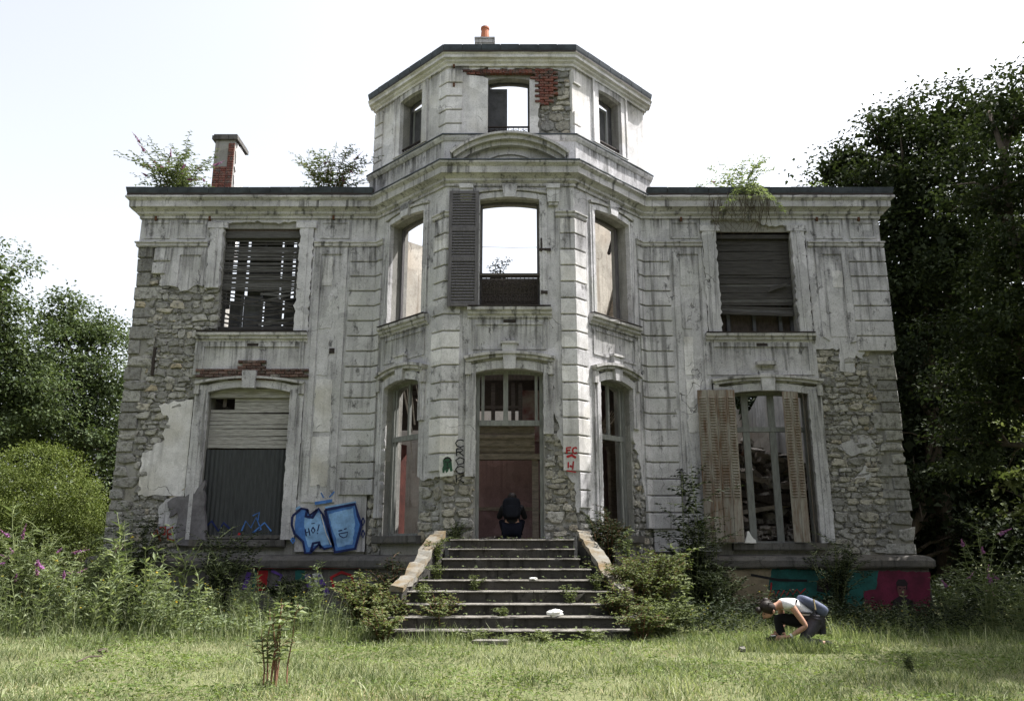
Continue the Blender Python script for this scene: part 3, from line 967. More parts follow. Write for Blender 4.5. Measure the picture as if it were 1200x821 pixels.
def place(me, name, F, u, z, w, h, dep, d0, rot=0.0, parent=None):
    o = bpy.data.objects.new(name, me)
    COL.objects.link(o)
    c, s = math.cos(rot), math.sin(rot)
    ux = Vector((F.u[0], F.u[1], 0)); zz = Vector((0, 0, 1)); nn = Vector((F.n[0], F.n[1], 0))
    X = ux * c + zz * s
    Z = zz * c - ux * s
    m = Matrix.Identity(4)
    for i in range(3):
        m[i][0], m[i][1], m[i][2] = X[i] * w, -nn[i] * dep, Z[i] * h
    m.translation = Vector(F.p(u, z, d0))
    o.parent = parent or mansion
    o.matrix_parent_inverse = Matrix.Translation(-(parent or mansion).location)
    o.matrix_basis = m
    return o

STONES = []
def stone_zone(F, poly, skip=(), warm=0.3, hr=(0.12, 0.25), wr=(0.16, 0.5), seed=1, dmax=0.05, strict=True):
    rg = random.Random(seed)
    us = [p[0] for p in poly]; zs = [p[1] for p in poly]
    z = min(zs)
    while z < max(zs):
        h = rg.uniform(*hr)
        u = min(us) - rg.uniform(0, 0.3)
        while u < max(us):
            w = rg.uniform(*wr) * (0.75 + h * 1.6)
            n = 2 if (h > 0.2 and rg.random() < 0.35) else 1
            for i in range(n):
                hh = h / n
                uc, zc = u + w / 2, z + hh * (i + 0.5)
                ok = inside((uc, zc), poly) and not any(inside((uc + a * w * 0.42, zc + b * hh * 0.42), q) for q in skip if len(q) == 4 and q[0][0] == q[3][0] for a in (-1, 1) for b in (-1, 1))
                if ok and any(all(inside((uc + a * w * 0.4, zc + b * hh * 0.4), q) for a in (-1, 1) for b in (-1, 1)) for q in skip):
                    ok = False
                lo_, hi_ = min(us), max(us)
                if ok and strict:
                    ua, ub = max(u, lo_ + 0.01), min(u + w, hi_ - 0.01)
                    if ub - ua < 0.07:
                        ok = False
                    else:
                        uc, w_ = (ua + ub) / 2, ub - ua
                else:
                    w_ = w
                if ok:
                    STONES.append((w_ * hh, F, uc + rg.uniform(-.01, .01), zc + rg.uniform(-.02, .02), w_ * rg.uniform(0.9, 1.0 if strict else 1.03), hh * rg.uniform(0.86, 1.12), rg.uniform(0.045, 0.085),
                                   rg.gauss(0, 0.13), 'stone_warm' if rg.random() < warm else 'stone', rg.randrange(9), rg.uniform(0, dmax * 0.6)))
            u += w
        z += h
EDGE_L = [(-HW + 0.55, 1.24), (-7.14, 1.24), (-7.14, 5.0), (-7.2, 6.2), (-6.86, 6.25), (-6.86, 7.4), (-7.2, 7.45), (-7.9, 7.6), (-HW + 0.4, 8.3), (-HW + 0.45, 6)]
stone_zone(FW, EDGE_L, [PL_LOL, PL_UPL, lo2], 0.12, seed=3, strict=False, hr=(0.08, 0.23), wr=(0.1, 0.42))
EDGE_R = [(7.06, 1.24), (HW - 0.5, 1.24), (HW - 0.5, 6.0), (7.06, 6.0)]
stone_zone(FW, EDGE_R, [PL_UPR], 0.4, seed=5, strict=False, hr=(0.08, 0.23), wr=(0.1, 0.42))
stone_zone(FC, rect(-K + 0.02, -0.69, 1.5, 2.85), (), 0.7, (0.18, 0.28), (0.26, 0.5), 7, 0.04)
stone_zone(FL, rect(0.02, 0.73, 1.25, 2.8), (), 0.7, (0.18, 0.28), (0.26, 0.5), 8, 0.04)
stone_zone(FC, rect(0.69, K - 0.02, 1.5, 4.6), [PL_CR], 0.7, (0.14, 0.27), (0.2, 0.45), 9, 0.05)
stone_zone(FL, rect(1.98, LC_LEN, 1.25, 3.7), (), 0.6, (0.12, 0.22), (0.14, 0.3), 10, 0.05)
stone_zone(FR, rect(0.02, 0.7, 1.25, 2.0), (), 0.5, (0.14, 0.24), (0.2, 0.4), 11, 0.05)
stone_zone(FR, rect(1.87, LC_LEN, 1.25, 3.5), (), 0.4, (0.12, 0.22), (0.14, 0.3), 12, 0.05)
stone_zone(FA, [(0.66, 10.32), (KA - 0.02, 10.32), (KA - 0.02, 12.05), (1.0, 12.0), (0.98, 11.5), (0.7, 11.1)], (), 0.75, (0.14, 0.26), (0.18, 0.4), 13, 0.05)
STONES.sort(key=lambda s: -s[0])
for a, F, u, z, w, h, dep, rot, mt, vi, dj in STONES[:292]:
    place(SM[mt][vi], 'stone', F, u, z, w, h, dep, -0.10 + dj, rot)
rest = MB()
for a, F, u, z, w, h, dep, rot, mt, vi, dj in STONES[292:]:
    v, f = stone_mesh(vi * 13 + 5)
    vs = []
    for x, y, zz in v:
        vs.append(F.p(u + (x * w * math.cos(rot) - zz * h * math.sin(rot)), z + x * w * math.sin(rot) + zz * h * math.cos(rot), -0.10 + dj - y * dep))
    rest.add(vs, f)
def chips(F, poly, n, seed, skip=()):
    rg = random.Random(seed)
    us = [p[0] for p in poly]; zs = [p[1] for p in poly]
    for i in range(n):
        u, z = rg.uniform(min(us), max(us)), rg.uniform(min(zs), max(zs))
        if not inside((u, z), poly) or any(inside((u, z), q) for q in skip):
            continue
        v, f = stone_mesh(rg.randrange(400))
        w, h, dep, rot = rg.uniform(0.03, 0.12), rg.uniform(0.025, 0.07), rg.uniform(0.03, 0.05), rg.gauss(0, 0.25)
        rest.add([F.p(u + (x * w * math.cos(rot) - zz * h * math.sin(rot)), z + x * w * math.sin(rot) + zz * h * math.cos(rot), -0.085 - y * dep) for x, y, zz in v], f)
chips(FW, EDGE_L, 1500, 1, [PL_LOL, PL_UPL, lo2])
chips(FW, EDGE_R, 1100, 2, [PL_UPR])
for F, q, n, sk in ((FC, rect(-K + 0.06, -0.72, 1.5, 2.8), 80, ()), (FL, rect(0.06, 0.70, 1.25, 2.75), 80, ()), (FC, rect(0.72, K - 0.06, 1.5, 4.6), 240, (PL_CR,)), (FL, rect(2.0, LC_LEN, 1.25, 3.6), 150, ()), (FR, rect(1.9, LC_LEN, 1.25, 3.4), 150, ()), (FA, rect(0.7, KA - 0.05, 10.34, 11.1), 90, ())):
    chips(F, q, n, int(n + q[0][0] * 10), sk)
if rest.v:
    tag(part(rest, 'small_rubble_stones', 'stone'), kind='stuff')
# dressed corner blocks
z = 1.24
i = 0
while z < 8.2:
    h = rnd.uniform(0.2, 0.42)
    w = 0.56 if i % 2 else 0.38
    w += rnd.uniform(-0.12, 0.1)
    place(BMESH[i % 5] if rnd.random() < 0.6 else SM['stone'][i % 9], 'ashlar_block', FW, -HW + w / 2 - rnd.uniform(-0.03, 0.015), z + h / 2, w, h * rnd.uniform(0.88, 0.97), 0.09, -0.12 + rnd.uniform(0, 0.03), rnd.gauss(0, 0.02))
    if z + h < 5.9:
        w2 = 0.42 if i % 2 else 0.64
        w2 += rnd.uniform(-0.1, 0.05)
        place(BMESH[(i + 2) % 5] if rnd.random() < 0.75 else SM['stone'][i % 9], 'ashlar_block', FW, HW - w2 / 2 + rnd.uniform(-0.02, 0.015), z + h / 2, w2, h * rnd.uniform(0.9, 0.97), 0.09, -0.12 + rnd.uniform(0, 0.03), rnd.gauss(0, 0.015))
    z += h
    i += 1
# bricks
def brick_field(F, test, u0, u1, z0, z1, mat, d, bw=0.215, bh=0.066):
    z, r = z0, 0
    while z < z1:
        u = u0 - (bw / 2 if r % 2 else 0)
        while u < u1:
            if test(u + bw / 2, z + bh / 2):
                place(BRK[mat][rnd.randrange(4)], 'brick', F, u + bw / 2, z + bh / 2, bw * 0.96, bh * 0.86, 0.09, -0.10 + d + rnd.uniform(-.008, .008), rnd.gauss(0, 0.01))
            u += bw
        z += bh
        r += 1
brick_field(FA, lambda u, z: (0.46 < u < 1.02 and z > 11.8) or (0.66 < u < 1.02 - (z < 11.4) * 0.08 and 11.1 < z), 0.46, 1.1, 11.12, 12.03, 'brick', 0.04)
brick_field(FA, lambda u, z: True, -0.62, 0.44, 11.91, 12.03, 'brick', 0.05, 0.075, 0.12)
brick_field(FA, lambda u, z: True, -1.0, -0.66, 11.9, 12.0, 'brick', 0.03)
brick_field(FW, lambda u, z: z > 5.13 or abs(u + 5.9) < 0.5, -7.05, -4.72, 5.07, 5.27, 'oldbrick', 0.10)
brick_field(FW, lambda u, z: True, -6.1, -5.72, 5.27, 5.48, 'oldbrick', 0.10)
brick_field(FW, lambda u, z: True, 5.4, 6.4, 5.13, 5.19, 'oldbrick', 0.08)
# iron wall tie and putlog holes
pbox('wall_tie', 'iron', FW, *sorted((FW.px(181, 400)[0], FW.px(184, 400)[0])), 5.2, 5.85, -0.05, 0.02)
for F, x, y in ((FW, 389, 411), (FC, 735, 395)):
    u, zz = F.px(x, y) if x < 500 else (0, 0)
    if u:
        pbox('putlog_hole', 'iron', F, u - 0.06, u + 0.06, zz - 0.06, zz + 0.06, 0.0, 0.02)
# rust-stained iron stubs under the cornice
for F, x, y in ((FW, 183, 256), (FW, 246, 256), (FW, 391, 255), (FW, 798, 257), (FW, 957, 257), (FW, 1006, 257), (FA, 532, 77), (FA, 532, 100)):
    u, zz = F.px(x, y, 0.03)
    pbox('iron_stub', 'rust', F, u - 0.025, u + 0.025, zz - 0.05, zz + 0.05, 0.0, 0.06)

# soot and rain runs below ledges
def stain(F, u0, u1, z0, z1, d):
    vs = [F.p(u0, z0, d), F.p(u1, z0, d), F.p(u1, z1, d), F.p(u0, z1, d)]
    part(MB().add(vs, [(0, 1, 2, 3)]), 'rain_stain', 'stain', fix=False)
for k in ('cup', 'lcu', 'rcu'):
    F, a, b, z0, zs, zc = OP[k]
    stain(F, a - 0.2, b + 0.2, 5.2, z0 - 0.22, 0.052)
for k in ('lwu', 'rwu'):
    F, a, b, z0, zs, zc = OP[k]
    stain(F, a - 0.36, b + 0.3, 5.25, z0 - 0.22, 0.05)
for u0, u1 in ((-8.8, -7.2), (-4.6, -3.16), (3.16, 4.55), (7.1, 8.8)):
    stain(FW, u0, u1, 8.47, 9.02, 0.03)
    stain(FW, u0, u1, 7.2 if abs(u0) > 5 else 6.9, 8.30, 0.056)
for F in (FL, FR):
    stain(F, 0.02, 0.42, 7.0, 8.30, 0.056)
    stain(F, LC_LEN - 0.24, LC_LEN - 0.02, 6.8, 8.30, 0.056)
    stain(F, 0.4, 2.1, 8.86, 9.02, 0.12)
for u0, u1 in ((-K + 0.02, -K + 0.36), (K - 0.36, K - 0.02)):
    stain(FC, u0, u1, 6.9, 8.30, 0.056)
stain(FC, -1.2, 1.2, 8.85, 9.02, 0.125)
for k in ('door', 'lcg', 'rcg', 'lwg', 'rwg'):
    F, a, b, z0, zs, zc = OP[k]
    for u0, u1 in ((a - 0.26, a - 0.02), (b + 0.02, b + 0.26)):
        stain(F, u0, u1, 3.4, 4.85, 0.07)
stain(FA, -KA + 0.02, -0.52, 11.5, 12.1, 0.052)
for F in (FAL, FAR):
    stain(F, 0.05, A_LEN - 0.05, 11.4, 12.1, 0.062)
    stain(F, 0.05, A_LEN - 0.05, 9.62, 10.2, 0.112)
# ------------------------------------------------------------------ joinery, shutters, railings
def win_frame(k, d=-0.22, w=0.07, mat='joinery', transom=None, mullions=(), low=None, name='window_frame'):
    """outer frame as a part; transom, mullions and stiles as its sub-parts"""
    F, a, b, z0, zs, zc = OP[k]
    lo = z0 if low is None else low
    fr = part(MB().prism(F, opening(a - 0.01, b + 0.01, lo, zs, zc + 0.01), d - 0.06, d, [opening(a + w, b - w, lo + w * 0.6, zs - 0.02, zc - w)]), name, mat)
    if transom:
        pbox('transom', mat, F, a + w - 0.01, b - w + 0.01, transom, transom + 0.11, d - 0.05, d + 0.025, fr)
    for u, m0, m1, mw in mullions:
        pbox('mullion', mat, F, u - mw / 2, u + mw / 2, m0, m1, d - 0.045, d + 0.012, fr)
    return fr

# central door: transom light above, jambs below
F, a, b, z0, zs, zc = OP['door']
mid = (a + b) / 2
fr = win_frame('door', -0.20, 0.075, 'joinery', 3.80, [(mid - 0.08, 3.91, 4.95, 0.10), (a + 0.14, 3.91, 4.86, 0.06), (b - 0.14, 3.91, 4.86, 0.06)], 1.5)
# canted ground windows
for k in ('lcg', 'rcg'):
    F, a, b, z0, zs, zc = OP[k]
    m = (a + b) / 2
    win_frame(k, -0.22, 0.085, 'joinery', 3.62, [(m, 3.73, 4.88, 0.06), (a + 0.15, 1.66, 3.62, 0.07), (b - 0.16, 1.66, 3.62, 0.07), (a + 0.15, 3.73, 4.8, 0.05), (b - 0.16, 3.73, 4.8, 0.05)])
# upper bay: bare frames
win_frame('cup', -0.22, 0.05, 'shutter')
for k in ('lcu', 'rcu'):
    win_frame(k, -0.30, 0.06, 'shutter')

# balconet railing of the central window
F, a, b, z0, zs, zc = OP['cup']
rail = part(MB().box(F, a, b, 6.96, 7.0, -0.12, -0.08).box(F, a, b, 6.30, 6.33, -0.12, -0.08), 'guard_railing', 'iron')
def spiral(F, u, z, r, turns, sg, d):
    return [F.p(u + sg * r * (1 - t * 0.8) * math.cos(t * turns * 6.283), z + r * (1 - t * 0.8) * math.sin(t * turns * 6.283), d) for t in [i / 18 for i in range(19)]]
mb = MB()
for u in (-0.42, -0.14, 0.14, 0.42):
    for zz, r in ((6.80, 0.11), (6.50, 0.13)):
        for sg in (-1, 1):
            mb.tube(spiral(F, u + sg * 0.06, zz, r, 1.5, sg, -0.10), 0.010, 4)
part(mb, 'scroll', 'iron', rail)
for i in range(14):
    u = a + 0.05 + i * (b - a - 0.1) / 13
    pbox('baluster', 'iron', F, u - 0.008, u + 0.008, 6.33, 6.96, -0.108, -0.092, rail)
pbox('backing_board', 'darkwood', F, a + 0.02, b - 0.02, 6.28, 7.02, -0.34, -0.31)
pbox('hand_rail', 'darkwood', F, a - 0.01, b + 0.01, 7.0, 7.05, -0.15, -0.06, rail)

def louvre_shutter(F, u0, u1, z0, z1, d, mat, rails, sl, name='louvred_shutter', tilt=0.035, label=None):
    w = 0.075
    hs_ = [rect(u0 + w, u1 - w, q0 + 0.05, q1 - 0.05) for q0, q1 in zip(rails[:-1], rails[1:])]
    sh = part(MB().prism(F, rect(u0, u1, z0, z1), d, d + 0.045, hs_), name, mat)
    mb0 = MB()
    L = u1 - u0 - 2 * w + 0.01
    for q0, q1 in zip(rails[:-1], rails[1:]):
        n = int((q1 - q0 - 0.1) / sl)
        for i in range(n):
            zz = q0 + 0.05 + (i + 0.5) * (q1 - q0 - 0.1) / n
            A = F.p(u0 + w - 0.005, zz - tilt, d + 0.036)
            vs = [F.p(u, zz + dz, dd) for u in (u0 + w - 0.005, u1 - w + 0.005) for dz, dd in ((-tilt, d + 0.036), (-tilt + 0.01, d + 0.042), (tilt, d + 0.012), (tilt - 0.01, d + 0.006))]
            part(MB().add(vs, [(0, 1, 2, 3), (7, 6, 5, 4), (0, 4, 5, 1), (1, 5, 6, 2), (2, 6, 7, 3), (3, 7, 4, 0)]), 'slat', mat, sh)
    if label:
        sh['label'] = label
    return sh
louvre_shutter(FC, -1.30, -0.66, 6.26, 8.86, 0.09, 'shutter', [6.28, 7.30, 7.98, 8.84], 0.062, label='grey louvred shutter folded back against the wall')
# hinge pins left on the right side of the window
pbox('hinge', 'iron', FC, 0.62, 0.88, 7.52, 7.57, 0.02, 0.06)
pbox('hinge', 'iron', FC, 0.66, 0.69, 7.50, 7.80, 0.04, 0.07)
pbox('hinge', 'iron', FC, 0.66, 0.80, 6.55, 6.62, 0.02, 0.06)

# attic windows
F, a, b, z0, zs, zc = OP['ac']
win_frame('ac', -0.25, 0.04, 'darkboard')
leaf = part(MB().prism(F, rect(a + 0.03, a + 0.44, z0 + 0.03, 11.72), -0.34, -0.30, [rect(a + 0.1, a + 0.37, z0 + 0.12, 11.62)]), 'casement_leaf', 'darkboard')
pbox('board', 'darkboard', F, a + 0.09, a + 0.38, z0 + 0.11, 11.63, -0.335, -0.312, leaf)
def small_rail(F, a, b, z0, h):
    r = part(MB().box(F, a, b, z0 + h, z0 + h + 0.03, -0.1, -0.06), 'guard_railing', 'iron')
    n = 9
    for i in range(n):
        u = a + 0.04 + i * (b - a - 0.08) / (n - 1)
        pbox('baluster', 'iron', F, u - 0.007, u + 0.007, z0 + 0.01, z0 + h, -0.086, -0.074, r)
    mb = MB()
    for i in range(4):
        for sg in (-1, 1):
            mb.tube(spiral(F, a + (i + 0.5) * (b - a) / 4 + sg * 0.03, z0 + h * 0.5, min(0.07, h * 0.4), 1.3, sg, -0.08), 0.008, 4)
    part(mb, 'scroll', 'iron', r)
small_rail(F, a, b, z0, 0.22)
for k in ('al', 'ar'):
    F, a, b, z0, zs, zc = OP[k]
    fr = win_frame(k, -0.28, 0.05, 'darkboard')
    s0, s1 = (a + 0.12, b - 0.06) if k == 'al' else (a + 0.05, b - 0.12)
    lf = part(MB().prism(F, rect(s0, s1, z0 + 0.05, zs - 0.12), -0.36, -0.33, [rect(s0 + 0.07, s1 - 0.07, z0 + 0.12, zs - 0.19)]), 'casement_leaf', 'joinery')
    pbox('board', 'darkboard', F, s0 + 0.06, s1 - 0.06, z0 + 0.11, zs - 0.18, -0.355, -0.342, lf)
    small_rail(F, a, b, z0, 0.2)
    w = 0.17
    part(MB().prism(F, opening(a - w, b + w, z0, zs + w, zc + w), -0.01, 0.03, [opening(a, b, z0 + 0.01, zs, zc)]), 'window_surround', 'plaster_light')
    part(MB().prism(F, opening(a - w - 0.05, b + w + 0.05, z0 + 0.02, zs + w + 0.05, zc + w + 0.05), -0.01, 0.055, [opening(a - w + 0.01, b + w - 0.01, z0 + 0.03, zs + w - 0.01, zc + w - 0.01)]), 'surround_fillet', 'plaster_light')

# left wing, upper window: torn roller blind of thin slats over a glazed frame
F, a, b, z0, zs, zc = OP['lwu']
fr = win_frame('lwu', -0.30, 0.07, 'darkboard', None, [(a + 0.47, z0, zs, 0.05), (a + 0.93, z0, zs, 0.06), (a + 1.40, z0, zs, 0.05)])
part(MB().prism(F, rect(a + 0.50, a + 0.92, z0 + 0.05, z0 + 1.0), -0.36, -0.34), 'board', 'darkboard', fr)
for q0, q1, q2, q3 in ((0.23, 0.46, 7.1, 8.7), (0.53, 1.29, 7.15, 8.75), (1.36, 1.57, 7.1, 8.7), (0.02, 0.13, 6.9, 8.7), (1.64, 1.82, 7.1, 8.7), (0.97, 1.37, 6.22, 7.16), (0.14, 0.44, 6.22, 7.1), (1.44, 1.70, 6.22, 7.16), (0.5, 0.9, 6.9, 7.2)):
    part(MB().prism(F, rect(a + q0, a + q1, q2, q3), -0.44, -0.42), 'board', 'darkboard', fr)
rg = random.Random(21)
def strip(F, p, q, w, d0, d1, mat, parent, name='blind_slat', sag=0.0, n=4):
    mb = MB()
    vs = []
    for i in range(n + 1):
        t = i / n
        u, z = p[0] + (q[0] - p[0]) * t, p[1] + (q[1] - p[1]) * t - sag * 4 * t * (1 - t)
        d = d0 + (d1 - d0) * t
        for dz, dd in ((-w / 2, 0), (-w / 2, 0.008), (w / 2, 0.008), (w / 2, 0)):
            vs.append(F.p(u, z + dz, d + dd))
    fs = [(0, 1, 2, 3), tuple(4 * n + i for i in (3, 2, 1, 0))]
    for i in range(n):
        for k in range(4):
            k2 = (k + 1) % 4
            fs.append((4 * i + k, 4 * i + k2, 4 * i + 4 + k2, 4 * i + 4 + k))
    return part(mb.add(vs, fs), name, mat, parent)
blind = part(MB().box(F, a, b, zs - 0.22, zs - 0.06, -0.26, -0.10), 'roller_blind', 'slat_grey')
z = zs - 0.25
while z > 7.28:
    g = 0.036
    if rg.random() < 0.92:
        j = rg.uniform(-0.012, 0.012)
        strip(F, (a + 0.0, z + j), (b - 0.01, z - j), g * rg.uniform(0.88, 1.12), -0.19, -0.19 + rg.uniform(-.02, .02), rg.choice(['slat_grey', 'slat_grey', 'slat_dark']), blind, sag=rg.uniform(-.008, .012))
    z -= g
for i in range(9):
    zl = 7.26 - i * 0.11 + rg.uniform(-.04, .04)
    u1 = rg.choice([a + 0.45, a + 0.9, b - 0.02, b - 0.02])
    strip(F, (a + 0.02, zl), (u1, zl - rg.uniform(0.03, 0.34)), 0.04, -0.19, -0.14, 'slat_dark', blind, sag=rg.uniform(0, 0.06))
for i in range(13):
    zl = 7.30 - i * 0.085 + rg.uniform(-.03, .03)
    u0 = rg.choice([a + 0.93, a + 1.0, a + 0.6, a + 0.95])
    strip(F, (u0, zl - rg.uniform(0.0, 0.22)), (b - 0.01, zl + rg.uniform(-0.03, 0.1)), 0.045, -0.16, -0.18, rg.choice(['slat_dark', 'slat_grey']), blind, sag=rg.uniform(0, 0.05))
for i in range(4):
    strip(F, (a + 0.03, 6.26 + i * 0.03), (b - 0.03, 6.24 + i * 0.025 + rg.uniform(0, .05)), 0.045, -0.1, -0.12, 'slat_dark', blind, sag=rg.uniform(0, .03))

# right wing, upper window: closed roller blind of wide dark slats, casement below
F, a, b, z0, zs, zc = OP['rwu']
fr = win_frame('rwu', -0.30, 0.07, 'darkboard', None, [(a + 0.25, z0, zs, 0.08), (a + 0.86, z0, zs, 0.07), (a + 1.48, z0, zs, 0.08)])
part(MB().box(F, a + 0.05, b - 0.05, z0 + 0.02, zs - 0.05, -0.42, -0.39), 'board', 'charred', fr)
blind = part(MB().box(F, a, b, zs - 0.16, zs - 0.02, -0.26, -0.10), 'roller_blind', 'slat_dark')
z = zs - 0.19
i = 0
while z > 6.72:
    g = 0.075
    skew = 0.0 if z > 6.95 else -0.05
    strip(F, (a + 0.01, z + rg.uniform(-.008, .008)), (b - 0.02, z + skew + rg.uniform(-.01, .01)), g * rg.uniform(0.85, 1.02), -0.19 + rg.uniform(-.015, .015), -0.19, rg.choice(['slat_dark', 'slat_dark', 'slat_dark', 'slat_grey']), blind, sag=rg.uniform(-.004, .006))
    z -= g
strip(F, (b - 0.55, 7.32), (b - 0.12, 7.44), 0.05, -0.15, -0.1, 'slat_dark', blind)
strip(F, (b - 0.6, 7.25), (b - 0.16, 7.40), 0.05, -0.15, -0.09, 'slat_dark', blind)
strip(F, (a, 6.74), (b - 0.05, 6.66), 0.07, -0.14, -0.12, 'slat_dark', blind)

# left wing, ground window: bleached roller slats above a dark ribbed sheet
F, a, b, z0, zs, zc = OP['lwg']
blind = part(MB().box(F, a, b, zs - 0.10, zs + 0.10, -0.27, -0.12), 'roller_blind', 'slat_pale')
z = zs - 0.14
i = 0
while z > 3.52:
    g = 0.088
    gap = i in (0, 1, 2)
    strip(F, (a + (0.55 if gap else 0.01), z), (b - 0.01, z + rg.uniform(-.02, .02)), g * rg.uniform(0.78, 1.0), -0.2 + rg.uniform(-.012, .012), -0.2, 'slat_pale', blind, sag=rg.uniform(-.006, .01))
    z -= g
    i += 1
part(MB().box(F, a + 0.25, a + 0.33, 4.5, zs, -0.3, -0.26), 'lath', 'darkwood', blind)
sheet_w = MB()
n = 74
vs = []
for i in range(n + 1):
    u = a + 0.01 + (b - a - 0.02) * i / n
    dd = -0.165 + (0.018 if i % 4 in (1, 2) else 0.0) + 0.012 * math.sin(i * 0.13)
    vs += [F.p(u, z0 + 0.0, dd), F.p(u, 3.52, dd), F.p(u, 3.52, dd - 0.01), F.p(u, z0, dd - 0.01)]
fs = []
for i in range(n):
    for k in range(4):
        k2 = (k + 1) % 4
        fs.append((4 * i + k, 4 * i + k2, 4 * i + 4 + k2, 4 * i + 4 + k))
part(sheet_w.add(vs, fs + [(0, 1, 2, 3), (4 * n, 4 * n + 3, 4 * n + 2, 4 * n + 1)]), 'corrugated_sheet', 'sheet')
pbox('backing_board', 'charred', F, a + 0.0, b, z0, 4.0, -0.34, -0.3)
pbox('window_ledge', 'plinth', F, a - 0.02, b + 0.02, z0 + 0.02, z0 + 0.1, -0.16, 0.02)

# right wing, ground window: grey casement and two rusty folding shutters
F, a, b, z0, zs, zc = OP['rwg']
fr = win_frame('rwg', -0.24, 0.07, 'joinery', 3.93, [(a + 0.44, z0, zs, 0.15), (a + 1.04, z0, zs, 0.15), (a + 0.16, z0, zs, 0.05), (a + 1.45, z0, zs, 0.07)])
def fold_shutter(F, p0, p1, z0, z1, n, name, label, lean=0.0):
    """zig-zag folded steel shutter between two plan points given as (u, d)"""
    root = None
    for i in range(n):
        t0, t1 = i / n, (i + 1) / n
        u0, d0 = p0[0] + (p1[0] - p0[0]) * t0, p0[1] + (p1[1] - p0[1]) * t0 + (0.05 if i % 2 else 0)
        u1, d1 = p0[0] + (p1[0] - p0[0]) * t1, p0[1] + (p1[1] - p0[1]) * t1 + (0 if i % 2 else 0.05)
        mb = MB()
        def q(t, z, off=0.0):
            return F.p(u0 + (u1 - u0) * t + (z - z0) / (z1 - z0) * 0 + lean * (z - z0), z, d0 + (d1 - d0) * t + off)
        vs = [q(t, z, o) for o in (0, 0.022) for z in (z0, z1) for t in (0.02, 0.98)]
        mb.add(vs, [(0, 1, 3, 2), (4, 6, 7, 5), (0, 4, 5, 1), (2, 3, 7, 6), (0, 2, 6, 4), (1, 5, 7, 3)])
        if root is None:
            root = part(mb, name, 'rustmetal')
            if label: root['label'] = label
            pan = root
        else:
            pan = part(mb, 'shutter_leaf', 'rustmetal', root)
        lv = MB()
        for z in [z0 + 0.95 + 0.062 * j for j in range(int((z1 - z0 - 1.05) / 0.062))]:
            vs = [q(t, z + dz, o) for t in (0.2, 0.8) for dz, o in ((0, 0.022), (0.012, 0.05), (0.035, 0.022))]
            lv.add(vs, [(0, 1, 2), (5, 4, 3), (0, 3, 4, 1), (1, 4, 5, 2)])
        part(lv, 'louvres', 'rustmetal', root)
fold_shutter(F, (a - 0.72, 0.14), (a + 0.12, 0.16), z0 + 0.02, zs + 0.06, 4, 'steel_shutter', 'rusty cream folding steel shutter standing half open on the left', 0.0)
fold_shutter(F, (b - 0.62, 0.10), (b - 0.24, 0.04), z0 + 0.02, zs + 0.04, 2, 'steel_shutter', 'narrow folded rusty steel shutter on the right side of the window')
fold_shutter(F, (b - 0.12, 0.0), (b - 0.04, -0.2), z0 + 0.02, zs + 0.0, 1, 'steel_shutter', None)
# ------------------------------------------------------------------ interior
def ibox(name, mat, x0, x1, y0, y1, z0, z1):
    return part(MB().box(FW, x0 - CX, x1 - CX, z0, z1, YW - y1, YW - y0), name, mat)
ibox('inner_floor', 'concrete', -8.3, 8.2, 18.2, 28.0, 1.36, 1.50)
ibox('inner_floor', 'concrete', -1.3, 1.2, 16.45, 18.19, 1.37, 1.505)
# first floor slab, with its collapsed bays open
ibox('floor_slab', 'charred', -8.4, -2.7, 18.3, 28.0, 5.42, 5.62)
ibox('floor_slab', 'charred', -1.35, 1.25, 19.4, 24.0, 5.43, 5.61)
ibox('floor_slab', 'charred', 1.26, 4.4, 18.6, 28.0, 5.42, 5.60)
ibox('floor_slab', 'charred', 4.4, 8.3, 18.3, 20.2, 5.41, 5.62)
ibox('floor_slab', 'charred', -2.69, -1.36, 18.5, 22.0, 5.425, 5.605)  # piece added to block sun from the room behind the left canted window
for i, y in enumerate([18.8, 19.7, 20.6, 21.5, 22.4]):
    ibox('ceiling_joist', 'charred', -2.7, -1.6, y, y + 0.16, 5.40, 5.60)
# partition walls
FI = lambda y: Fr(CX, y, 1, 0, 0, -1)
part(MB().prism(FI(20.6), [(-2.2, 1.5), (2.6, 1.5), (2.6, 5.4), (0.62, 5.4), (0.62, 4.0), (-2.2, 4.0)], -0.2, 0), 'inner_wall', 'maroon')
pbox('inner_wall', 'maroon_peel', FI(20.55), 0.30, 2.4, 4.05, 5.39, -0.02, 0.03)
pbox('dado_rail', 'oldwood', FI(20.6), -2.2, 2.6, 2.24, 2.34, 0, 0.05)
pbox('inner_door', 'maroon', FI(18.9), -1.15, 0.52, 1.5, 3.45, -0.05, 0)
pbox('door_rail', 'oldwood', FI(18.9), -1.15, 0.52, 2.22, 2.30, 0, 0.03)
# vestibule portal with its mouldings
FP = FI(18.0)
pbox('inner_lintel', 'oldwood', FP, -0.95, 0.72, 3.30, 3.42, -0.12, 0.16)
part(mould(FP, -0.95, 0.56, [(-0.1, 3.42), (0.02, 3.42), (0.06, 3.5), (0.06, 3.56), (0.1, 3.6), (0.1, 3.72), (0.16, 3.78), (0.16, 3.84), (0.04, 3.9), (0.04, 4.02), (0.2, 4.06), (0.2, 4.14), (-0.1, 4.18)], 0.3, 0.004), 'portal_moulding', 'oldwood')
pbox('portal_jamb', 'oldwood', FP, 0.50, 0.64, 1.5, 3.30, -0.14, 0.08)
pbox('portal_jamb', 'oldwood', FP, 0.70, 0.92, 1.5, 4.1, -0.1, 0.05)
pbox('portal_jamb', 'oldwood', FP, -1.15, -0.95, 1.5, 4.1, -0.12, 0.05)
pbox('inner_wall', 'inner', FI(18.1), -1.7, -1.16, 1.5, 5.4, -0.15, 0)
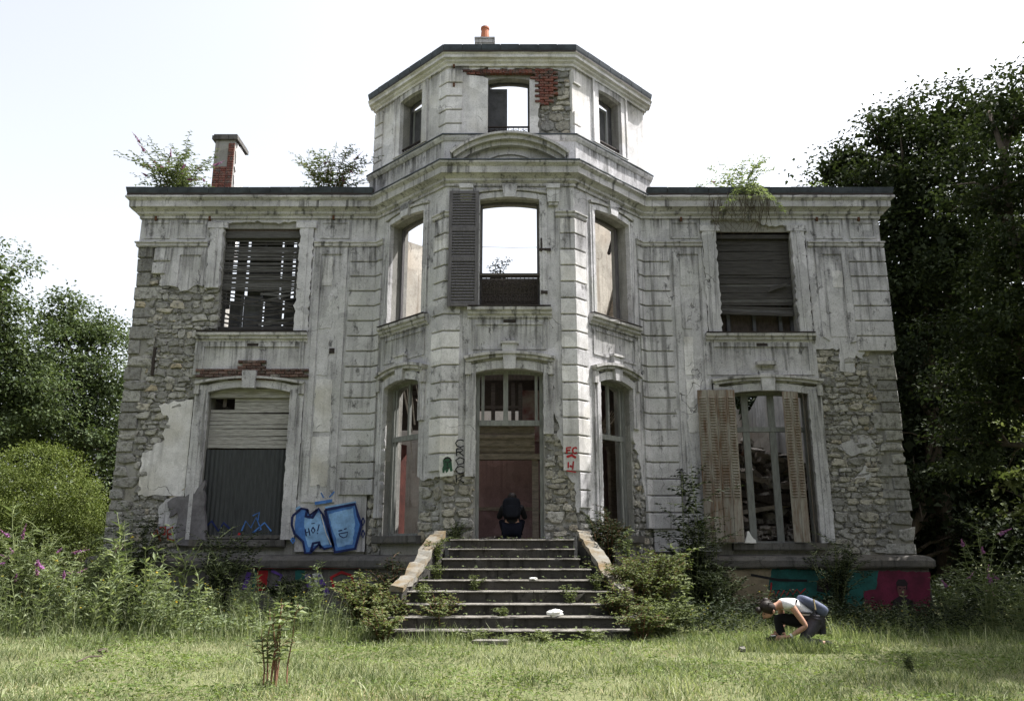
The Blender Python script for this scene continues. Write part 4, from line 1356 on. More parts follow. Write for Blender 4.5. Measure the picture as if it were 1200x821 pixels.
pbox('inner_wall', 'inner', FI(18.1), 0.93, 1.7, 1.5, 5.4, -0.15, 0)
# glazed screen at the back of the hall
for u in (-0.95, -0.42, 0.08, 0.26):
    pbox('screen_post', 'darkwood', FI(19.6), u - 0.05, u + 0.05, 4.0, 5.4, -0.06, 0.0)
for z in (4.1, 4.75):
    pbox('screen_rail', 'darkwood', FI(19.6), -1.0, 0.3, z, z + 0.07, -0.05, -0.01)
# lit wall fragments seen through the upper bay windows
pbox('inner_wall', 'inner', Fr(-2.75, 19.9, s2, s2, s2, -s2), -0.3, 0.55, 5.6, 9.3, -0.2, 0)
mb = MB().prism(FI(21.2), [(-2.95, 5.6), (-1.9, 5.6), (-1.9, 8.62), (-2.9, 8.70)], -0.15, 0)
pw = part(mb, 'panelled_door', 'oldwood')
for q in ((6.0, 7.0), (7.15, 8.45)):
    part(MB().prism(FI(21.2), rect(-2.75, -2.05, *q), 0.0, 0.03, [rect(-2.68, -2.12, q[0] + 0.07, q[1] - 0.07)]), 'door_panel', 'oldwood', pw)
part(MB().prism(Fr(2.05, 18.45, s2, s2, s2, -s2), rough([(-0.6, 5.6), (2.3, 5.6), (2.3, 6.6), (1.2, 8.0), (0.6, 9.3), (-0.6, 9.9)], 0.04, 0.25, keep=(0,)), -0.2, 0), 'inner_wall', 'inner')
FQ = Fr(CX + 3.3, 17.2, 0, 1, -1, 0)
part(MB().prism(FQ, rough([(0.9, 5.6), (5.5, 5.6), (5.5, 6.1), (4.0, 6.4), (0.9, 6.3)], 0.05, 0.3, keep=(0,)), -0.2, 0), 'inner_wall', 'inner')
part(MB().bar((2.25, 18.5, 6.0), (2.9, 19.15, 8.4), 0.14, 0.2), 'stair_string', 'oldwood')
part(MB().bar((2.35, 18.2, 8.3), (2.55, 18.5, 9.0), 0.06, 0.06), 'iron_stay', 'iron')
FQ2 = Fr(CX - 3.3, 17.2, 0, 1, 1, 0)
part(MB().prism(FQ2, rough([(0.9, 1.5), (6.5, 1.5), (6.5, 5.3), (0.9, 5.35)], 0.03, 0.3, keep=(0,)), -0.2, 0), 'inner_wall', 'inner')
part(MB().prism(Fr(CX + 3.3, 17.2, 0, 1, -1, 0), rect(0.9, 6.5, 1.5, 5.3), -0.2, 0.01), 'inner_wall', 'oldwood')
# hanging laths and painted board behind the left canted window
rg = random.Random(4)
pbox('painted_board', paint('orange_red_paint', (0.085, 0.026, 0.02)), Fr(CX - 2.55, 18.3, 0.5, 0.86, 0.86, -0.5), 0.02, 0.30, 1.55, 3.7, -0.04, 0.0)
pbox('painted_board', paint('slate_blue_paint', (0.13, 0.16, 0.28)), Fr(CX - 2.62, 18.2, 0.5, 0.86, 0.86, -0.5), -0.08, 0.06, 1.55, 4.3, -0.03, 0.0)
for i in range(9):
    x = -2.75 + i * 0.1
    part(MB().bar((x, 18.6 + rg.uniform(0, .4), 5.35), (x + rg.uniform(0.1, 0.5), 18.7 + rg.uniform(0, .3), rg.uniform(3.1, 4.3)), 0.05, 0.015), 'hanging_lath', 'inner')
for i in range(14):
    x = 1.75 + i * 0.1
    part(MB().bar((x, 18.7 + rg.uniform(0, .3), 3.6 + i * 0.1 + rg.uniform(-.1, .1)), (x + 0.55, 18.9, 4.5 + i * 0.06), 0.06, 0.02), 'hanging_lath', 'oldwood')
# arched panelling behind the right canted window
FV = Fr(CX + 2.2, 19.4, 0.8, 0.6, 0.6, -0.8)
part(MB().prism(FV, rect(-0.9, 0.9, 1.5, 4.4), -0.06, 0, [opening(-0.28, 0.28, 1.6, 3.6, 3.88)]), 'arched_panelling', 'oldwood')
part(MB().prism(FV, opening(-0.36, 0.36, 1.52, 3.6, 3.96), 0, 0.05, [opening(-0.27, 0.27, 1.6, 3.6, 3.87)]), 'arch_moulding', 'oldwood')
pbox('inner_wall', 'maroon', FV, -0.8, 0.8, 1.5, 4.3, -0.5, -0.45)

# rubble heap inside the right wing
def heap(name, cx, cy, rx, ry, h, z0, n, seed, mat, smin, smax):
    rg = random.Random(seed)
    mb = MB()
    for i in range(n):
        a, r = rg.uniform(0, 6.283), math.sqrt(rg.random())
        x, y = cx + rx * r * math.cos(a), cy + ry * r * math.sin(a)
        z = z0 + h * (1 - r * r) * rg.uniform(0.75, 1.0)
        s = rg.uniform(smin, smax)
        v, f = block_mesh(rg.randrange(999))
        m = Matrix.Rotation(rg.uniform(0, 6), 3, 'Z') @ Matrix.Rotation(rg.gauss(0, 0.5), 3, 'X')
        k = (s * rg.uniform(.6, 2.2), s * rg.uniform(.5, 1.0), s * rg.uniform(.3, .9))
        mb.add([Vector((x, y, z)) + m @ Vector((p[0] * k[0], p[1] * k[1], p[2] * k[2])) for p in v], f)
    core = []
    return tag(part(mb, name, mat), kind='stuff')
heap('fallen_rubble', 6.2, 21.5, 2.6, 2.6, 2.7, 1.4, 900, 3, 'rubble', 0.12, 0.34)
heap('fallen_rubble', 5.9, 18.7, 0.9, 0.45, 0.35, 1.45, 220, 5, 'rubble', 0.05, 0.14)
heap('fallen_rubble', -0.3, 17.2, 0.5, 0.4, 0.12, 1.48, 60, 8, 'rubble', 0.05, 0.12)
rg = random.Random(12)
for i in range(15):
    x, y = rg.uniform(4.6, 7.2), rg.uniform(18.9, 21.5)
    a = rg.uniform(-0.9, 0.9)
    L = rg.uniform(0.7, 1.5)
    z = 1.9 + (y - 18.6) * 0.65 + rg.uniform(-.2, .5)
    part(MB().bar((x - L * math.cos(a), y - rg.uniform(0, .6), z - L * math.sin(a) * 0.7), (x + L * math.cos(a), y + rg.uniform(0, .6), z + L * math.sin(a) * 0.7), rg.uniform(0.07, 0.16), rg.uniform(0.07, 0.2)), 'fallen_beam', rg.choice(['charred', 'charred', 'oldwood']))
pbox('inner_wall', 'inner', FI(24.5), 4.2, 8.2, 1.5, 5.0, -0.2, 0)
pbox('inner_wall', 'inner', FI(26), -8.2, -3.5, 5.6, 6.8, -0.2, 0)
# cable far behind the shell
part(MB().tube([(-4, 30.0, 13.15), (0, 30.0, 13.08), (4, 30.0, 13.12)], 0.012, 4), 'cable', 'iron')

# ------------------------------------------------------------------ chimneys
def chimney_left():
    c = at(262, 217, 20.4)
    ch = part(MB().box(Fr(c.x, c.y, 1, 0, 0, -1), -0.34, 0.22, 9.2, 12.55, -0.8, 0), 'chimney', 'core')
    F2 = Fr(c.x, c.y, 1, 0, 0, -1)
    for i in range(20):
        for j in range(3):
            if i < 10 or j == 2:
                place(BRK['brick'][rnd.randrange(4)], 'brick', F2, -0.24 + j * 0.185, 11.05 + i * 0.072, 0.175, 0.062, 0.06, -0.03, 0, None)
    F3 = Fr(c.x + 0.22, c.y, 0, 1, 1, 0)
    part(MB().prism(F3, rough(rect(0.10, 0.78, 9.2, 12.5), 0.03, 0.12), -0.01, 0.03), 'chimney_sunlit_face', 'plaster_light', ch)  # right face given paler plaster to stand for the sun on it
    part(MB().box(F2, -0.42, 0.30, 12.55, 12.66, -0.88, 0.08).box(F2, -0.39, 0.27, 12.66, 12.72, -0.84, 0.04), 'chimney_cap', 'plinth', ch)
chimney_left()
def chimney_top():
    c = at(568, 50, 18.6)
    F2 = Fr(c.x, c.y, 1, 0, 0, -1)
    ch = part(MB().box(F2, -0.2, 0.2, 12.0, 14.40, -0.4, 0), 'chimney', 'plaster')
    part(MB().box(F2, -0.25, 0.25, 14.40, 14.52, -0.45, 0.05).box(F2, -0.23, 0.23, 14.34, 14.40, -0.43, 0.03).box(F2, -0.27, 0.27, 14.52, 14.56, -0.47, 0.07), 'chimney_cap', 'moulding', ch)
    p = Vector((c.x, c.y + 0.2, 14.55))
    part(MB().tube([p, p + Vector((0, 0, .05)), p + Vector((0, 0, .4)), p + Vector((0, 0, .42)), p + Vector((0, 0, .47))], [0.13, 0.13, 0.10, 0.12, 0.115], 14), 'chimney_pot', 'terracotta', ch)
chimney_top()

# ------------------------------------------------------------------ entrance steps
stairs = thing('entrance_steps', (0, 14, 0), 'wide flared stone staircase rising to the front doorway', 'steps')
stw = [(528.5, 672), (526, 673), (519, 679), (504, 692), (492, 705), (474, 717), (459, 733), (450, 749), (441, 757)]
sty = [631.5, 642.4, 653.2, 664.8, 676, 689.3, 701.9, 716.6, 731.6]
RISE, TREAD, YTOP = 0.17, 0.32, 15.2
for i in range(9):
    Y = YTOP - TREAD * i
    z1 = 1.53 - RISE * i
    z0 = z1 - RISE if i < 8 else -0.1
    xa, xb = at(stw[i][0], sty[i], Y).x, at(stw[i][1], sty[i], Y).x
    F2 = Fr(0, Y, 1, 0, 0, -1)
    back = -0.8 if i == 0 else -TREAD - 0.06
    z1 += rnd.uniform(-0.008, 0.006)
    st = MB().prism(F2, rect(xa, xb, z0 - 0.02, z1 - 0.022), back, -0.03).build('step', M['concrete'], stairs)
    # worn tread slabs, each laid separately
    k = 3 if i % 2 else 4
    us = [xa - 0.02] + [xa + (xb - xa) * (j + rnd.uniform(-.15, .15)) / k for j in range(1, k)] + [xb + 0.02]
    for j in range(k):
        mb = MB()
        L = us[j + 1] - us[j] - 0.006
        n = max(2, int(L / 0.14))
        vs = []
        for q in range(n + 1):
            u = us[j] + 0.003 + L * q / n
            chip = abs(rnd.gauss(0, 0.012)) + (rnd.uniform(0.03, 0.07) if rnd.random() < 0.09 else 0)
            for d, z in ((back + 0.01, z1 - 0.025), (-0.005 - chip, z1 - 0.025), (0.012 - chip, z1 - 0.02), (0.012 - chip, z1 - 0.008 - chip * 0.3), (0.0 - chip, z1), (back + 0.01, z1)):
                vs.append(F2.p(u, z, d))
        fs = [tuple(range(6)), tuple(6 * n + t for t in reversed(range(6)))]
        for q in range(n):
            for t in range(6):
                t2 = (t + 1) % 6
                fs.append((6 * q + t, 6 * q + t2, 6 * q + 6 + t2, 6 * q + 6 + t))
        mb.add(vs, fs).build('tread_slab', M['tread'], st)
def cheek(pts, name='cheek_wall'):
    """curved side wall of the steps: pts are (x, y, z top)"""
    mb, cp = MB(), MB()
    P = []
    for i in range(len(pts) - 1):
        for t in range(4):
            f = t / 4
            P.append(Vector(pts[i]).lerp(Vector(pts[i + 1]), f))
    P.append(Vector(pts[-1]))
    sm = P[:]
    for _ in range(3):
        sm = [sm[0]] + [(sm[i - 1] + sm[i] * 2 + sm[i + 1]) / 4 for i in range(1, len(sm) - 1)] + [sm[-1]]
    def ring(m, w, lo, hi, jit):
        vs = []
        for i, p in enumerate(sm):
            t = sm[min(i + 1, len(sm) - 1)] - sm[max(0, i - 1)]
            n = Vector((t.y, -t.x, 0)).normalized()
            for sgn, zz in ((-1, 0), (1, 0), (1, 1), (-1, 1)):
                z = (p.z + hi if zz else (lo if isinstance(lo, float) and lo < 0 else p.z + lo))
                q = p + n * sgn * (w / 2 + rnd.uniform(-jit, jit))
                vs.append((q.x, q.y, z + rnd.uniform(-jit, jit)))
        fs = [(0, 1, 2, 3), tuple(4 * (len(sm) - 1) + k for k in (3, 2, 1, 0))]
        for i in range(len(sm) - 1):
            for k in range(4):
                k2 = (k + 1) % 4
                fs.append((4 * i + k, 4 * i + k2, 4 * i + 4 + k2, 4 * i + 4 + k))
        m.add(vs, fs)
    ring(mb, 0.20, -0.15, -0.002, 0.01)
    ring(cp, 0.24, 0.0, 0.09, 0.025)
    w = mb.build(name, M['concrete'], stairs)
    cp.build('coping', M['coping'], w)
pl = [at(516, 622, 15.3), at(508, 630, 15.05), at(499, 642, 14.75), at(489, 660, 14.3), at(478, 676, 13.85), at(464, 686, 13.45)]
cheek([(p.x, p.y, p.z - 0.1) for p in pl])
pr = [at(682, 621, 15.3), at(690, 630, 15.05), at(699, 645, 14.7), at(710, 662, 14.25), at(722, 680, 13.8), at(736, 690, 13.45)]
cheek([(p.x, p.y, p.z - 0.1) for p in pr])
MB().box(Fr(CX, 15.2, 1, 0, 0, -1), -1.14, 1.14, -0.1, 1.48, -1.2, -0.78).build('landing', M['concrete'], stairs)
MB().box(Fr(CX, 15.95, 1, 0, 0, -1), -1.1, 1.1, 1.48, 1.525, -0.9, -0.03).build('landing_slab', M['tread'], stairs)
# ------------------------------------------------------------------ painted writing and pictures on the walls
PAINT = {k: paint(k + '_spray', c) for k, c in dict(navy=(0.01, 0.02, 0.10), blue=(0.07, 0.19, 0.50), sky=(0.25, 0.45, 0.74), black=(0.012, 0.012, 0.013), red=(0.40, 0.02, 0.025),
                                                  teal=(0.012, 0.10, 0.09), magenta=(0.13, 0.012, 0.04), dark=(0.02, 0.012, 0.016), violet=(0.12, 0.06, 0.3), pale=(0.62, 0.62, 0.6), sand=(0.26, 0.21, 0.14), skin=(0.15, 0.06, 0.06), slate=(0.16, 0.152, 0.165), green=(0.03, 0.09, 0.05)).items()}
def ribbon(mb, F, pts, w, d, px=True):
    P = [Vector(F.px(x, y, d)) if px else Vector((x, y)) for x, y in pts]
    L, Rr = [], []
    for i, p in enumerate(P):
        t = (P[min(i + 1, len(P) - 1)] - P[max(i - 1, 0)])
        t = t.normalized() if t.length > 1e-6 else Vector((1, 0))
        n = Vector((-t.y, t.x))
        L.append(p + n * w / 2)
        Rr.append(p - n * w / 2)
    vs = [F.p(q.x, q.y, d) for q in L] + [F.p(q.x, q.y, d) for q in Rr]
    k = len(P)
    mb.add(vs, [(i, i + 1, k + i + 1, k + i) for i in range(k - 1)])
def graffiti(name, F, items, parent=None, label=None):
    """items: (kind, colour, points in photo pixels, width, d)"""
    root = None
    by = {}
    for kind, colr, pts, w, d in items:
        mb = by.setdefault((colr, len(by)), MB())
        if kind == 's':
            ribbon(mb, F, pts, w, d)
        else:
            mb.prism(F, rough([F.px(x, y, d) for x, y in pts], 0.008, 0.06), d - 0.003, d)
    for c, mb in by.items():
        o = part(mb, name if root is None else 'paint_stroke', PAINT[c if isinstance(c, str) else c[0]], root or parent or mansion, fix=False)
        if root is None:
            root = o
            if label: o['label'] = label
    return root
Z6 = lambda pts: [(330 + x / 3.04, 450 + y / 3.04) for x, y in pts]
H_ = Z6([(38, 470), (70, 442), (92, 446), (100, 466), (132, 442), (150, 470), (185, 578), (152, 586), (132, 570), (102, 600), (84, 600), (76, 560), (46, 532), (36, 500)])
B_ = Z6([(155, 447), (262, 426), (272, 466), (284, 500), (262, 585), (190, 598), (176, 540)])
graffiti('graffiti', FW, [('f', 'blue', H_, 0, 0.042), ('f', 'blue', B_, 0, 0.042), ('f', 'sky', Z6([(82, 470), (100, 480), (134, 455), (170, 570), (140, 572), (96, 580), (84, 540)]), 0, 0.046),
    ('f', 'sky', Z6([(168, 462), (254, 440), (262, 500), (252, 570), (200, 580), (186, 530)]), 0, 0.046),
    ('s', 'navy', H_ + H_[:1], 0.05, 0.050), ('s', 'navy', B_ + B_[:1], 0.06, 0.050), ('s', 'navy', Z6([(92, 446), (86, 470), (110, 474), (126, 446)]), 0.07, 0.05), ('s', 'navy', Z6([(104, 596), (112, 566), (134, 562), (140, 584)]), 0.06, 0.05),
    ('s', 'navy', Z6([(290, 474), (296, 488), (290, 502), (284, 490), (290, 474)]), 0.03, 0.05), ('s', 'navy', Z6([(290, 518), (296, 532), (290, 546), (284, 534), (290, 518)]), 0.03, 0.05), ('s', 'blue', Z6([(40, 545), (46, 556), (40, 566), (34, 556), (40, 545)]), 0.04, 0.05),
    ('s', 'navy', Z6([(84, 515), (88, 540), (86, 528), (98, 524), (96, 512), (101, 538)]), 0.025, 0.051), ('s', 'navy', Z6([(112, 508), (106, 520), (112, 530), (119, 520), (112, 508)]), 0.025, 0.051), ('s', 'navy', Z6([(106, 496), (118, 494)]), 0.02, 0.051), ('s', 'navy', Z6([(134, 498), (128, 522)]), 0.025, 0.051), ('s', 'navy', Z6([(127, 529), (129, 532)]), 0.03, 0.051),
    ('s', 'navy', Z6([(202, 522), (216, 519)]), 0.025, 0.051), ('s', 'navy', Z6([(222, 516), (232, 513)]), 0.025, 0.051), ('s', 'navy', Z6([(204, 532), (236, 526), (232, 542), (220, 546), (208, 540), (204, 532)]), 0.022, 0.051),
    ('s', 'pale', Z6([(140, 462), (158, 530), (176, 572)]), 0.02, 0.052), ('s', 'blue', Z6([(118, 424), (180, 414)]), 0.07, 0.05), ('s', 'blue', Z6([(150, 404), (140, 386)]), 0.03, 0.05), ('s', 'blue', Z6([(170, 402), (188, 382)]), 0.03, 0.05), ('s', 'sky', Z6([(155, 440), (265, 420)]), 0.05, 0.041), ('s', 'sky', Z6([(40, 450), (66, 436)]), 0.05, 0.041)],
    label='blue graffiti lettering with dark outlines beside the bay')
def text_strokes(word, x0, y0, w, h, vertical=False, gap=1.25):
    G = {'C': [[(.95, .15), (.6, 0), (.2, .1), (0, .45), (.15, .85), (.55, 1), (.95, .85)]], 'R': [[(0.1, 1), (0.1, 0)], [(0.1, 0.03), (.6, 0), (.85, .2), (.6, .45), (.1, .5)], [(.4, .5), (.95, 1)]], 'O': [[(.5, 0), (0, .4), (.3, 1), (.9, .8), (1, .25), (.5, 0)]],
         'K': [[(.05, 0), (0.1, 1)], [(.9, 0), (.1, .55), (1, 1)]], 'F': [[(1, 0), (0, 0.05), (0.05, 1)], [(0, .5), (.8, .45)]], 'P': [[(0, 1), (0, 0), (.9, .1), (.8, .5), (0, .55)]], 'S': [[(1, 0), (.2, .1), (.1, .45), (.9, .55), (.8, 1), (0, .95)]], 'G': [[(1, .1), (.4, 0), (0, .5), (.4, 1), (1, .9), (1, .5), (.6, .5)]], 'Y': [[(0, 0), (.5, .5), (1, 0)], [(.5, .5), (.4, 1)]]}
    out = []
    for i, ch in enumerate(word):
        for st in G[ch]:
            if vertical:
                out.append([(x0 + p[0] * w, y0 + (i * gap + p[1]) * h) for p in st])
            else:
                out.append([(x0 + (i * gap + p[0]) * w, y0 + p[1] * h) for p in st])
    return out
graffiti('graffiti', FC, [('s', 'black', st, 0.026, 0.066) for st in text_strokes('CROCK', 534, 515, 10, 8.6, True, 1.2)], label='black vertical tag reading CROCK left of the doorway')
graffiti('graffiti', FC, [('s', 'red', st, 0.035, 0.05) for st in text_strokes('FC', 664, 524, 5.5, 7)] + [('s', 'red', [(664, 535), (670, 533), (675, 536)], 0.05, 0.05), ('s', 'red', [(666, 541), (666, 548)], 0.03, 0.05), ('s', 'red', [(672, 540), (671, 550)], 0.03, 0.05), ('s', 'red', [(664, 551), (675, 553)], 0.025, 0.05), ('s', 'red', [(668, 545), (670, 547)], 0.04, 0.05)], label='red stencil of letters right of the doorway')
graffiti('graffiti', FW, [('s', 'red', [(178, 628), (184, 620), (187, 632)], 0.035, 0.03), ('s', 'red', [(187, 618), (194, 617), (193, 626), (187, 626), (188, 634)], 0.035, 0.03), ('s', 'red', [(203, 617), (196, 621), (197, 632), (204, 633)], 0.035, 0.03), ('s', 'red', [(196, 626), (202, 625)], 0.03, 0.03)], label='red scrawled tag low on the left wall')
for x in (516,):
    p0 = [(515, 533), (532, 532), (531, 557), (515, 558)]
    graffiti('poster', FC, [('f', 'pale', p0, 0, 0.052), ('f', 'green', [(518.5, 553), (519.5, 545), (519, 539), (521.5, 535.5), (525, 534.5), (528.5, 537), (529.5, 543), (530.5, 551), (528, 552.5), (526.5, 548), (525, 552), (523, 554), (521.5, 550), (520.5, 554)], 0, 0.056), ('s', 'dark', [(521.5, 540.5), (523.5, 541)], 0.025, 0.060), ('s', 'dark', [(525.5, 541), (527.8, 540.4)], 0.025, 0.060), ('s', 'dark', [(524.5, 541), (524, 545), (525.2, 545.5)], 0.018, 0.060), ('s', 'dark', [(522.8, 548), (526.4, 547.6)], 0.02, 0.060), ('s', 'dark', [(520, 538), (523, 536), (527, 536.4), (529, 540)], 0.03, 0.060)], label='small white paste-up with a dark green mask')
# blue marks on the ribbed sheet
graffiti('graffiti', FW, [('s', 'blue', [(283, 622), (288, 610), (294, 618), (300, 606), (306, 620), (296, 624), (310, 612), (318, 622)], 0.035, -0.13), ('s', 'navy', [(240, 618), (248, 610), (256, 622), (262, 612), (270, 620)], 0.05, -0.13), ('s', 'red', [(277, 632), (281, 624)], 0.05, -0.13), ('s', 'blue', [(296, 604), (304, 600), (302, 610)], 0.03, -0.13)], label='blue spray tag on the dark ribbed sheet')
# plinth paintings
graffiti('graffiti', FW, [('f', 'sand', [(852, 668), (905, 666), (903, 706), (860, 708)], 0, 0.132), ('f', 'teal', [(905, 666), (1012, 668), (1012, 724), (960, 724), (930, 716), (900, 690)], 0, 0.133), ('f', 'magenta', [(1014, 668), (1090, 670), (1090, 728), (1012, 726)], 0, 0.134), ('f', 'teal', [(1012, 668), (1030, 668), (1026, 690), (1012, 692)], 0, 0.138),
    ('f', 'dark', [(957, 680), (972, 674), (976, 686), (968, 694), (957, 692)], 0, 0.138), ('f', 'dark', [(950, 708), (970, 700), (986, 706), (980, 720), (955, 722)], 0, 0.138), ('s', 'black', [(880, 673), (912, 679), (946, 680)], 0.05, 0.139),
    ('s', 'red', [(904, 682), (903, 694), (900, 701)], 0.03, 0.141), ('s', 'red', [(903, 698), (907, 692), (909, 699), (913, 691), (915, 698), (919, 691), (922, 697), (926, 690), (929, 696), (934, 690), (938, 695), (944, 689)], 0.025, 0.141), ('s', 'teal', [(918, 688), (930, 684), (944, 687)], 0.05, 0.137),
    ('f', 'dark', [(1050, 682), (1053, 678), (1060, 678), (1064, 683), (1063, 690), (1051, 690)], 0, 0.142), ('f', 'skin', [(1052, 686), (1062, 686), (1062, 693), (1058, 699), (1055, 698), (1052, 693)], 0, 0.146), ('f', 'dark', [(1046, 704), (1054, 698), (1060, 698), (1070, 704), (1076, 724), (1044, 722)], 0, 0.140), ('s', 'dark', [(1053.5, 689), (1056, 689)], 0.02, 0.149), ('s', 'dark', [(1058.5, 689), (1061, 689)], 0.02, 0.149), ('s', 'dark', [(1055, 695.5), (1059.5, 695.5)], 0.018, 0.149), ('s', 'dark', [(1057.3, 689), (1057, 693)], 0.012, 0.149)],
    label='teal and magenta mural with a stencilled bust on the right plinth')
graffiti('graffiti', FW, [('s', 'red', [(282, 664), (440, 664)], 0.07, 0.135), ('s', 'violet', [(360, 672), (364, 690)], 0.12, 0.137), ('s', 'violet', [(372, 674), (384, 696)], 0.12, 0.137), ('f', 'pale', [(366, 672), (376, 670), (384, 690), (372, 692)], 0, 0.134), ('s', 'red', [(392, 690), (388, 676), (400, 670), (412, 674), (414, 684)], 0.06, 0.137), ('s', 'violet', [(292, 670), (286, 690)], 0.1, 0.137), ('s', 'teal', [(300, 668), (296, 692)], 0.06, 0.136), ('f', 'red', [(300, 668), (314, 668), (312, 690), (302, 692)], 0, 0.133), ('s', 'violet', [(318, 668), (330, 674), (324, 686)], 0.06, 0.137), ('f', 'teal', [(346, 668), (358, 668), (356, 680), (346, 682)], 0, 0.133)],
    label='red, violet and white graffiti on the left plinth')
# overpainted grey patches
for F, pts in ((FW, [(210, 581), (228, 578), (240, 562), (240, 638), (206, 638), (208, 600), (198, 606), (196, 588)]), (FW, [(766, 575), (776, 555), (800, 548), (806, 600), (780, 612)])):
    part(MB().prism(F, rough([F.px(x, y, 0.05) for x, y in pts], 0.02, 0.1), -0.06, 0.052 if pts[0][0] < 900 and pts[0][0] < 500 else (0.034 if pts[0][0] < 900 else -0.01)), 'overpainted_patch', PAINT['slate'])

# ------------------------------------------------------------------ foliage
rs = np.random.RandomState(11)
def unit(v):
    return v / np.maximum(np.linalg.norm(v, axis=1, keepdims=True), 1e-6)
def leaf_arrays(c, dirs, ln, wd, fold=0.25, rnd_roll=True, rs=rs):
    """diamond leaves, two triangles folded along the midrib"""
    n = len(c)
    d = unit(dirs)
    up = unit(np.stack([rs.normal(0, 0.5, n), rs.normal(0, 0.5, n), np.ones(n)], 1)) if rnd_roll else np.tile([0, 0, 1.0], (n, 1))
    s = unit(np.cross(d, up))
    nrm = np.cross(s, d)
    ln = np.asarray(ln).reshape(-1, 1) * np.ones((n, 1))
    w = ln * wd
    b = c
    t = c + d * ln - nrm * ln * 0.12
    m = c + d * ln * 0.42
    l = m + s * w * 0.5 + nrm * w * fold
    r = m - s * w * 0.5 + nrm * w * fold
    return np.stack([b, r, t, l], 1).reshape(-1, 3)
def leaf_obj(name, arr, mat, parent):
    n = len(arr) // 4
    base = np.arange(n)[:, None] * 4
    f = np.concatenate([base + np.array([[0, 1, 2]]), base + np.array([[0, 2, 3]])], 1)
    return fast_mesh(name, arr, f, 3, mat, parent)

LM = {
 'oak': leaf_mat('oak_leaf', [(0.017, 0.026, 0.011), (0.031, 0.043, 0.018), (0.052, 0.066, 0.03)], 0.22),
 'lime': leaf_mat('lime_leaf', [(0.046, 0.067, 0.031), (0.08, 0.106, 0.052), (0.128, 0.155, 0.084)], 0.28),
 'fresh': leaf_mat('fresh_leaf', [(0.08, 0.12, 0.035), (0.14, 0.185, 0.065), (0.21, 0.25, 0.10)], 0.35),
 'hedge': leaf_mat('hedge_leaf', [(0.075, 0.10, 0.028), (0.12, 0.15, 0.044), (0.17, 0.195, 0.066)], 0.25),
 'weed': leaf_mat('weed_leaf', [(0.105, 0.137, 0.072), (0.18, 0.218, 0.12), (0.28, 0.31, 0.195)], 0.36),
 'bush': leaf_mat('bush_leaf', [(0.07, 0.09, 0.035), (0.13, 0.155, 0.07), (0.21, 0.23, 0.12)], 0.3),
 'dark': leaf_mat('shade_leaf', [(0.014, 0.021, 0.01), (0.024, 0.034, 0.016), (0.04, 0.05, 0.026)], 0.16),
 'bud': leaf_mat('buddleia_leaf', [(0.07, 0.095, 0.045), (0.11, 0.135, 0.065), (0.16, 0.18, 0.10)], 0.3),
 'grass': leaf_mat('grass_blade', [(0.05, 0.076, 0.03), (0.13, 0.168, 0.072), (0.27, 0.305, 0.16), (0.45, 0.46, 0.31)], 0.35, 0.6),
 'straw': leaf_mat('dry_grass', [(0.34, 0.29, 0.17), (0.45, 0.39, 0.25), (0.25, 0.2, 0.11)], 0.2, 0.8),
}

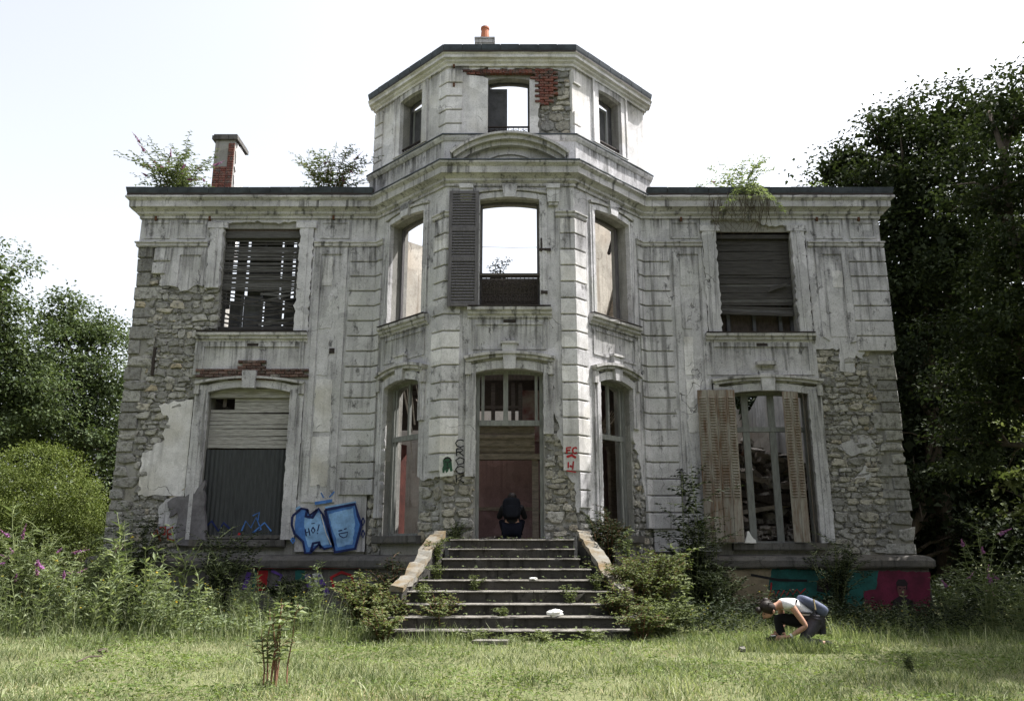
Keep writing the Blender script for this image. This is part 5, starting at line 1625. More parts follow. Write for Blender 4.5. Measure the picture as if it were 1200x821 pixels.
def crown_leaves(lobes, per_m2, clump, per_clump, ln, wd, rs, droop=0.3, inner=0.25, bough=None):
    """leaf clumps gathered on boughs that sit over and inside a set of ellipsoid lobes (c, rx, ry, rz)"""
    C = []
    for (c, rx, ry, rz) in lobes:
        area = 4 * math.pi * ((rx * ry) ** 1.6 / 3 + (rx * rz) ** 1.6 / 3 + (ry * rz) ** 1.6 / 3) ** (1 / 1.6)
        n = int(area * per_m2)
        if bough:
            nb = max(6, int(area / (bough * bough * 1.6)))
            d = unit(rs.normal(0, 1, (nb, 3)) + np.array([0, 0, 0.15]))
            rad = np.where(rs.rand(nb) < inner, rs.uniform(0.35, 0.8, nb), rs.uniform(0.82, 1.14, nb))
            B = np.asarray(c)[None] + d * np.array([rx, ry, rz]) * rad[:, None]
            size = bough * rs.uniform(0.55, 1.25, nb)
            k = rs.randint(0, nb, n)
            o = unit(rs.normal(0, 1, (n, 3)))
            o[:, 2] = np.where(o[:, 2] < 0, o[:, 2] * 0.35, o[:, 2])
            q = B[k] + o * (size[k] * rs.uniform(0.45, 1.0, n) ** 0.6)[:, None] * np.array([1, 1, 0.62])
            q[:, 2] -= 0.12 * ((q[:, 0] - B[k][:, 0]) ** 2 + (q[:, 1] - B[k][:, 1]) ** 2)
            C.append(q)
        else:
            d = unit(rs.normal(0, 1, (n, 3)))
            rad = np.where(rs.rand(n) < inner, rs.uniform(0.3, 0.85, n), rs.uniform(0.9, 1.04, n))
            rad *= 1 + 0.05 * np.sin(d[:, 0] * 5 + c[0]) * np.sin(d[:, 1] * 4 + c[1]) + 0.04 * np.sin(d[:, 2] * 7 + c[2] * 3)
            C.append(np.asarray(c)[None] + d * np.array([rx, ry, rz]) * rad[:, None])
    C = np.concatenate(C)
    n = len(C)
    fill = []
    if bough:
        for (c, rx, ry, rz) in lobes:
            m = int(rx * ry * rz * 26) + 60
            d = unit(rs.normal(0, 1, (m, 3)))
            fill.append(np.asarray(c)[None] + d * np.array([rx, ry, rz]) * (0.72 * rs.rand(m) ** 0.45)[:, None])
    off = rs.normal(0, 1, (n, per_clump, 3)) * np.array([clump, clump, clump * 0.5])
    P = (C[:, None, :] + off).reshape(-1, 3)
    D = off.reshape(-1, 3) + rs.normal(0, clump * 0.6, (n * per_clump, 3))
    D[:, 2] -= droop * clump
    L = ln * rs.uniform(0.6, 1.25, len(P))
    arr = leaf_arrays(P, D, L, wd, rs=rs)
    if fill:
        fp = np.concatenate(fill)
        arr = np.concatenate([arr, leaf_arrays(fp, rs.normal(0, 1, fp.shape), ln * 1.9 * rs.uniform(0.7, 1.3, len(fp)), 0.8, rs=rs)])
    return arr, C

def tree(name, label, base, lobes, mat, seed, ln=0.16, wd=0.62, per_m2=5.0, clump=0.32, per_clump=18, trunk_r=0.22, group=None, limb=True, cat='tree', inner=0.25, bough=None):
    r_ = np.random.RandomState(seed)
    rg = random.Random(seed)
    t = thing(name, base, label, cat, group)
    arr, C = crown_leaves(lobes, per_m2, clump, per_clump, ln, wd, r_, inner=inner, bough=bough)
    leaf_obj('crown', arr, LM[mat], t)
    mb = MB()
    b = Vector(base)
    zs_ = sorted(l[0][2] for l in lobes)
    top = Vector((sum(l[0][0] for l in lobes) / len(lobes), sum(l[0][1] for l in lobes) / len(lobes), zs_[-1]))
    pts = []
    for i in range(9):
        f = i / 8
        p = b.lerp(top, f)
        pts.append(p + Vector((rg.gauss(0, 0.12) * (0 < i), rg.gauss(0, 0.12) * (0 < i), 0)))
    pts[0].z -= 0.2
    mb.tube(pts, [trunk_r * (1.35 if i == 0 else 1) * (1 - 0.85 * i / 8) for i in range(9)], 8)
    if limb:
        for (c, rx, ry, rz) in lobes:
            c = Vector(c)
            f = min(0.85, max(0.15, (c.z - rz * 0.9 - b.z) / max(0.5, top.z - b.z)))
            a = pts[int(f * 8)]
            m1 = a.lerp(c, 0.5) + Vector((rg.gauss(0, .2), rg.gauss(0, .2), 0.3))
            mb.tube([a, m1, c], [trunk_r * 0.42, trunk_r * 0.28, trunk_r * 0.1], 6)
            for k in range(5):
                e = c + Vector((rg.gauss(0, 1) * rx, rg.gauss(0, 1) * ry, rg.gauss(0.1, 0.8) * rz)) * 0.6
                s_ = m1.lerp(c, rg.random())
                mb.tube([s_, s_.lerp(e, .5) + Vector((0, 0, .1)), e], [trunk_r * 0.16, trunk_r * 0.1, trunk_r * 0.03], 4)
    mb.build('trunk', M['bark'], t, smooth=True)
    return t
def lobes_px(items, Y):
    out = []
    for x, y, r, *k in items:
        yy = Y + (k[0] if k else 0)
        c = at(x, y, yy)
        sc = (c.y * CT + (c.z - EYE) * ST) / FPX
        out.append(((c.x, c.y, c.z), r * sc, r * sc * 0.95, r * sc * (k[1] if len(k) > 1 else 0.82)))
    return out
G1 = 'trees behind the house on the right'
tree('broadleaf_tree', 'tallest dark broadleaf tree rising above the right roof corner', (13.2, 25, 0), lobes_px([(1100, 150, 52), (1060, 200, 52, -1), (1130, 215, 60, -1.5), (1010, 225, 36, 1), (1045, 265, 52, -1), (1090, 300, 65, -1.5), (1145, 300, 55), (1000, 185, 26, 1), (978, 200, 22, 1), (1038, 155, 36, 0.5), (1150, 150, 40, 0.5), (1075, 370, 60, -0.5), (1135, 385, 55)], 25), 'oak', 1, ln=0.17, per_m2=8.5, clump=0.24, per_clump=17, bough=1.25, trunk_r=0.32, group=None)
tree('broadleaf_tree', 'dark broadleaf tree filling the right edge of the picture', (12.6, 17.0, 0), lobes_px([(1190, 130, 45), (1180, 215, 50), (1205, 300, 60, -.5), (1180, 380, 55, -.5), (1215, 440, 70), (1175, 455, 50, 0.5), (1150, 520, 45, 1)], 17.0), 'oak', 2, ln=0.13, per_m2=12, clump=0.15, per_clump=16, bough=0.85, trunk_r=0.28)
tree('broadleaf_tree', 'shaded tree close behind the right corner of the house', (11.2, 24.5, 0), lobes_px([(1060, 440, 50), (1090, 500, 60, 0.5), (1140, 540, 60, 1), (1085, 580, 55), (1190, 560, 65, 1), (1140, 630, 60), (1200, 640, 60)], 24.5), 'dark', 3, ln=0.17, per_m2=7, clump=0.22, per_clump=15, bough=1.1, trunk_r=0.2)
tree('broadleaf_tree', 'low sunlit branches of a tree at the right edge above the weeds', (13.8, 19.0, 0), lobes_px([(1188, 560, 22, 0, 0.3), (1205, 500, 34, 0.5, 0.4), (1215, 600, 26, 0, .35)], 19.0), 'bush', 4, ln=0.13, per_m2=8.0, clump=0.15, per_clump=12, bough=0.5, trunk_r=0.12)
for i, (x, y, h, r) in enumerate([(10.5, 31, 12, 4.0), (16.5, 32, 15, 4.6), (22, 29, 15, 4.6), (27, 33, 15, 4.5), (13.5, 37, 14, 4.5), (20, 40, 15, 5)]):
    lb = [((x, y, h * 0.72), r, r, h * 0.26), ((x + 1, y - 0.5, h * 0.42), r * 0.95, r, h * 0.24), ((x - 1, y + 0.3, h * 0.2), r * 0.95, r, h * 0.2)]
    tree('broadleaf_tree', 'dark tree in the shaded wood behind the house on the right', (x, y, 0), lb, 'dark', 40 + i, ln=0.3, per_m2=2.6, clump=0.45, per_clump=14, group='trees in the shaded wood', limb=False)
tree('broadleaf_tree', 'green tree at the far left edge behind the round bush', (-19, 28, 0), lobes_px([(0, 330, 34), (-30, 380, 50), (5, 400, 42, 1), (-5, 460, 50, 0.5), (30, 470, 40, 1), (-40, 470, 60)], 28), 'lime', 5, ln=0.145, per_m2=7.5, clump=0.22, per_clump=19, bough=1.1, trunk_r=0.25)
tree('broadleaf_tree', 'rounded green tree between the left edge and the house', (-16.6, 32, 0), lobes_px([(70, 385, 42), (110, 400, 38, 0.5), (60, 440, 46), (120, 455, 45, 0.5), (95, 500, 50), (40, 510, 48, 0.5), (130, 530, 45)], 32), 'lime', 6, ln=0.155, per_m2=6.5, clump=0.24, per_clump=19, bough=1.2, trunk_r=0.25)
for i, (x, y, h, r) in enumerate([(-13.5, 38, 9, 3.6), (-20, 39, 10, 4.2), (-27, 36, 11, 4.5)]):
    lb = [((x, y, h * 0.72), r, r, h * 0.26), ((x + 1, y - 0.5, h * 0.42), r * 0.95, r, h * 0.24), ((x - 1, y + 0.3, h * 0.2), r * 0.95, r, h * 0.2)]
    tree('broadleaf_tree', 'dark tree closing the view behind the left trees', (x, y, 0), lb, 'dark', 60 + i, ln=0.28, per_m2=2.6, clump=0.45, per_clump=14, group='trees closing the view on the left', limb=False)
for i, x in enumerate((-9.5, -5.5, -1.5, 2.5, 6.5)):
    tree('broadleaf_tree', 'low tree standing far behind the ruined shell', (x, 41, 0), [((x, 41, 3.4), 2.6, 2.4, 2.6), ((x + 1, 40.6, 1.6), 2.4, 2.2, 1.8)], 'dark', 70 + i, ln=0.4, per_m2=2.0, clump=0.4, per_clump=10, group='low trees behind the ruin', limb=False)
# unseen park trees added behind the viewer to darken the lower house front
for i, (x, y, h, r) in enumerate([(-19, -7, 13, 4.2), (-12, -10, 14.5, 4.6), (-4.5, -11.5, 14, 4.6), (3, -11, 15, 4.8), (10.5, -9.5, 14.5, 4.6), (17.5, -6, 14, 4.4), (22, 2, 14, 4.4), (-23, 1, 12, 4.2)]):
    lb = [((x, y, h * 0.74), r, r, h * 0.25), ((x + 1, y - 0.5, h * 0.45), r, r, h * 0.25)]
    tree('broadleaf_tree', 'unseen park tree added behind the viewer to darken the lower house front', (x, y, 0), lb, 'oak', 80 + i, ln=0.5, per_m2=1.1, clump=0.7, per_clump=9, group='unseen park trees added behind the viewer', limb=False)
# tree beside the lawn whose shade falls across the bottom right corner
tree('broadleaf_tree', 'tree beside the lawn that shades the bottom right corner', (11.2, 10.6, 0), [((10.6, 10.6, 8.6), 1.7, 1.7, 1.4), ((12.0, 10.2, 9.6), 1.8, 1.8, 1.5), ((11.4, 11.6, 7.4), 1.5, 1.6, 1.3), ((10.7, 9.2, 7.6), 1.3, 1.5, 1.2)], 'lime', 9, ln=0.15, per_m2=6, clump=0.2, per_clump=14, bough=0.8, trunk_r=0.2)
tree('broadleaf_tree', 'tall tree just outside the right edge that shades the right plinth', (13.4, 15.2, 0), [((12.6, 15.0, 7.0), 1.7, 1.6, 1.5), ((13.4, 15.4, 9.4), 2.0, 1.9, 1.8), ((14.6, 14.6, 7.6), 1.9, 1.8, 1.7), ((14.3, 15.0, 11.0), 1.9, 1.9, 1.5), ((12.9, 14.0, 5.2), 1.4, 1.4, 1.1)], 'oak', 10, ln=0.15, per_m2=7, clump=0.2, per_clump=14, bough=0.9, trunk_r=0.24)
# clipped round bush
tree('round_bush', 'clipped bright green dome bush left of the house', (-14.6, 25, 0), lobes_px([(40, 585, 66, 0, 0.95), (92, 600, 38, -0.4, 0.95), (-10, 600, 60, 0.3, 0.9), (60, 640, 66, 0, 0.7)], 25), 'hedge', 12, ln=0.085, wd=0.45, per_m2=44, clump=0.12, per_clump=12, trunk_r=0.1, limb=False, cat='bush', inner=0.22)

def stem_leaves(pts, n0, n1, spacing, ln, rs, opposite=True, up=0.35, taper=0.6):
    """leaf positions along one curved stem"""
    P = [np.array(p) for p in pts]
    seg = [np.linalg.norm(P[i + 1] - P[i]) for i in range(len(P) - 1)]
    T = sum(seg)
    s = n0 * T
    out_p, out_d, out_l = [], [], []
    k = 0
    while s < T * n1:
        q, i = s, 0
        while i < len(seg) - 1 and q > seg[i]:
            q -= seg[i]
            i += 1
        f = q / max(seg[i], 1e-6)
        p = P[i] + (P[i + 1] - P[i]) * f
        t = (P[i + 1] - P[i]) / max(seg[i], 1e-6)
        a = k * (1.5708 if opposite else 2.4) + rs.uniform(-.3, .3)
        size = ln * (1 - taper * (s / T)) * rs.uniform(0.75, 1.2)
        for o in ((0, math.pi) if opposite else (0,)):
            h = np.array([math.cos(a + o), math.sin(a + o), 0])
            out_p.append(p)
            out_d.append(h + t * up + np.array([0, 0, rs.uniform(-.35, .15)]))
            out_l.append(size)
        s += spacing * rs.uniform(0.7, 1.3)
        k += 1
    return out_p, out_d, out_l

def shrub(name, label, base, h, rad, stems, mat, seed, ln=0.1, wd=0.42, spacing=0.06, twigs=3, stem='gstem', sr=0.008, flowers=0, fmat='flower', cat='bush', group=None, n0=0.15, droop=0.15, lean=(0, 0), up=0.35, hvar=0.35, taper=0.5, opposite=True, spread0=0.1):
    r_ = np.random.RandomState(seed)
    rg = random.Random(seed)
    t = thing(name, base, label, cat, group)
    mb, PP, DD, LL, tips = MB(), [], [], [], []
    b = Vector(base)
    for i in range(stems):
        a = rg.uniform(0, 6.283)
        H = h * (1 - rg.random() ** 1.5 * hvar)
        rr = rad * math.sqrt(rg.random())
        s = b + Vector((math.cos(a) * rr * spread0, math.sin(a) * rr * spread0, -0.03))
        e = b + Vector((math.cos(a) * rr + lean[0] * H, math.sin(a) * rr + lean[1] * H, H * (1 - 0.25 * rr / max(rad, 1e-3))))
        m = s.lerp(e, 0.5) + Vector((rg.gauss(0, .04) * h - math.cos(a) * rr * 0.15, rg.gauss(0, .04) * h - math.sin(a) * rr * 0.15, H * 0.08))
        e.z -= droop * rr
        pts = [s, s.lerp(m, .5) + Vector((rg.gauss(0, .01), rg.gauss(0, .01), 0)), m, m.lerp(e, .5) + Vector((rg.gauss(0, .015), rg.gauss(0, .015), 0.02 * h)), e]
        mb.tube(pts, [sr, sr * .9, sr * .75, sr * .55, sr * .3], 4)
        tips.append((e, (e - m).normalized()))
        x = stem_leaves(pts, n0, 1.0, spacing, ln, r_, opposite, up, taper)
        PP += x[0]; DD += x[1]; LL += x[2]
        for k in range(twigs):
            f = rg.uniform(0.3, 0.95)
            j = min(3, int(f * 4))
            q = pts[j].lerp(pts[j + 1], f * 4 - j)
            aa = rg.uniform(0, 6.283)
            L = h * rg.uniform(0.12, 0.28)
            te = q + Vector((math.cos(aa) * L, math.sin(aa) * L, L * rg.uniform(0.1, 0.8)))
            tp = [q, q.lerp(te, .5) + Vector((0, 0, L * .12)), te]
            mb.tube(tp, [sr * .45, sr * .35, sr * .2], 3)
            tips.append((te, (te - q).normalized()))
            x = stem_leaves(tp, 0.1, 1.0, spacing, ln * 0.8, r_, opposite, up, taper)
            PP += x[0]; DD += x[1]; LL += x[2]
    mb.build('stems', M[stem], t, fix=False)
    if PP:
        leaf_obj('foliage', leaf_arrays(np.array(PP), np.array(DD), np.array(LL), wd, rs=r_), LM[mat], t)
    if flowers:
        fp, fd, fl = [], [], []
        rg.shuffle(tips)
        for e, d in tips[:flowers]:
            if fmat == 'flower':
                L = rg.uniform(0.14, 0.28)
                for q in range(70):
                    f = rg.random()
                    fp.append(np.array(e + d * L * f)); fd.append(np.array(Vector((rg.gauss(0, 1), rg.gauss(0, 1), rg.gauss(0, 1))))); fl.append(0.040 * (1.2 - f))
            else:
                for q in range(8):
                    fp.append(np.array(e)); fd.append(np.array(Vector((rg.gauss(0, 1), rg.gauss(0, 1), rg.gauss(0.5, .4))))); fl.append(0.02)
        leaf_obj('blossom', leaf_arrays(np.array(fp), np.array(fd), np.array(fl), 0.8, rs=r_), M[fmat], t)
    return t
def gp(px, py_base, Y=None):
    p = at(px, py_base, Y) if Y else onground(px, py_base)
    return p
def basept(px, Y, z=None):
    y = 640
    p = at(px, y, Y)
    return (p.x, Y, ground_h(p.x, Y) if z is None else z)

# plants growing on the roof edge
p = at(200, 222, 17.9); shrub('roof_shrub', 'purple flowering shrub on the left roof end', (p.x, 17.95, 9.5), 1.75, 1.35, 34, 'bud', 101, ln=0.17, wd=0.36, spacing=0.08, twigs=3, flowers=26, stem='gstem', cat='shrub')
p = at(385, 222, 17.9); shrub('roof_shrub', 'sparse shrub on the roof between the left chimney and the bay', (p.x, 17.95, 9.5), 1.6, 1.3, 30, 'bud', 102, ln=0.17, wd=0.34, spacing=0.085, twigs=3, flowers=5, stem='stem', cat='shrub', lean=(0.12, 0))
p = at(868, 225, 17.6); shrub('roof_shrub', 'thin straggling plant on the right roof over the blinded window', (p.x, 17.7, 9.5), 1.25, 1.0, 17, 'weed', 103, ln=0.15, wd=0.4, spacing=0.11, twigs=3, flowers=2, stem='gstem', cat='shrub')
p = at(878, 232, 17.35); shrub('hanging_plant', 'tangle of stems hanging over the cornice of the right wing', (p.x, 17.36, 9.52), 0.3, 0.9, 22, 'weed', 104, ln=0.11, wd=0.4, spacing=0.08, twigs=2, stem='gstem', droop=0.95, cat='plant')
p = at(816, 222, 17.5); rt = thing('hanging_roots', (at(868, 245, 17.5).x, 17.5, 9.4), 'dark tangle of roots hanging over the broken lintel of the right wing', 'roots')
rg_ = random.Random(5)
mb = MB()
for i in range(46):
    x0 = at(868, 245, 17.5).x + rg_.uniform(-0.75, 0.75)
    z0_ = rg_.uniform(9.25, 9.62)
    L_ = rg_.uniform(0.3, 0.95)
    y0_ = 17.44 + rg_.uniform(-.05, .05)
    mb.tube([(x0, y0_, z0_), (x0 + rg_.gauss(0, .08), y0_ + 0.03, z0_ - L_ * .5), (x0 + rg_.gauss(0, .18), 17.62 + rg_.uniform(-.06, .06), z0_ - L_)], [0.008, 0.006, 0.003], 4)
mb.build('roots', M['bark'], rt)
p = at(816, 222, 17.5); shrub('roof_tuft', 'small tuft of weeds on the right gutter near the bay', (p.x, 17.6, 9.6), 0.35, 0.25, 8, 'weed', 105, ln=0.09, spacing=0.05, twigs=1, cat='plant')
p = at(950, 222, 17.9); shrub('roof_shrub', 'light green shrub on the roof at the right end', (p.x + 0.2, 18.2, 9.5), 0.9, 0.5, 8, 'fresh', 106, ln=0.12, wd=0.4, spacing=0.08, twigs=2, cat='shrub')
p = at(585, 318, 17.0); shrub('window_plant', 'small leafy plant growing inside the central upper window', (p.x, 16.62, 6.9), 0.95, 0.42, 8, 'dark', 107, ln=0.13, wd=0.5, spacing=0.09, twigs=1, cat='plant')
# shrubs against the house
shrub('wall_shrub', 'dark shrub climbing the left corner of the house', basept(155, 17.0), 2.4, 0.85, 30, 'dark', 110, ln=0.12, wd=0.4, spacing=0.06, twigs=4)
shrub('wall_shrub', 'dark leafy shrub in front of the ribbed metal sheet', basept(262, 16.8), 2.0, 1.0, 24, 'dark', 111, ln=0.13, wd=0.45, spacing=0.07, twigs=4)
shrub('wall_shrub', 'low dark shrub under the blue graffiti', basept(345, 16.8), 1.0, 0.9, 24, 'dark', 112, ln=0.12, wd=0.45, spacing=0.06, twigs=4)
shrub('bramble_bush', 'pale leafed bramble at the left foot of the steps', basept(428, 14.3), 1.15, 0.75, 34, 'bush', 113, ln=0.13, wd=0.6, spacing=0.07, twigs=4, stem='stem', droop=0.3)
shrub('bramble_bush', 'bramble rooted against the lower left steps', basept(518, 13.1), 0.85, 0.42, 22, 'bush', 114, ln=0.10, wd=0.6, spacing=0.06, twigs=3, stem='stem', droop=0.3)
shrub('leafy_bush', 'bright bush covering the right end of the steps', basept(757, 14.2), 1.65, 0.95, 46, 'bush', 115, ln=0.12, wd=0.6, spacing=0.065, twigs=5, stem='stem', droop=0.25)
shrub('leafy_bush', 'low leafy growth at the right foot of the steps', basept(775, 13.3), 0.75, 0.75, 40, 'bush', 116, ln=0.10, wd=0.6, spacing=0.055, twigs=4, droop=0.25)
shrub('leafy_bush', 'tall pale sprig leaning out of the bush right of the steps', basept(798, 14.2), 1.75, 0.25, 5, 'bush', 117, ln=0.17, wd=0.6, spacing=0.1, twigs=2, stem='gstem', droop=0.4)
shrub('leafy_bush', 'small bush over the top of the right stair wall', (*basept(712, 15.4)[:2], 1.0), 1.15, 0.55, 20, 'dark', 118, ln=0.11, wd=0.55, spacing=0.06, twigs=3, stem='stem')
shrub('wall_shrub', 'tall dark shrub with a leading shoot left of the rusty shutters', basept(812, 16.7), 2.5, 0.62, 24, 'dark', 119, ln=0.13, wd=0.35, spacing=0.06, twigs=5, hvar=0.6)
shrub('young_shoot', 'single tall shoot above the dark shrub by the rusty shutter', basept(811, 16.6), 3.9, 0.14, 4, 'dark', 120, ln=0.2, wd=0.5, spacing=0.1, twigs=4, n0=0.3, sr=0.012, hvar=0.25, cat='plant')
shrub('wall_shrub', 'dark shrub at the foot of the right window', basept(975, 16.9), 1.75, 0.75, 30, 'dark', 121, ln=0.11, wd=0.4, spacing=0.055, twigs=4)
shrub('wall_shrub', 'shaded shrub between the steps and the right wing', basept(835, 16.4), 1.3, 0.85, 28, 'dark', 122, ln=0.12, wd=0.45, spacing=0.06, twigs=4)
shrub('ledge_plant', 'small plant on the pier left of the doorway', (*basept(532, 15.85)[:2], 1.5), 0.5, 0.42, 14, 'dark', 123, ln=0.08, wd=0.4, spacing=0.05, twigs=2, cat='plant')
shrub('ledge_plant', 'small plant growing over the left stair wall', (*basept(512, 14.9)[:2], 1.15), 0.55, 0.22, 9, 'bush', 124, ln=0.09, wd=0.5, spacing=0.05, twigs=2, cat='plant')
shrub('ledge_plant', 'small plant on the pier right of the doorway', (*basept(702, 15.85)[:2], 1.45), 0.85, 0.3, 12, 'dark', 125, ln=0.10, wd=0.5, spacing=0.06, twigs=2, cat='plant')
shrub('ledge_plant', 'little bush below the right canted window', (*basept(735, 16.3)[:2], 1.1), 0.75, 0.3, 10, 'weed', 126, ln=0.09, wd=0.5, spacing=0.06, twigs=2, cat='plant')
for (x, i_, lb, hh) in ((512, 3, 'sprig against the left end of the upper steps', 0.35), (498, 5, 'weed growing at the left end of the middle steps', 0.4), (700, 4, 'weed growing at the right end of the middle steps', 0.4), (590, 6, 'tiny weed in a joint of the lower steps', 0.16), (560, 8, 'grassy weed at the left foot of the bottom step', 0.3), (555, 4, 'sprig growing from the fourth step on the left', 0.32), (668, 5, 'sprig growing on the middle steps to the right', 0.35), (640, 8, 'clump of leaves along the foot of the bottom step', 0.28), (605, 8, 'small weeds at the foot of the bottom step near its middle', 0.2), (690, 8, 'weeds at the foot of the bottom step to the right', 0.3)):
    Y = 15.2 - 0.32 * i_ - (0.1 if i_ < 8 else 0.2)
    zz = 1.53 - 0.17 * i_ - 0.17 if i_ < 8 else 0.0
    shrub('step_weed', lb, (at(x, 680, Y).x, Y, zz), hh, 0.22 if i_ < 8 else 0.35, 9 if i_ < 8 else 16, 'bush', 130 + x, ln=0.08, wd=0.5, spacing=0.04, twigs=1, cat='weed', sr=0.004)
shrub('leafy_bush', 'pale leafy bush spilling over the lower right steps', basept(722, 13.35), 0.95, 0.55, 30, 'bush', 160, ln=0.11, wd=0.6, spacing=0.06, twigs=4, stem='stem', droop=0.3)
shrub('leafy_bush', 'bush wrapped round the middle of the right stair wall', basept(738, 13.9), 1.35, 0.5, 26, 'bush', 161, ln=0.11, wd=0.6, spacing=0.06, twigs=4, stem='stem', droop=0.3)
shrub('bramble_bush', 'bramble covering the lower left end of the steps', basept(455, 13.2), 0.85, 0.5, 26, 'bush', 162, ln=0.11, wd=0.6, spacing=0.06, twigs=4, stem='stem', droop=0.3)
shrub('bramble_bush', 'dark bramble behind the left stair wall', basept(462, 15.0), 1.3, 0.5, 22, 'dark', 163, ln=0.11, wd=0.55, spacing=0.06, twigs=4, stem='stem')
shrub('bramble_bush', 'low bramble in front of the left end of the bottom step', basept(452, 12.5), 0.62, 0.42, 22, 'bush', 164, ln=0.10, wd=0.6, spacing=0.055, twigs=3, stem='stem', droop=0.3)
shrub('leafy_bush', 'low bush in front of the right end of the bottom step', basept(748, 12.5), 0.66, 0.45, 24, 'bush', 165, ln=0.10, wd=0.6, spacing=0.055, twigs=3, stem='stem', droop=0.3)
# right foreground buddleia
shrub('buddleia', 'tall buddleia with mauve spikes right of the magenta wall', basept(1150, 13.6), 1.95, 0.75, 13, 'bud', 140, ln=0.15, wd=0.26, spacing=0.10, twigs=2, flowers=7, hvar=0.5, cat='shrub')
shrub('buddleia', 'lower buddleia spray at the right edge of the picture', basept(1190, 13.0), 1.15, 0.8, 16, 'bud', 141, ln=0.14, wd=0.26, spacing=0.09, twigs=2, flowers=3, cat='shrub')
shrub('buddleia', 'buddleia stems beside the corner of the magenta wall', basept(1108, 14.6), 1.15, 0.4, 10, 'bud', 142, ln=0.13, wd=0.26, spacing=0.09, twigs=2, flowers=2, cat='shrub')
# left buddleia with pink spikes
shrub('buddleia', 'buddleia with pink and purple spikes at the left edge', basept(25, 14.0), 2.1, 0.95, 26, 'bud', 143, ln=0.15, wd=0.28, spacing=0.085, twigs=3, flowers=18, cat='shrub')
shrub('buddleia', 'leafy buddleia in front of the round bush', basept(95, 14.2), 1.8, 0.9, 24, 'weed', 144, ln=0.14, wd=0.3, spacing=0.085, twigs=3, flowers=8, cat='shrub')
# coppiced stump with red shoots in the foreground
cp = onground(321, 806)
shrub('coppiced_sapling', 'leafy sapling with red-brown shoots standing in the lawn', (cp.x, cp.y, 0), 1.1, 0.2, 8, 'weed', 150, ln=0.15, wd=0.4, spacing=0.08, twigs=2, stem='stem', sr=0.009, n0=0.45, cat='sapling', hvar=0.35, spread0=0.7)
cp2 = onground(1068, 790)
shrub('dark_seedling', 'small dark seedling alone in the right lawn', (cp2.x, cp2.y, 0), 0.32, 0.14, 8, 'dark', 151, ln=0.06, wd=0.4, spacing=0.03, twigs=1, cat='sapling')

# tall weeds: individual stalks
rg = random.Random(77)
weed_protos = []
WG = {'weed': ('tall leafy weed stalk in the overgrown bed left of the steps', 'tall weeds left of the steps'), 'weed_r': ('leafy weed stalk in the grass along the right plinth', 'weeds along the right plinth')}
def weed(kind, x, y, h, seed, yellow=False):
    lb, gr = WG[kind]
    return shrub('weed_stalk', lb, (x, y, ground_h(x, y)), h, 0.10 + 0.05 * h, 3, 'weed', seed, ln=0.15, wd=0.24, spacing=0.085, twigs=1, flowers=2 if yellow else 0, fmat='yellow', cat='weed', group=gr, n0=0.08, sr=0.007, hvar=0.45, taper=0.5, up=0.8)
def copy_thing(src, x, y, sc, rz):
    o = src.copy()
    COL.objects.link(o)
    o.location = (x, y, ground_h(x, y))
    o.scale = (sc, sc, sc)
    o.rotation_euler = (0, 0, rz)
    for ch in list(src.children):
        c = ch.copy()
        COL.objects.link(c)
        c.parent = o
        c.matrix_parent_inverse = ch.matrix_parent_inverse.copy()
    return o
LB = ((100, 'in the overgrown bed below the round bush'), (215, 'in the overgrown bed below the rubble corner'), (335, 'in the bed below the ribbed metal sheet'), (900, 'in the bed below the blue graffiti'))
RB = ((885, 'between the dark shrub and the crouching person'), (985, 'behind the crouching person'), (1095, 'in front of the teal and magenta mural'), (2000, 'under the buddleia at the right edge'))
def relabel(o, px, sc, bands):
    where = next(w for lim, w in bands if px < lim)
    size = 'tall' if sc > 1.15 else ('short' if sc < 0.62 else 'knee-high' if sc < 0.85 else 'waist-high')
    o['label'] = size + ' leafy weed stalk ' + where
    o['group'] = size + ' weeds ' + where
def photo_x(o):
    return 600 + FPX * o.location.x / (o.location.y * CT - EYE * ST)
protoL = [weed('weed', -7.6 + i * 0.7, 14.2 + (i % 3) * 0.4, 1.0 + 0.12 * (i % 4), 200 + i, i % 3 == 0) for i in range(6)]
for o in protoL:
    relabel(o, photo_x(o), 1.2, LB)
for i in range(120):
    px, Y = rg.uniform(-10, 385), rg.uniform(12.9, 14.9)
    if px > 250:
        Y += 0.7
    b = basept(px, Y)
    sc = rg.choice((0.7, 0.9, 1.0, 1.2, 1.35, 1.7)) * rg.uniform(0.85, 1.1) * (0.8 + 0.4 * (Y - 13.0) / 2.0) * (1.15 if px < 240 else 0.6)
    relabel(copy_thing(protoL[i % 6], b[0], Y, sc, rg.uniform(0, 6.28)), px, sc, LB)
protoR = [weed('weed_r', 4.6 + i * 1.1, 14.4 + (i % 2) * 0.6, 0.6 + 0.08 * i, 230 + i, True) for i in range(4)]
for o in protoR:
    relabel(o, photo_x(o), 0.8, RB)
for i in range(46):
    px, Y = rg.uniform(800, 1210), rg.uniform(13.0, 16.6)
    b = basept(px, Y)
    sc = rg.uniform(0.45, 0.95) * (0.7 + 0.3 * (Y - 13) / 3)
    relabel(copy_thing(protoR[i % 4], b[0], Y, sc, rg.uniform(0, 6.28)), px, sc, RB)

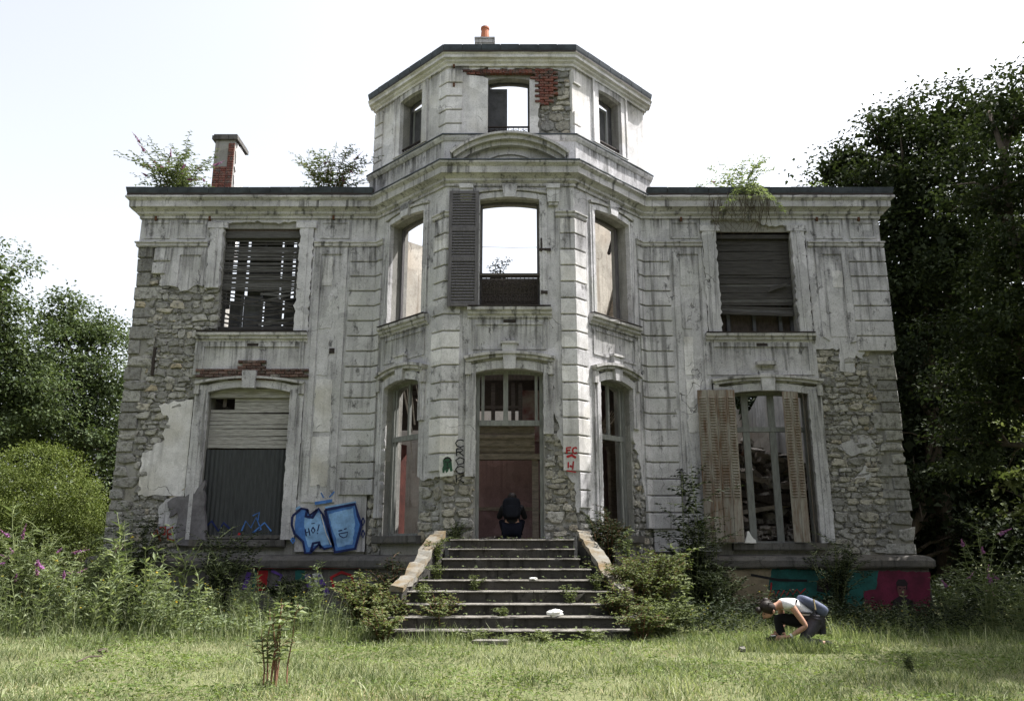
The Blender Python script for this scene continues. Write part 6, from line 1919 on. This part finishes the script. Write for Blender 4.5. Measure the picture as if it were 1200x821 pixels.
# ------------------------------------------------------------------ grass and undergrowth
def blades(n, xr, yr, hmin, hmax, wmin, wmax, seed, mask=None, lean=0.5):
    r_ = np.random.RandomState(seed)
    # denser towards the camera
    y = yr[0] + (yr[1] - yr[0]) * r_.rand(n) ** 1.35
    x = r_.uniform(*xr, n) * (0.62 + 0.38 * y / yr[1])
    if mask is not None:
        k = mask(x, y, r_)
        x, y = x[k], y[k]
        n = len(x)
    z = 0.035 * np.sin(x * 0.7 + 1.3) * np.cos(y * 0.55) + 0.02 * np.sin(x * 1.9 + y * 1.3)
    tuft = 0.55 + 0.45 * (np.sin(x * 3.1 + np.sin(y * 2.3) * 2) * np.sin(y * 4.3 + np.sin(x * 1.7) * 2)) + r_.normal(0, .12, n)
    h = r_.uniform(hmin, hmax, n) * np.clip(tuft, 0.3, 1.3)
    a = r_.uniform(0, 6.283, n)
    w = r_.uniform(wmin, wmax, n)
    lx, ly = r_.normal(0, lean, n) * h, r_.normal(0, lean, n) * h
    b = np.stack([x, y, z - 0.01], 1)
    s = np.stack([np.cos(a) * w, np.sin(a) * w, np.zeros(n)], 1)
    m = b + np.stack([lx * 0.35, ly * 0.35, h * 0.6], 1)
    t = b + np.stack([lx, ly, h], 1)
    V = np.stack([b - s, b + s, m + s * 0.8, t, m - s * 0.8], 1).reshape(-1, 3)
    base = np.arange(n)[:, None] * 5
    Fc = np.concatenate([base + np.array([[0, 1, 2]]), base + np.array([[0, 2, 4]]), base + np.array([[4, 2, 3]])], 1)
    return V, Fc
def stairs_mask(x, y, r_):
    return ~((np.abs(x) < 2.3) & (y > 12.75)) & ~((np.abs(x) < 3.4) & (y > 14.0))
V, Fc = blades(190000, (-12.0, 12.0), (6.6, 17.4), 0.05, 0.17, 0.0022, 0.0050, 5, stairs_mask, 0.65)
tag(fast_mesh('lawn_grass', V, Fc, 3, LM['grass']), 'rough sunlit lawn grass in front of the mansion', 'grass', kind='stuff')
def edge_mask(x, y, r_):
    e = 12.7 + 0.5 * np.sin(x * 1.3) + 0.3 * np.sin(x * 3.1)
    return (y > e) & stairs_mask(x, y, r_)
V, Fc = blades(50000, (-12.0, 12.0), (11.8, 16.4), 0.12, 0.36, 0.0025, 0.006, 6, edge_mask, 0.35)
tag(fast_mesh('tall_grass', V, Fc, 3, LM['grass']), 'taller unmown grass along the foot of the house', 'grass', kind='stuff')
def wisp_mask(x, y, r_):
    return ((x < -2.6 + 0.3 * np.sin(y * 5)) & (r_.rand(len(x)) < np.clip(0.35 - x * 0.09, 0.2, 1)))
V, Fc = blades(6000, (-12.0, 12.0), (12.9, 14.9), 0.3, 0.95, 0.003, 0.006, 16, wisp_mask, 0.3)
tag(fast_mesh('meadow_grass', V, Fc, 3, LM['grass']), 'tall wispy meadow grass in the overgrown beds', 'grass', kind='stuff')
V, Fc = blades(2600, (3.2, 5.2), (11.55, 12.28), 0.10, 0.30, 0.003, 0.006, 18, None, 0.35)
V2, F2_ = blades(900, (5.0, 11.0), (12.2, 13.4), 0.15, 0.4, 0.003, 0.006, 19, None, 0.35)
V = np.concatenate([V, V2]); Fc = np.concatenate([Fc, F2_ + len(V) - len(V2)])
tag(fast_mesh('tussock_grass', V, Fc, 3, LM['grass']), 'long grass round the crouching person', 'grass', kind='stuff')
def straw_mask(x, y, r_):
    f = np.sin(x * 1.1 + 2) * np.sin(y * 1.7) + 0.5 * np.sin(x * 2.7 + y)
    near = np.exp(-((y - 7.9) / 0.55) ** 2) * (x < 2.0)
    return r_.rand(len(x)) < np.clip(0.04 + 0.12 * (f > 0.5) + 0.9 * near, 0, 1)
V, Fc = blades(60000, (-12.0, 12.0), (6.6, 13.6), 0.03, 0.08, 0.002, 0.0045, 7, straw_mask, 1.6)
tag(fast_mesh('dry_grass', V, Fc, 3, LM['straw']), 'cut dry grass lying on the lawn', 'grass', kind='stuff')
# broad low leaves: clover, nettles and ground cover
def cover(n, xr, yr, zr, ln, mat, seed, mask, name, label):
    r_ = np.random.RandomState(seed)
    x, y = r_.uniform(*xr, n), r_.uniform(*yr, n)
    k = mask(x, y, r_)
    x, y = x[k], y[k]
    m = len(x)
    cl = 0.5 + 0.5 * np.sin(x * 2.3 + np.sin(y * 1.9) * 2) * np.sin(y * 2.7 + x)
    z = zr[0] + (zr[1] - zr[0]) * r_.rand(m) * np.clip(cl + 0.15, 0.1, 1)
    a = r_.uniform(0, 6.283, m)
    D = np.stack([np.cos(a), np.sin(a), r_.uniform(-.3, .6, m)], 1)
    arr = leaf_arrays(np.stack([x, y, z], 1), D, ln * r_.uniform(0.6, 1.3, m), 0.5, rs=r_)
    return tag(leaf_obj(name, arr, LM[mat], None), label, 'undergrowth', kind='stuff')
r9 = np.random.RandomState(91)
pts = []
for i in range(9):
    Y = 15.2 - 0.32 * i
    hw = 1.15 + 0.17 * i
    m = 60 + 10 * i
    xx = r9.uniform(-hw, hw, m)
    xx = np.where(r9.rand(m) < 0.6, np.sign(xx) * hw * (1 - 0.3 * r9.rand(m) ** 2), xx)
    pts.append(np.stack([xx, Y + 0.30 - 0.27 * r9.rand(m) ** 2, np.full(m, 1.54 - 0.17 * i) + 0.03 * r9.rand(m)], 1))
pts = np.concatenate(pts)
dd = np.stack([r9.normal(0, 1, len(pts)), r9.normal(0, 1, len(pts)), r9.uniform(0, .5, len(pts))], 1)
tag(leaf_obj('leaf_litter', leaf_arrays(pts, dd, 0.045 * r9.uniform(0.5, 1.4, len(pts)), 0.6, rs=r9), LM['bud'], None), 'dead leaves and small weeds gathered on the steps', 'leaves', kind='stuff')
cover(42000, (-8.5, 8.5), (6.8, 14.5), (0.01, 0.10), 0.05, 'fresh', 31, lambda x, y, r: (np.abs(x) < 0.75 * y) & stairs_mask(x, y, r) & (np.sin(x * 1.9 + y) + np.sin(y * 2.3 - x * .7) + r.normal(0, .5, len(x)) > 0.1), 'clover', 'low broad leafed plants in the lawn')
cover(9000, (-10.5, -2.4), (13.0, 15.4), (0.02, 0.45), 0.085, 'weed', 32, lambda x, y, r: (y > 13.5 + 0.4 * np.sin(x * 1.7)), 'undergrowth', 'dense green undergrowth left of the steps')
cover(16000, (2.4, 11.0), (13.2, 17.2), (0.02, 0.55), 0.075, 'dark', 33, lambda x, y, r: (y > 13.6 + 0.4 * np.sin(x * 1.7)), 'undergrowth', 'dense green undergrowth along the right plinth')
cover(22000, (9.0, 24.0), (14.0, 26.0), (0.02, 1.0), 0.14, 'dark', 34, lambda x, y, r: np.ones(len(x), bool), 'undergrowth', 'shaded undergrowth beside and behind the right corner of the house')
cover(22000, (-26.0, -9.5), (14.5, 28.0), (0.02, 0.9), 0.14, 'weed', 35, lambda x, y, r: np.ones(len(x), bool), 'undergrowth', 'green undergrowth beside the left corner of the house')
# ------------------------------------------------------------------ people
def superell(mb, c, size, e1=0.6, e2=0.6, rot=None, n=12, m=16, shape=None):
    def pw(x, e):
        return math.copysign(abs(x) ** e, x)
    rot = rot or Matrix.Identity(3)
    vs, fs = [], []
    for i in range(n + 1):
        v = -math.pi / 2 + math.pi * i / n
        for j in range(m):
            u = 2 * math.pi * j / m
            p = Vector((size[0] * pw(math.cos(v), e1) * pw(math.cos(u), e2), size[1] * pw(math.cos(v), e1) * pw(math.sin(u), e2), size[2] * pw(math.sin(v), e1)))
            if shape:
                p = shape(p)
            vs.append(Vector(c) + rot @ p)
    for i in range(n):
        for j in range(m):
            k = (j + 1) % m
            fs.append((i * m + j, i * m + k, (i + 1) * m + k, (i + 1) * m + j))
    return mb.add(vs, fs)
def skin_fig(name, V, E, mat, parent, sub=2):
    """V: {key: ((x,y,z), (rx, ry))}, first key is the root"""
    keys = list(V)
    me = bpy.data.meshes.new(name)
    me.from_pydata([tuple(V[k][0]) for k in keys], [(keys.index(a), keys.index(b)) for a, b in E], [])
    o = link(name, me, parent)
    me.materials.append(mat)
    md = o.modifiers.new('skin', 'SKIN')
    md.use_smooth_shade = True
    for i, k in enumerate(keys):
        r = V[k][1]
        me.skin_vertices[0].data[i].radius = (r, r) if isinstance(r, (int, float)) else r
        me.skin_vertices[0].data[i].use_root = (i == 0)
    o.modifiers.new('smooth', 'SUBSURF').levels = sub
    o.modifiers['smooth'].render_levels = sub
    return o
SKIN = simple_mat('skin', (0.42, 0.235, 0.165), 0.55, 0.12, 8, bmp=0.05)
HAIR = simple_mat('dark_hair', (0.022, 0.014, 0.012), 0.5, 0.4, 30, bmp=0.5)
SHIRT = simple_mat('white_cotton', (0.72, 0.71, 0.72), 0.9, 0.12, 9, bmp=0.3)
TROUS = simple_mat('grey_trousers', (0.055, 0.052, 0.062), 0.9, 0.3, 9, bmp=0.3)
BLACK = simple_mat('black_cloth', (0.012, 0.012, 0.015), 0.9, 0.3, 9, bmp=0.3)
PACKB = simple_mat('slate_blue_nylon', (0.085, 0.10, 0.16), 0.7, 0.3, 9, bmp=0.2)
PACKD = simple_mat('black_nylon', (0.008, 0.009, 0.013), 0.9, 0.3, 9, bmp=0.2, spec=0.1)
NAVY = simple_mat('navy_denim', (0.008, 0.009, 0.016), 0.9, 0.3, 9, bmp=0.3, spec=0.1)

YP = 12.3
def w3(px, py, dy=0.0):
    p = at(px, py, YP)
    return Vector((p.x, YP + dy, p.z))
woman = thing('person', (w3(940, 755).x, YP, 0), 'person in a white sleeveless top crouching over a small camera in the grass', 'person')
def fingers(V, E, hand, wrist, k, dirv, side, ln=0.075, curl=Vector((0, 0, -1))):
    d = dirv.normalized()
    s = side.normalized()
    for i, (o, f) in enumerate(((-0.030, 0.88), (-0.010, 1.0), (0.010, 0.96), (0.029, 0.78))):
        a = hand + s * o + d * 0.035
        b = a + d * ln * f * 0.5 + curl * 0.008
        c = b + d * ln * f * 0.35 + curl * 0.028
        for n, p, r in ((f'{k}f{i}a', a, 0.011), (f'{k}f{i}b', b, 0.0095), (f'{k}f{i}c', c, 0.008)):
            V[n] = (p, r)
        E += [(k, f'{k}f{i}a'), (f'{k}f{i}a', f'{k}f{i}b'), (f'{k}f{i}b', f'{k}f{i}c')]
    a = wrist.lerp(hand, 0.45) + s * 0.038
    b = a + (d * 0.6 + s).normalized() * 0.03
    c = b + d * 0.03 + curl * 0.012
    for n, p, r in ((f'{k}t1', a, 0.013), (f'{k}t2', b, 0.011), (f'{k}t3', c, 0.009)):
        V[n] = (p, r)
    E += [(k, f'{k}t1'), (f'{k}t1', f'{k}t2'), (f'{k}t2', f'{k}t3')]
V = {}
V['pelvis'] = (w3(952, 727), (0.13, 0.11))
V['waist'] = (w3(944, 716), (0.115, 0.095))
V['chest'] = (w3(930, 709.5), (0.135, 0.11))
V['upper'] = (w3(921, 707.5), (0.12, 0.095))
V['neck'] = (w3(912, 708.5), 0.048)
V['skull0'] = (w3(906, 711.5), 0.062)
V['skull'] = (w3(900.5, 714.5), (0.085, 0.092))
V['face'] = (w3(897.5, 719.0), (0.062, 0.070))
V['chin'] = (w3(898.5, 724.0), (0.036, 0.040))
V['nose'] = (w3(893.2, 720.6), 0.013)
E = [('pelvis', 'waist'), ('waist', 'chest'), ('chest', 'upper'), ('upper', 'neck'), ('neck', 'skull0'), ('skull0', 'skull'), ('skull', 'face'), ('face', 'chin'), ('face', 'nose')]
near_sh, near_el, near_wr, near_ha = w3(922, 707, -0.17), w3(938.5, 731.5, -0.22), w3(921, 744.5, -0.16), w3(913, 745.5, -0.12)
far_sh, far_el, far_wr, far_ha = w3(918, 707, 0.17), w3(924, 733, 0.24), w3(914, 744, 0.12), w3(908, 745, 0.06)
for n, p, r in (('nsh', near_sh, 0.056), ('nel', near_el, 0.040), ('nwr', near_wr, 0.027), ('nha', near_ha, (0.034, 0.02)), ('fsh', far_sh, 0.056), ('fel', far_el, 0.040), ('fwr', far_wr, 0.027), ('fha', far_ha, (0.034, 0.02))):
    V[n] = (p, r)
V['num'] = (near_sh.lerp(near_el, .5), 0.047)
V['nfm'] = (near_el.lerp(near_wr, .35), 0.038)
E += [('upper', 'nsh'), ('nsh', 'num'), ('num', 'nel'), ('nel', 'nfm'), ('nfm', 'nwr'), ('nwr', 'nha'), ('upper', 'fsh'), ('fsh', 'fel'), ('fel', 'fwr'), ('fwr', 'fha')]
fingers(V, E, near_ha, near_wr, 'nha', near_ha - near_wr, Vector((0, 0.2, 1)))
fingers(V, E, far_ha, far_wr, 'fha', far_ha - far_wr, Vector((0, -0.2, 1)))
n_hip, n_knee, n_ank, n_toe = w3(951, 730, -0.10), w3(935, 750.5, -0.14), w3(962, 752.5, -0.12), w3(970, 753.5, -0.12)
f_hip, f_knee, f_ank, f_toe = w3(950, 730, 0.10), w3(913, 724, 0.12), w3(921, 750.5, 0.12), w3(911, 753.5, 0.12)
for n, p, r in (('nhip', n_hip, 0.092), ('nkn', n_knee, 0.062), ('nan', n_ank, 0.042), ('nto', n_toe, 0.032), ('fhip', f_hip, 0.092), ('fkn', f_knee, 0.062), ('fan', f_ank, 0.042), ('fto', f_toe, 0.034)):
    V[n] = (p, r)
E += [('pelvis', 'nhip'), ('nhip', 'nkn'), ('nkn', 'nan'), ('nan', 'nto'), ('pelvis', 'fhip'), ('fhip', 'fkn'), ('fkn', 'fan'), ('fan', 'fto')]
body = skin_fig('body', V, E, SKIN, woman)
# clothes follow the same joints, a little wider
T = {'c': (w3(941, 714.5), (0.142, 0.118)), 'w': (w3(949.5, 722.5), (0.142, 0.118)), 'm': (w3(930, 709), (0.150, 0.122)), 'u': (w3(920, 707.2), (0.125, 0.105)), 'n': (w3(914.5, 707.8), 0.062), 'ns': (near_sh + Vector((0.0, -0.012, 0.0)), 0.068), 'fs': (far_sh, 0.068), 'ns2': (near_sh.lerp(near_el, 0.16), 0.064)}
skin_fig('shirt', T, [('c', 'w'), ('c', 'm'), ('m', 'u'), ('u', 'n'), ('u', 'ns'), ('ns', 'ns2'), ('u', 'fs')], SHIRT, woman)
T = {'p': (w3(953, 728), (0.155, 0.13)), 'q': (w3(949, 724), (0.135, 0.112)), 'nh': (n_hip, 0.112), 'nm': (n_hip.lerp(n_knee, .5), 0.098), 'nk': (n_knee, 0.078), 'na': (n_ank, 0.056)}
skin_fig('trousers', T, [('p', 'q'), ('p', 'nh'), ('nh', 'nm'), ('nm', 'nk'), ('nk', 'na')], TROUS, woman)
T = {'fh': (f_hip, 0.112), 'fm': (f_hip.lerp(f_knee, .5), 0.10), 'fk': (f_knee, 0.082), 'fa': (f_ank, 0.058)}
skin_fig('trouser_leg', T, [('fh', 'fm'), ('fm', 'fk'), ('fk', 'fa')], BLACK, woman)
for p, q in ((n_ank, n_toe), (f_ank, f_toe)):
    T = {'a': (p + Vector((0, 0, -0.005)), 0.064), 'b': (p.lerp(q, .6) + Vector((0, 0, -0.005)), 0.058), 'c': (q + (q - p).normalized() * 0.02, 0.048)}
    skin_fig('shoe', T, [('a', 'b'), ('b', 'c')], BLACK, woman)
mb = MB()
superell(mb, w3(899.5, 711.0), (0.118, 0.108, 0.098), 0.9, 0.9, Matrix.Rotation(R(32), 3, 'Y'))
superell(mb, w3(897, 702.5), (0.045, 0.045, 0.036), 1, 1)
superell(mb, w3(888.5, 714.5, -0.01), (0.042, 0.06, 0.05), 1, 1)
r_ = random.Random(3)
for i in range(26):
    p = w3(896 + r_.uniform(-7, 9), 706 + r_.uniform(-3, 6), r_.uniform(-.1, .1))
    mb.tube([p, p + Vector((r_.gauss(0, .03), r_.gauss(0, .02), r_.uniform(0, .03))), p + Vector((r_.gauss(0, .05), r_.gauss(0, .03), r_.uniform(-.01, .04)))], [0.006, 0.004, 0.002], 4)
mb.build('hair', HAIR, woman, smooth=True)
mb = MB(); superell(mb, w3(904.5, 715.8, -0.088), (0.018, 0.012, 0.03), 1, 1); mb.build('ear', SKIN, woman, smooth=True)
for dy in (-0.05, 0.03):
    mb = MB(); superell(mb, w3(894.6, 718.6, dy), (0.010, 0.014, 0.008), 1, 1); mb.build('eye', HAIR, woman, smooth=True)
mb = MB(); superell(mb, w3(894.8, 724.0, -0.01), (0.008, 0.024, 0.006), 1, 1); mb.build('mouth', simple_mat('lips', (0.3, 0.09, 0.08), 0.5, 0.1), woman, smooth=True)
mb = MB(); q = near_wr.lerp(near_el, 0.12); mb.tube([q + (near_el - near_wr).normalized() * s_ for s_ in (-0.014, 0.014)], 0.034, 12); mb.build('bracelet', M['white'], woman)
cam_t = thing('pocket_camera', tuple(w3(904, 748)), 'small black camera held low in the grass by the crouching person', 'camera')
mb = MB()
superell(mb, w3(905.5, 746.8, -0.06), (0.062, 0.03, 0.038), 0.35, 0.35, Matrix.Rotation(R(-8), 3, 'Y'))
mb.build('camera_body', BLACK, cam_t, smooth=False)
mb = MB(); c = w3(901, 747.5, -0.06); mb.tube([c + Vector((0.0, 0, 0)), c + Vector((-0.05, 0, -0.005))], 0.026, 14); mb.build('lens', PACKD, cam_t)
mb = MB(); superell(mb, w3(905.5, 743.8, -0.06), (0.05, 0.024, 0.006), 0.4, 0.4); mb.build('top_plate', M['white'], cam_t)
bp = thing('backpack', tuple(w3(950, 710)), 'slate blue backpack on the back of the crouching person', 'backpack')
rot = Matrix.Rotation(R(31), 3, 'Y')
mb = MB(); superell(mb, w3(951.5, 708.8), (0.225, 0.155, 0.082), 0.55, 0.6, rot, shape=lambda p: Vector((p.x, p.y, p.z * (1.0 + 0.9 * p.x)))); mb.build('pack_body', PACKB, bp, smooth=True)
mb = MB(); superell(mb, w3(957.5, 710.5), (0.13, 0.12, 0.07), 0.5, 0.6, rot); mb.build('front_pocket', PACKB, bp, smooth=True)
mb = MB(); mb.tube([w3(931, 702.3, -0.1), w3(927, 708, -0.135), w3(933, 716, -0.165), w3(946, 717, -0.16)], 0.018, 6); mb.build('strap', BLACK, bp)
mb = MB(); mb.bar(w3(949.5, 701, -0.14), w3(951, 713, -0.16), 0.02, 0.012); mb.build('trim', simple_mat('tan_webbing', (0.35, 0.28, 0.16), 0.8, 0.2), bp)
mb = MB(); mb.tube([w3(952, 716, -0.14), w3(955, 728, -0.15), w3(958, 742, -0.14)], 0.012, 5); mb.build('hanging_strap', BLACK, bp)

# person squatting in the doorway, seen from behind
YM = 16.35
def m3(px, py, dy=0.0):
    p = at(px, py, YM)
    return Vector((p.x, YM + dy, p.z))
ZB = 1.53
man = thing('person', (m3(600, 630).x, YM, ZB), 'person in dark clothes squatting in the doorway, seen from behind', 'person')
V = {}
V['pelvis'] = (m3(600, 619.5, 0.0), (0.16, 0.13))
V['waist'] = (m3(600, 609, 0.06), (0.145, 0.115))
V['chest'] = (m3(600, 599.5, 0.14), (0.165, 0.12))
V['upper'] = (m3(600, 593.5, 0.20), (0.14, 0.10))
V['neck'] = (m3(600, 589, 0.27), 0.055)
V['head0'] = (m3(600, 585.5, 0.32), 0.075)
V['head'] = (m3(600, 582.5, 0.36), (0.085, 0.095))
V['face'] = (m3(600, 585.0, 0.43), (0.06, 0.06))
E = [('pelvis', 'waist'), ('waist', 'chest'), ('chest', 'upper'), ('upper', 'neck'), ('neck', 'head0'), ('head0', 'head'), ('head', 'face')]
for s_, k in ((-1, 'l'), (1, 'r')):
    sh, el, wr, ha = m3(600 + s_ * 11, 594.5, 0.2), m3(600 + s_ * 15.5, 606, 0.30), m3(600 + s_ * 14.5, 601, 0.46), m3(600 + s_ * 12.5, 600, 0.53)
    hp, kn, an, to = m3(600 + s_ * 6.5, 620, 0.02), m3(600 + s_ * 12, 608.5, 0.34), m3(600 + s_ * 8, 627, 0.12), m3(600 + s_ * 9.5, 628.5, 0.30)
    for n, p, r in (('sh', sh, 0.062), ('el', el, 0.046), ('wr', wr, 0.03), ('ha', ha, (0.036, 0.022)), ('hp', hp, 0.105), ('kn', kn, 0.068), ('an', an, 0.045), ('to', to, 0.038)):
        V[k + n] = (p, r)
    E += [('upper', k + 'sh'), (k + 'sh', k + 'el'), (k + 'el', k + 'wr'), (k + 'wr', k + 'ha'), ('pelvis', k + 'hp'), (k + 'hp', k + 'kn'), (k + 'kn', k + 'an'), (k + 'an', k + 'to')]
    fingers(V, E, ha, wr, k + 'ha', Vector((-s_ * 0.3, 1, 0)), Vector((0, 0, 1)), curl=Vector((-s_, 0, 0)))
skin_fig('body', V, E, SKIN, man)
P_ = V
T = {'c': (P_['chest'][0], (0.178, 0.135)), 'w': (P_['waist'][0], (0.16, 0.13)), 'x': (m3(600, 616.5, 0.0), (0.175, 0.148)), 'u': (P_['upper'][0], (0.15, 0.115)), 'n': (P_['neck'][0], 0.064)}
Ed = [('c', 'w'), ('w', 'x'), ('c', 'u'), ('u', 'n')]
for k in 'lr':
    T[k + 's'] = (P_[k + 'sh'][0], 0.076); T[k + 'e'] = (P_[k + 'el'][0], 0.058); T[k + 'w'] = (P_[k + 'el'][0].lerp(P_[k + 'wr'][0], .8), 0.04)
    Ed += [('u', k + 's'), (k + 's', k + 'e'), (k + 'e', k + 'w')]
skin_fig('jacket', T, Ed, BLACK, man)
T = {'p': (P_['pelvis'][0], (0.178, 0.15))}
Ed = []
for k in 'lr':
    T[k + 'h'] = (P_[k + 'hp'][0], 0.12); T[k + 'k'] = (P_[k + 'kn'][0], 0.084); T[k + 'a'] = (P_[k + 'an'][0], 0.058)
    Ed += [('p', k + 'h'), (k + 'h', k + 'k'), (k + 'k', k + 'a')]
skin_fig('trousers', T, Ed, NAVY, man)
for k in 'lr':
    T = {'a': (P_[k + 'an'][0] + Vector((0, -0.03, -0.02)), 0.05), 'b': (P_[k + 'an'][0].lerp(P_[k + 'to'][0], .6), 0.046), 'c': (P_[k + 'to'][0], 0.04)}
    skin_fig('shoe', T, [('a', 'b'), ('b', 'c')], PACKB, man)
mb = MB(); superell(mb, m3(600, 581.5, 0.34), (0.098, 0.11, 0.10), 0.95, 0.95); mb.build('hair', HAIR, man, smooth=True)
bp2 = thing('backpack', tuple(m3(599.5, 606)), 'black backpack on the back of the squatting person in the doorway', 'backpack')
rot = Matrix.Rotation(R(-16), 3, 'X')
mb = MB(); superell(mb, m3(599.5, 595.5, -0.04), (0.185, 0.10, 0.215), 0.5, 0.55, rot); mb.build('pack_body', PACKD, bp2, smooth=True)
mb = MB(); superell(mb, m3(599.5, 599.5, -0.13), (0.14, 0.05, 0.13), 0.5, 0.55, rot); mb.build('front_pocket', PACKD, bp2, smooth=True)
mb = MB(); c = m3(599.5, 584.5, 0.0); mb.tube([c + Vector((-.04, 0, 0)), c + Vector((-.02, 0, .035)), c + Vector((.02, 0, .035)), c + Vector((.04, 0, 0))], 0.009, 5); mb.build('grab_handle', PACKD, bp2)

# ------------------------------------------------------------------ litter and loose stones
def crumple(name, label, cat, c, size, seed, mat='white'):
    rg = random.Random(seed)
    mb = MB()
    superell(mb, c, size, 0.8, 0.8, Matrix.Rotation(rg.uniform(0, 3), 3, 'Z'), 7, 10, shape=lambda p: p * rg.uniform(0.72, 1.2))
    return tag(mb.build(name, M[mat]), label, cat)
def step_pt(px, i, dd=0.1):
    Y = 15.2 - 0.32 * i + dd
    return Vector((at(px, 690, Y).x, Y, 1.53 - 0.17 * i))
crumple('plastic_bag', 'crumpled white plastic bag lying on the lower steps', 'litter', step_pt(650, 7, 0.05) + Vector((0, 0, 0.05)), (0.13, 0.07, 0.055), 1)
crumple('paper_scrap', 'small white scrap on the middle of the steps', 'litter', step_pt(625, 4, 0.05) + Vector((0, 0, 0.02)), (0.07, 0.05, 0.02), 2)
t0 = step_pt(676, 6, 0.25)
F2 = Fr(t0.x, t0.y, 1, 0, 0, -1)
tag(MB().prism(F2, [(-0.14, t0.z + 0.17), (0.0, t0.z + 0.03), (0.14, t0.z + 0.16), (0.02, t0.z + 0.12)], 0.0, 0.012).build('cardboard_scrap', M['tread']), 'pointed pale scrap leaning on a riser right of centre', 'litter')
c = at(883, 628, 17.4)
FWC = Fr(c.x, 17.66, 1, 0, 0, -1)
tag(MB().prism(FWC, rough([(-0.13, 1.48), (-0.08, 1.60), (-0.05, 1.72), (-0.02, 1.73), (0.03, 1.62), (0.11, 1.55), (0.12, 1.48)], 0.006, 0.05), -0.05, 0.03).build('white_cloth', M['white']), 'white cloth heaped on the sill between the rusty shutters', 'litter')
g = onground(575, 757)
tag(MB().add([(g.x + x, g.y + y, z) for z in (-0.02, 0.09) for x, y in ((-0.26, -0.1), (0.24, -0.14), (0.27, 0.1), (-0.22, 0.12))], [(0, 1, 2, 3), (7, 6, 5, 4), (0, 4, 5, 1), (1, 5, 6, 2), (2, 6, 7, 3), (3, 7, 4, 0)]).build('loose_slab', M['tread']), 'loose stone slab in the grass before the bottom step', 'stone')
for i, (x, y, lb) in enumerate(((870, 763, 'pale stone in the lawn left of the crouching person'), (120, 765, 'dark fallen twig end in the left lawn'))):
    g = onground(x, y)
    crumple('loose_stone' if i == 0 else 'wood_chip', lb, 'stone' if i == 0 else 'wood', (g.x, g.y, 0.03), (0.08, 0.06, 0.035), 9 + i, 'tread' if i == 0 else 'bark')
g, g2 = onground(88, 782), onground(118, 774)
tag(MB().tube([(g.x, g.y, 0.06), ((g.x + g2.x) / 2, (g.y + g2.y) / 2, 0.09), (g2.x, g2.y, 0.06)], 0.012, 5).build('fallen_twig', M['bark']), 'thin dark twig lying on the left lawn', 'twig')
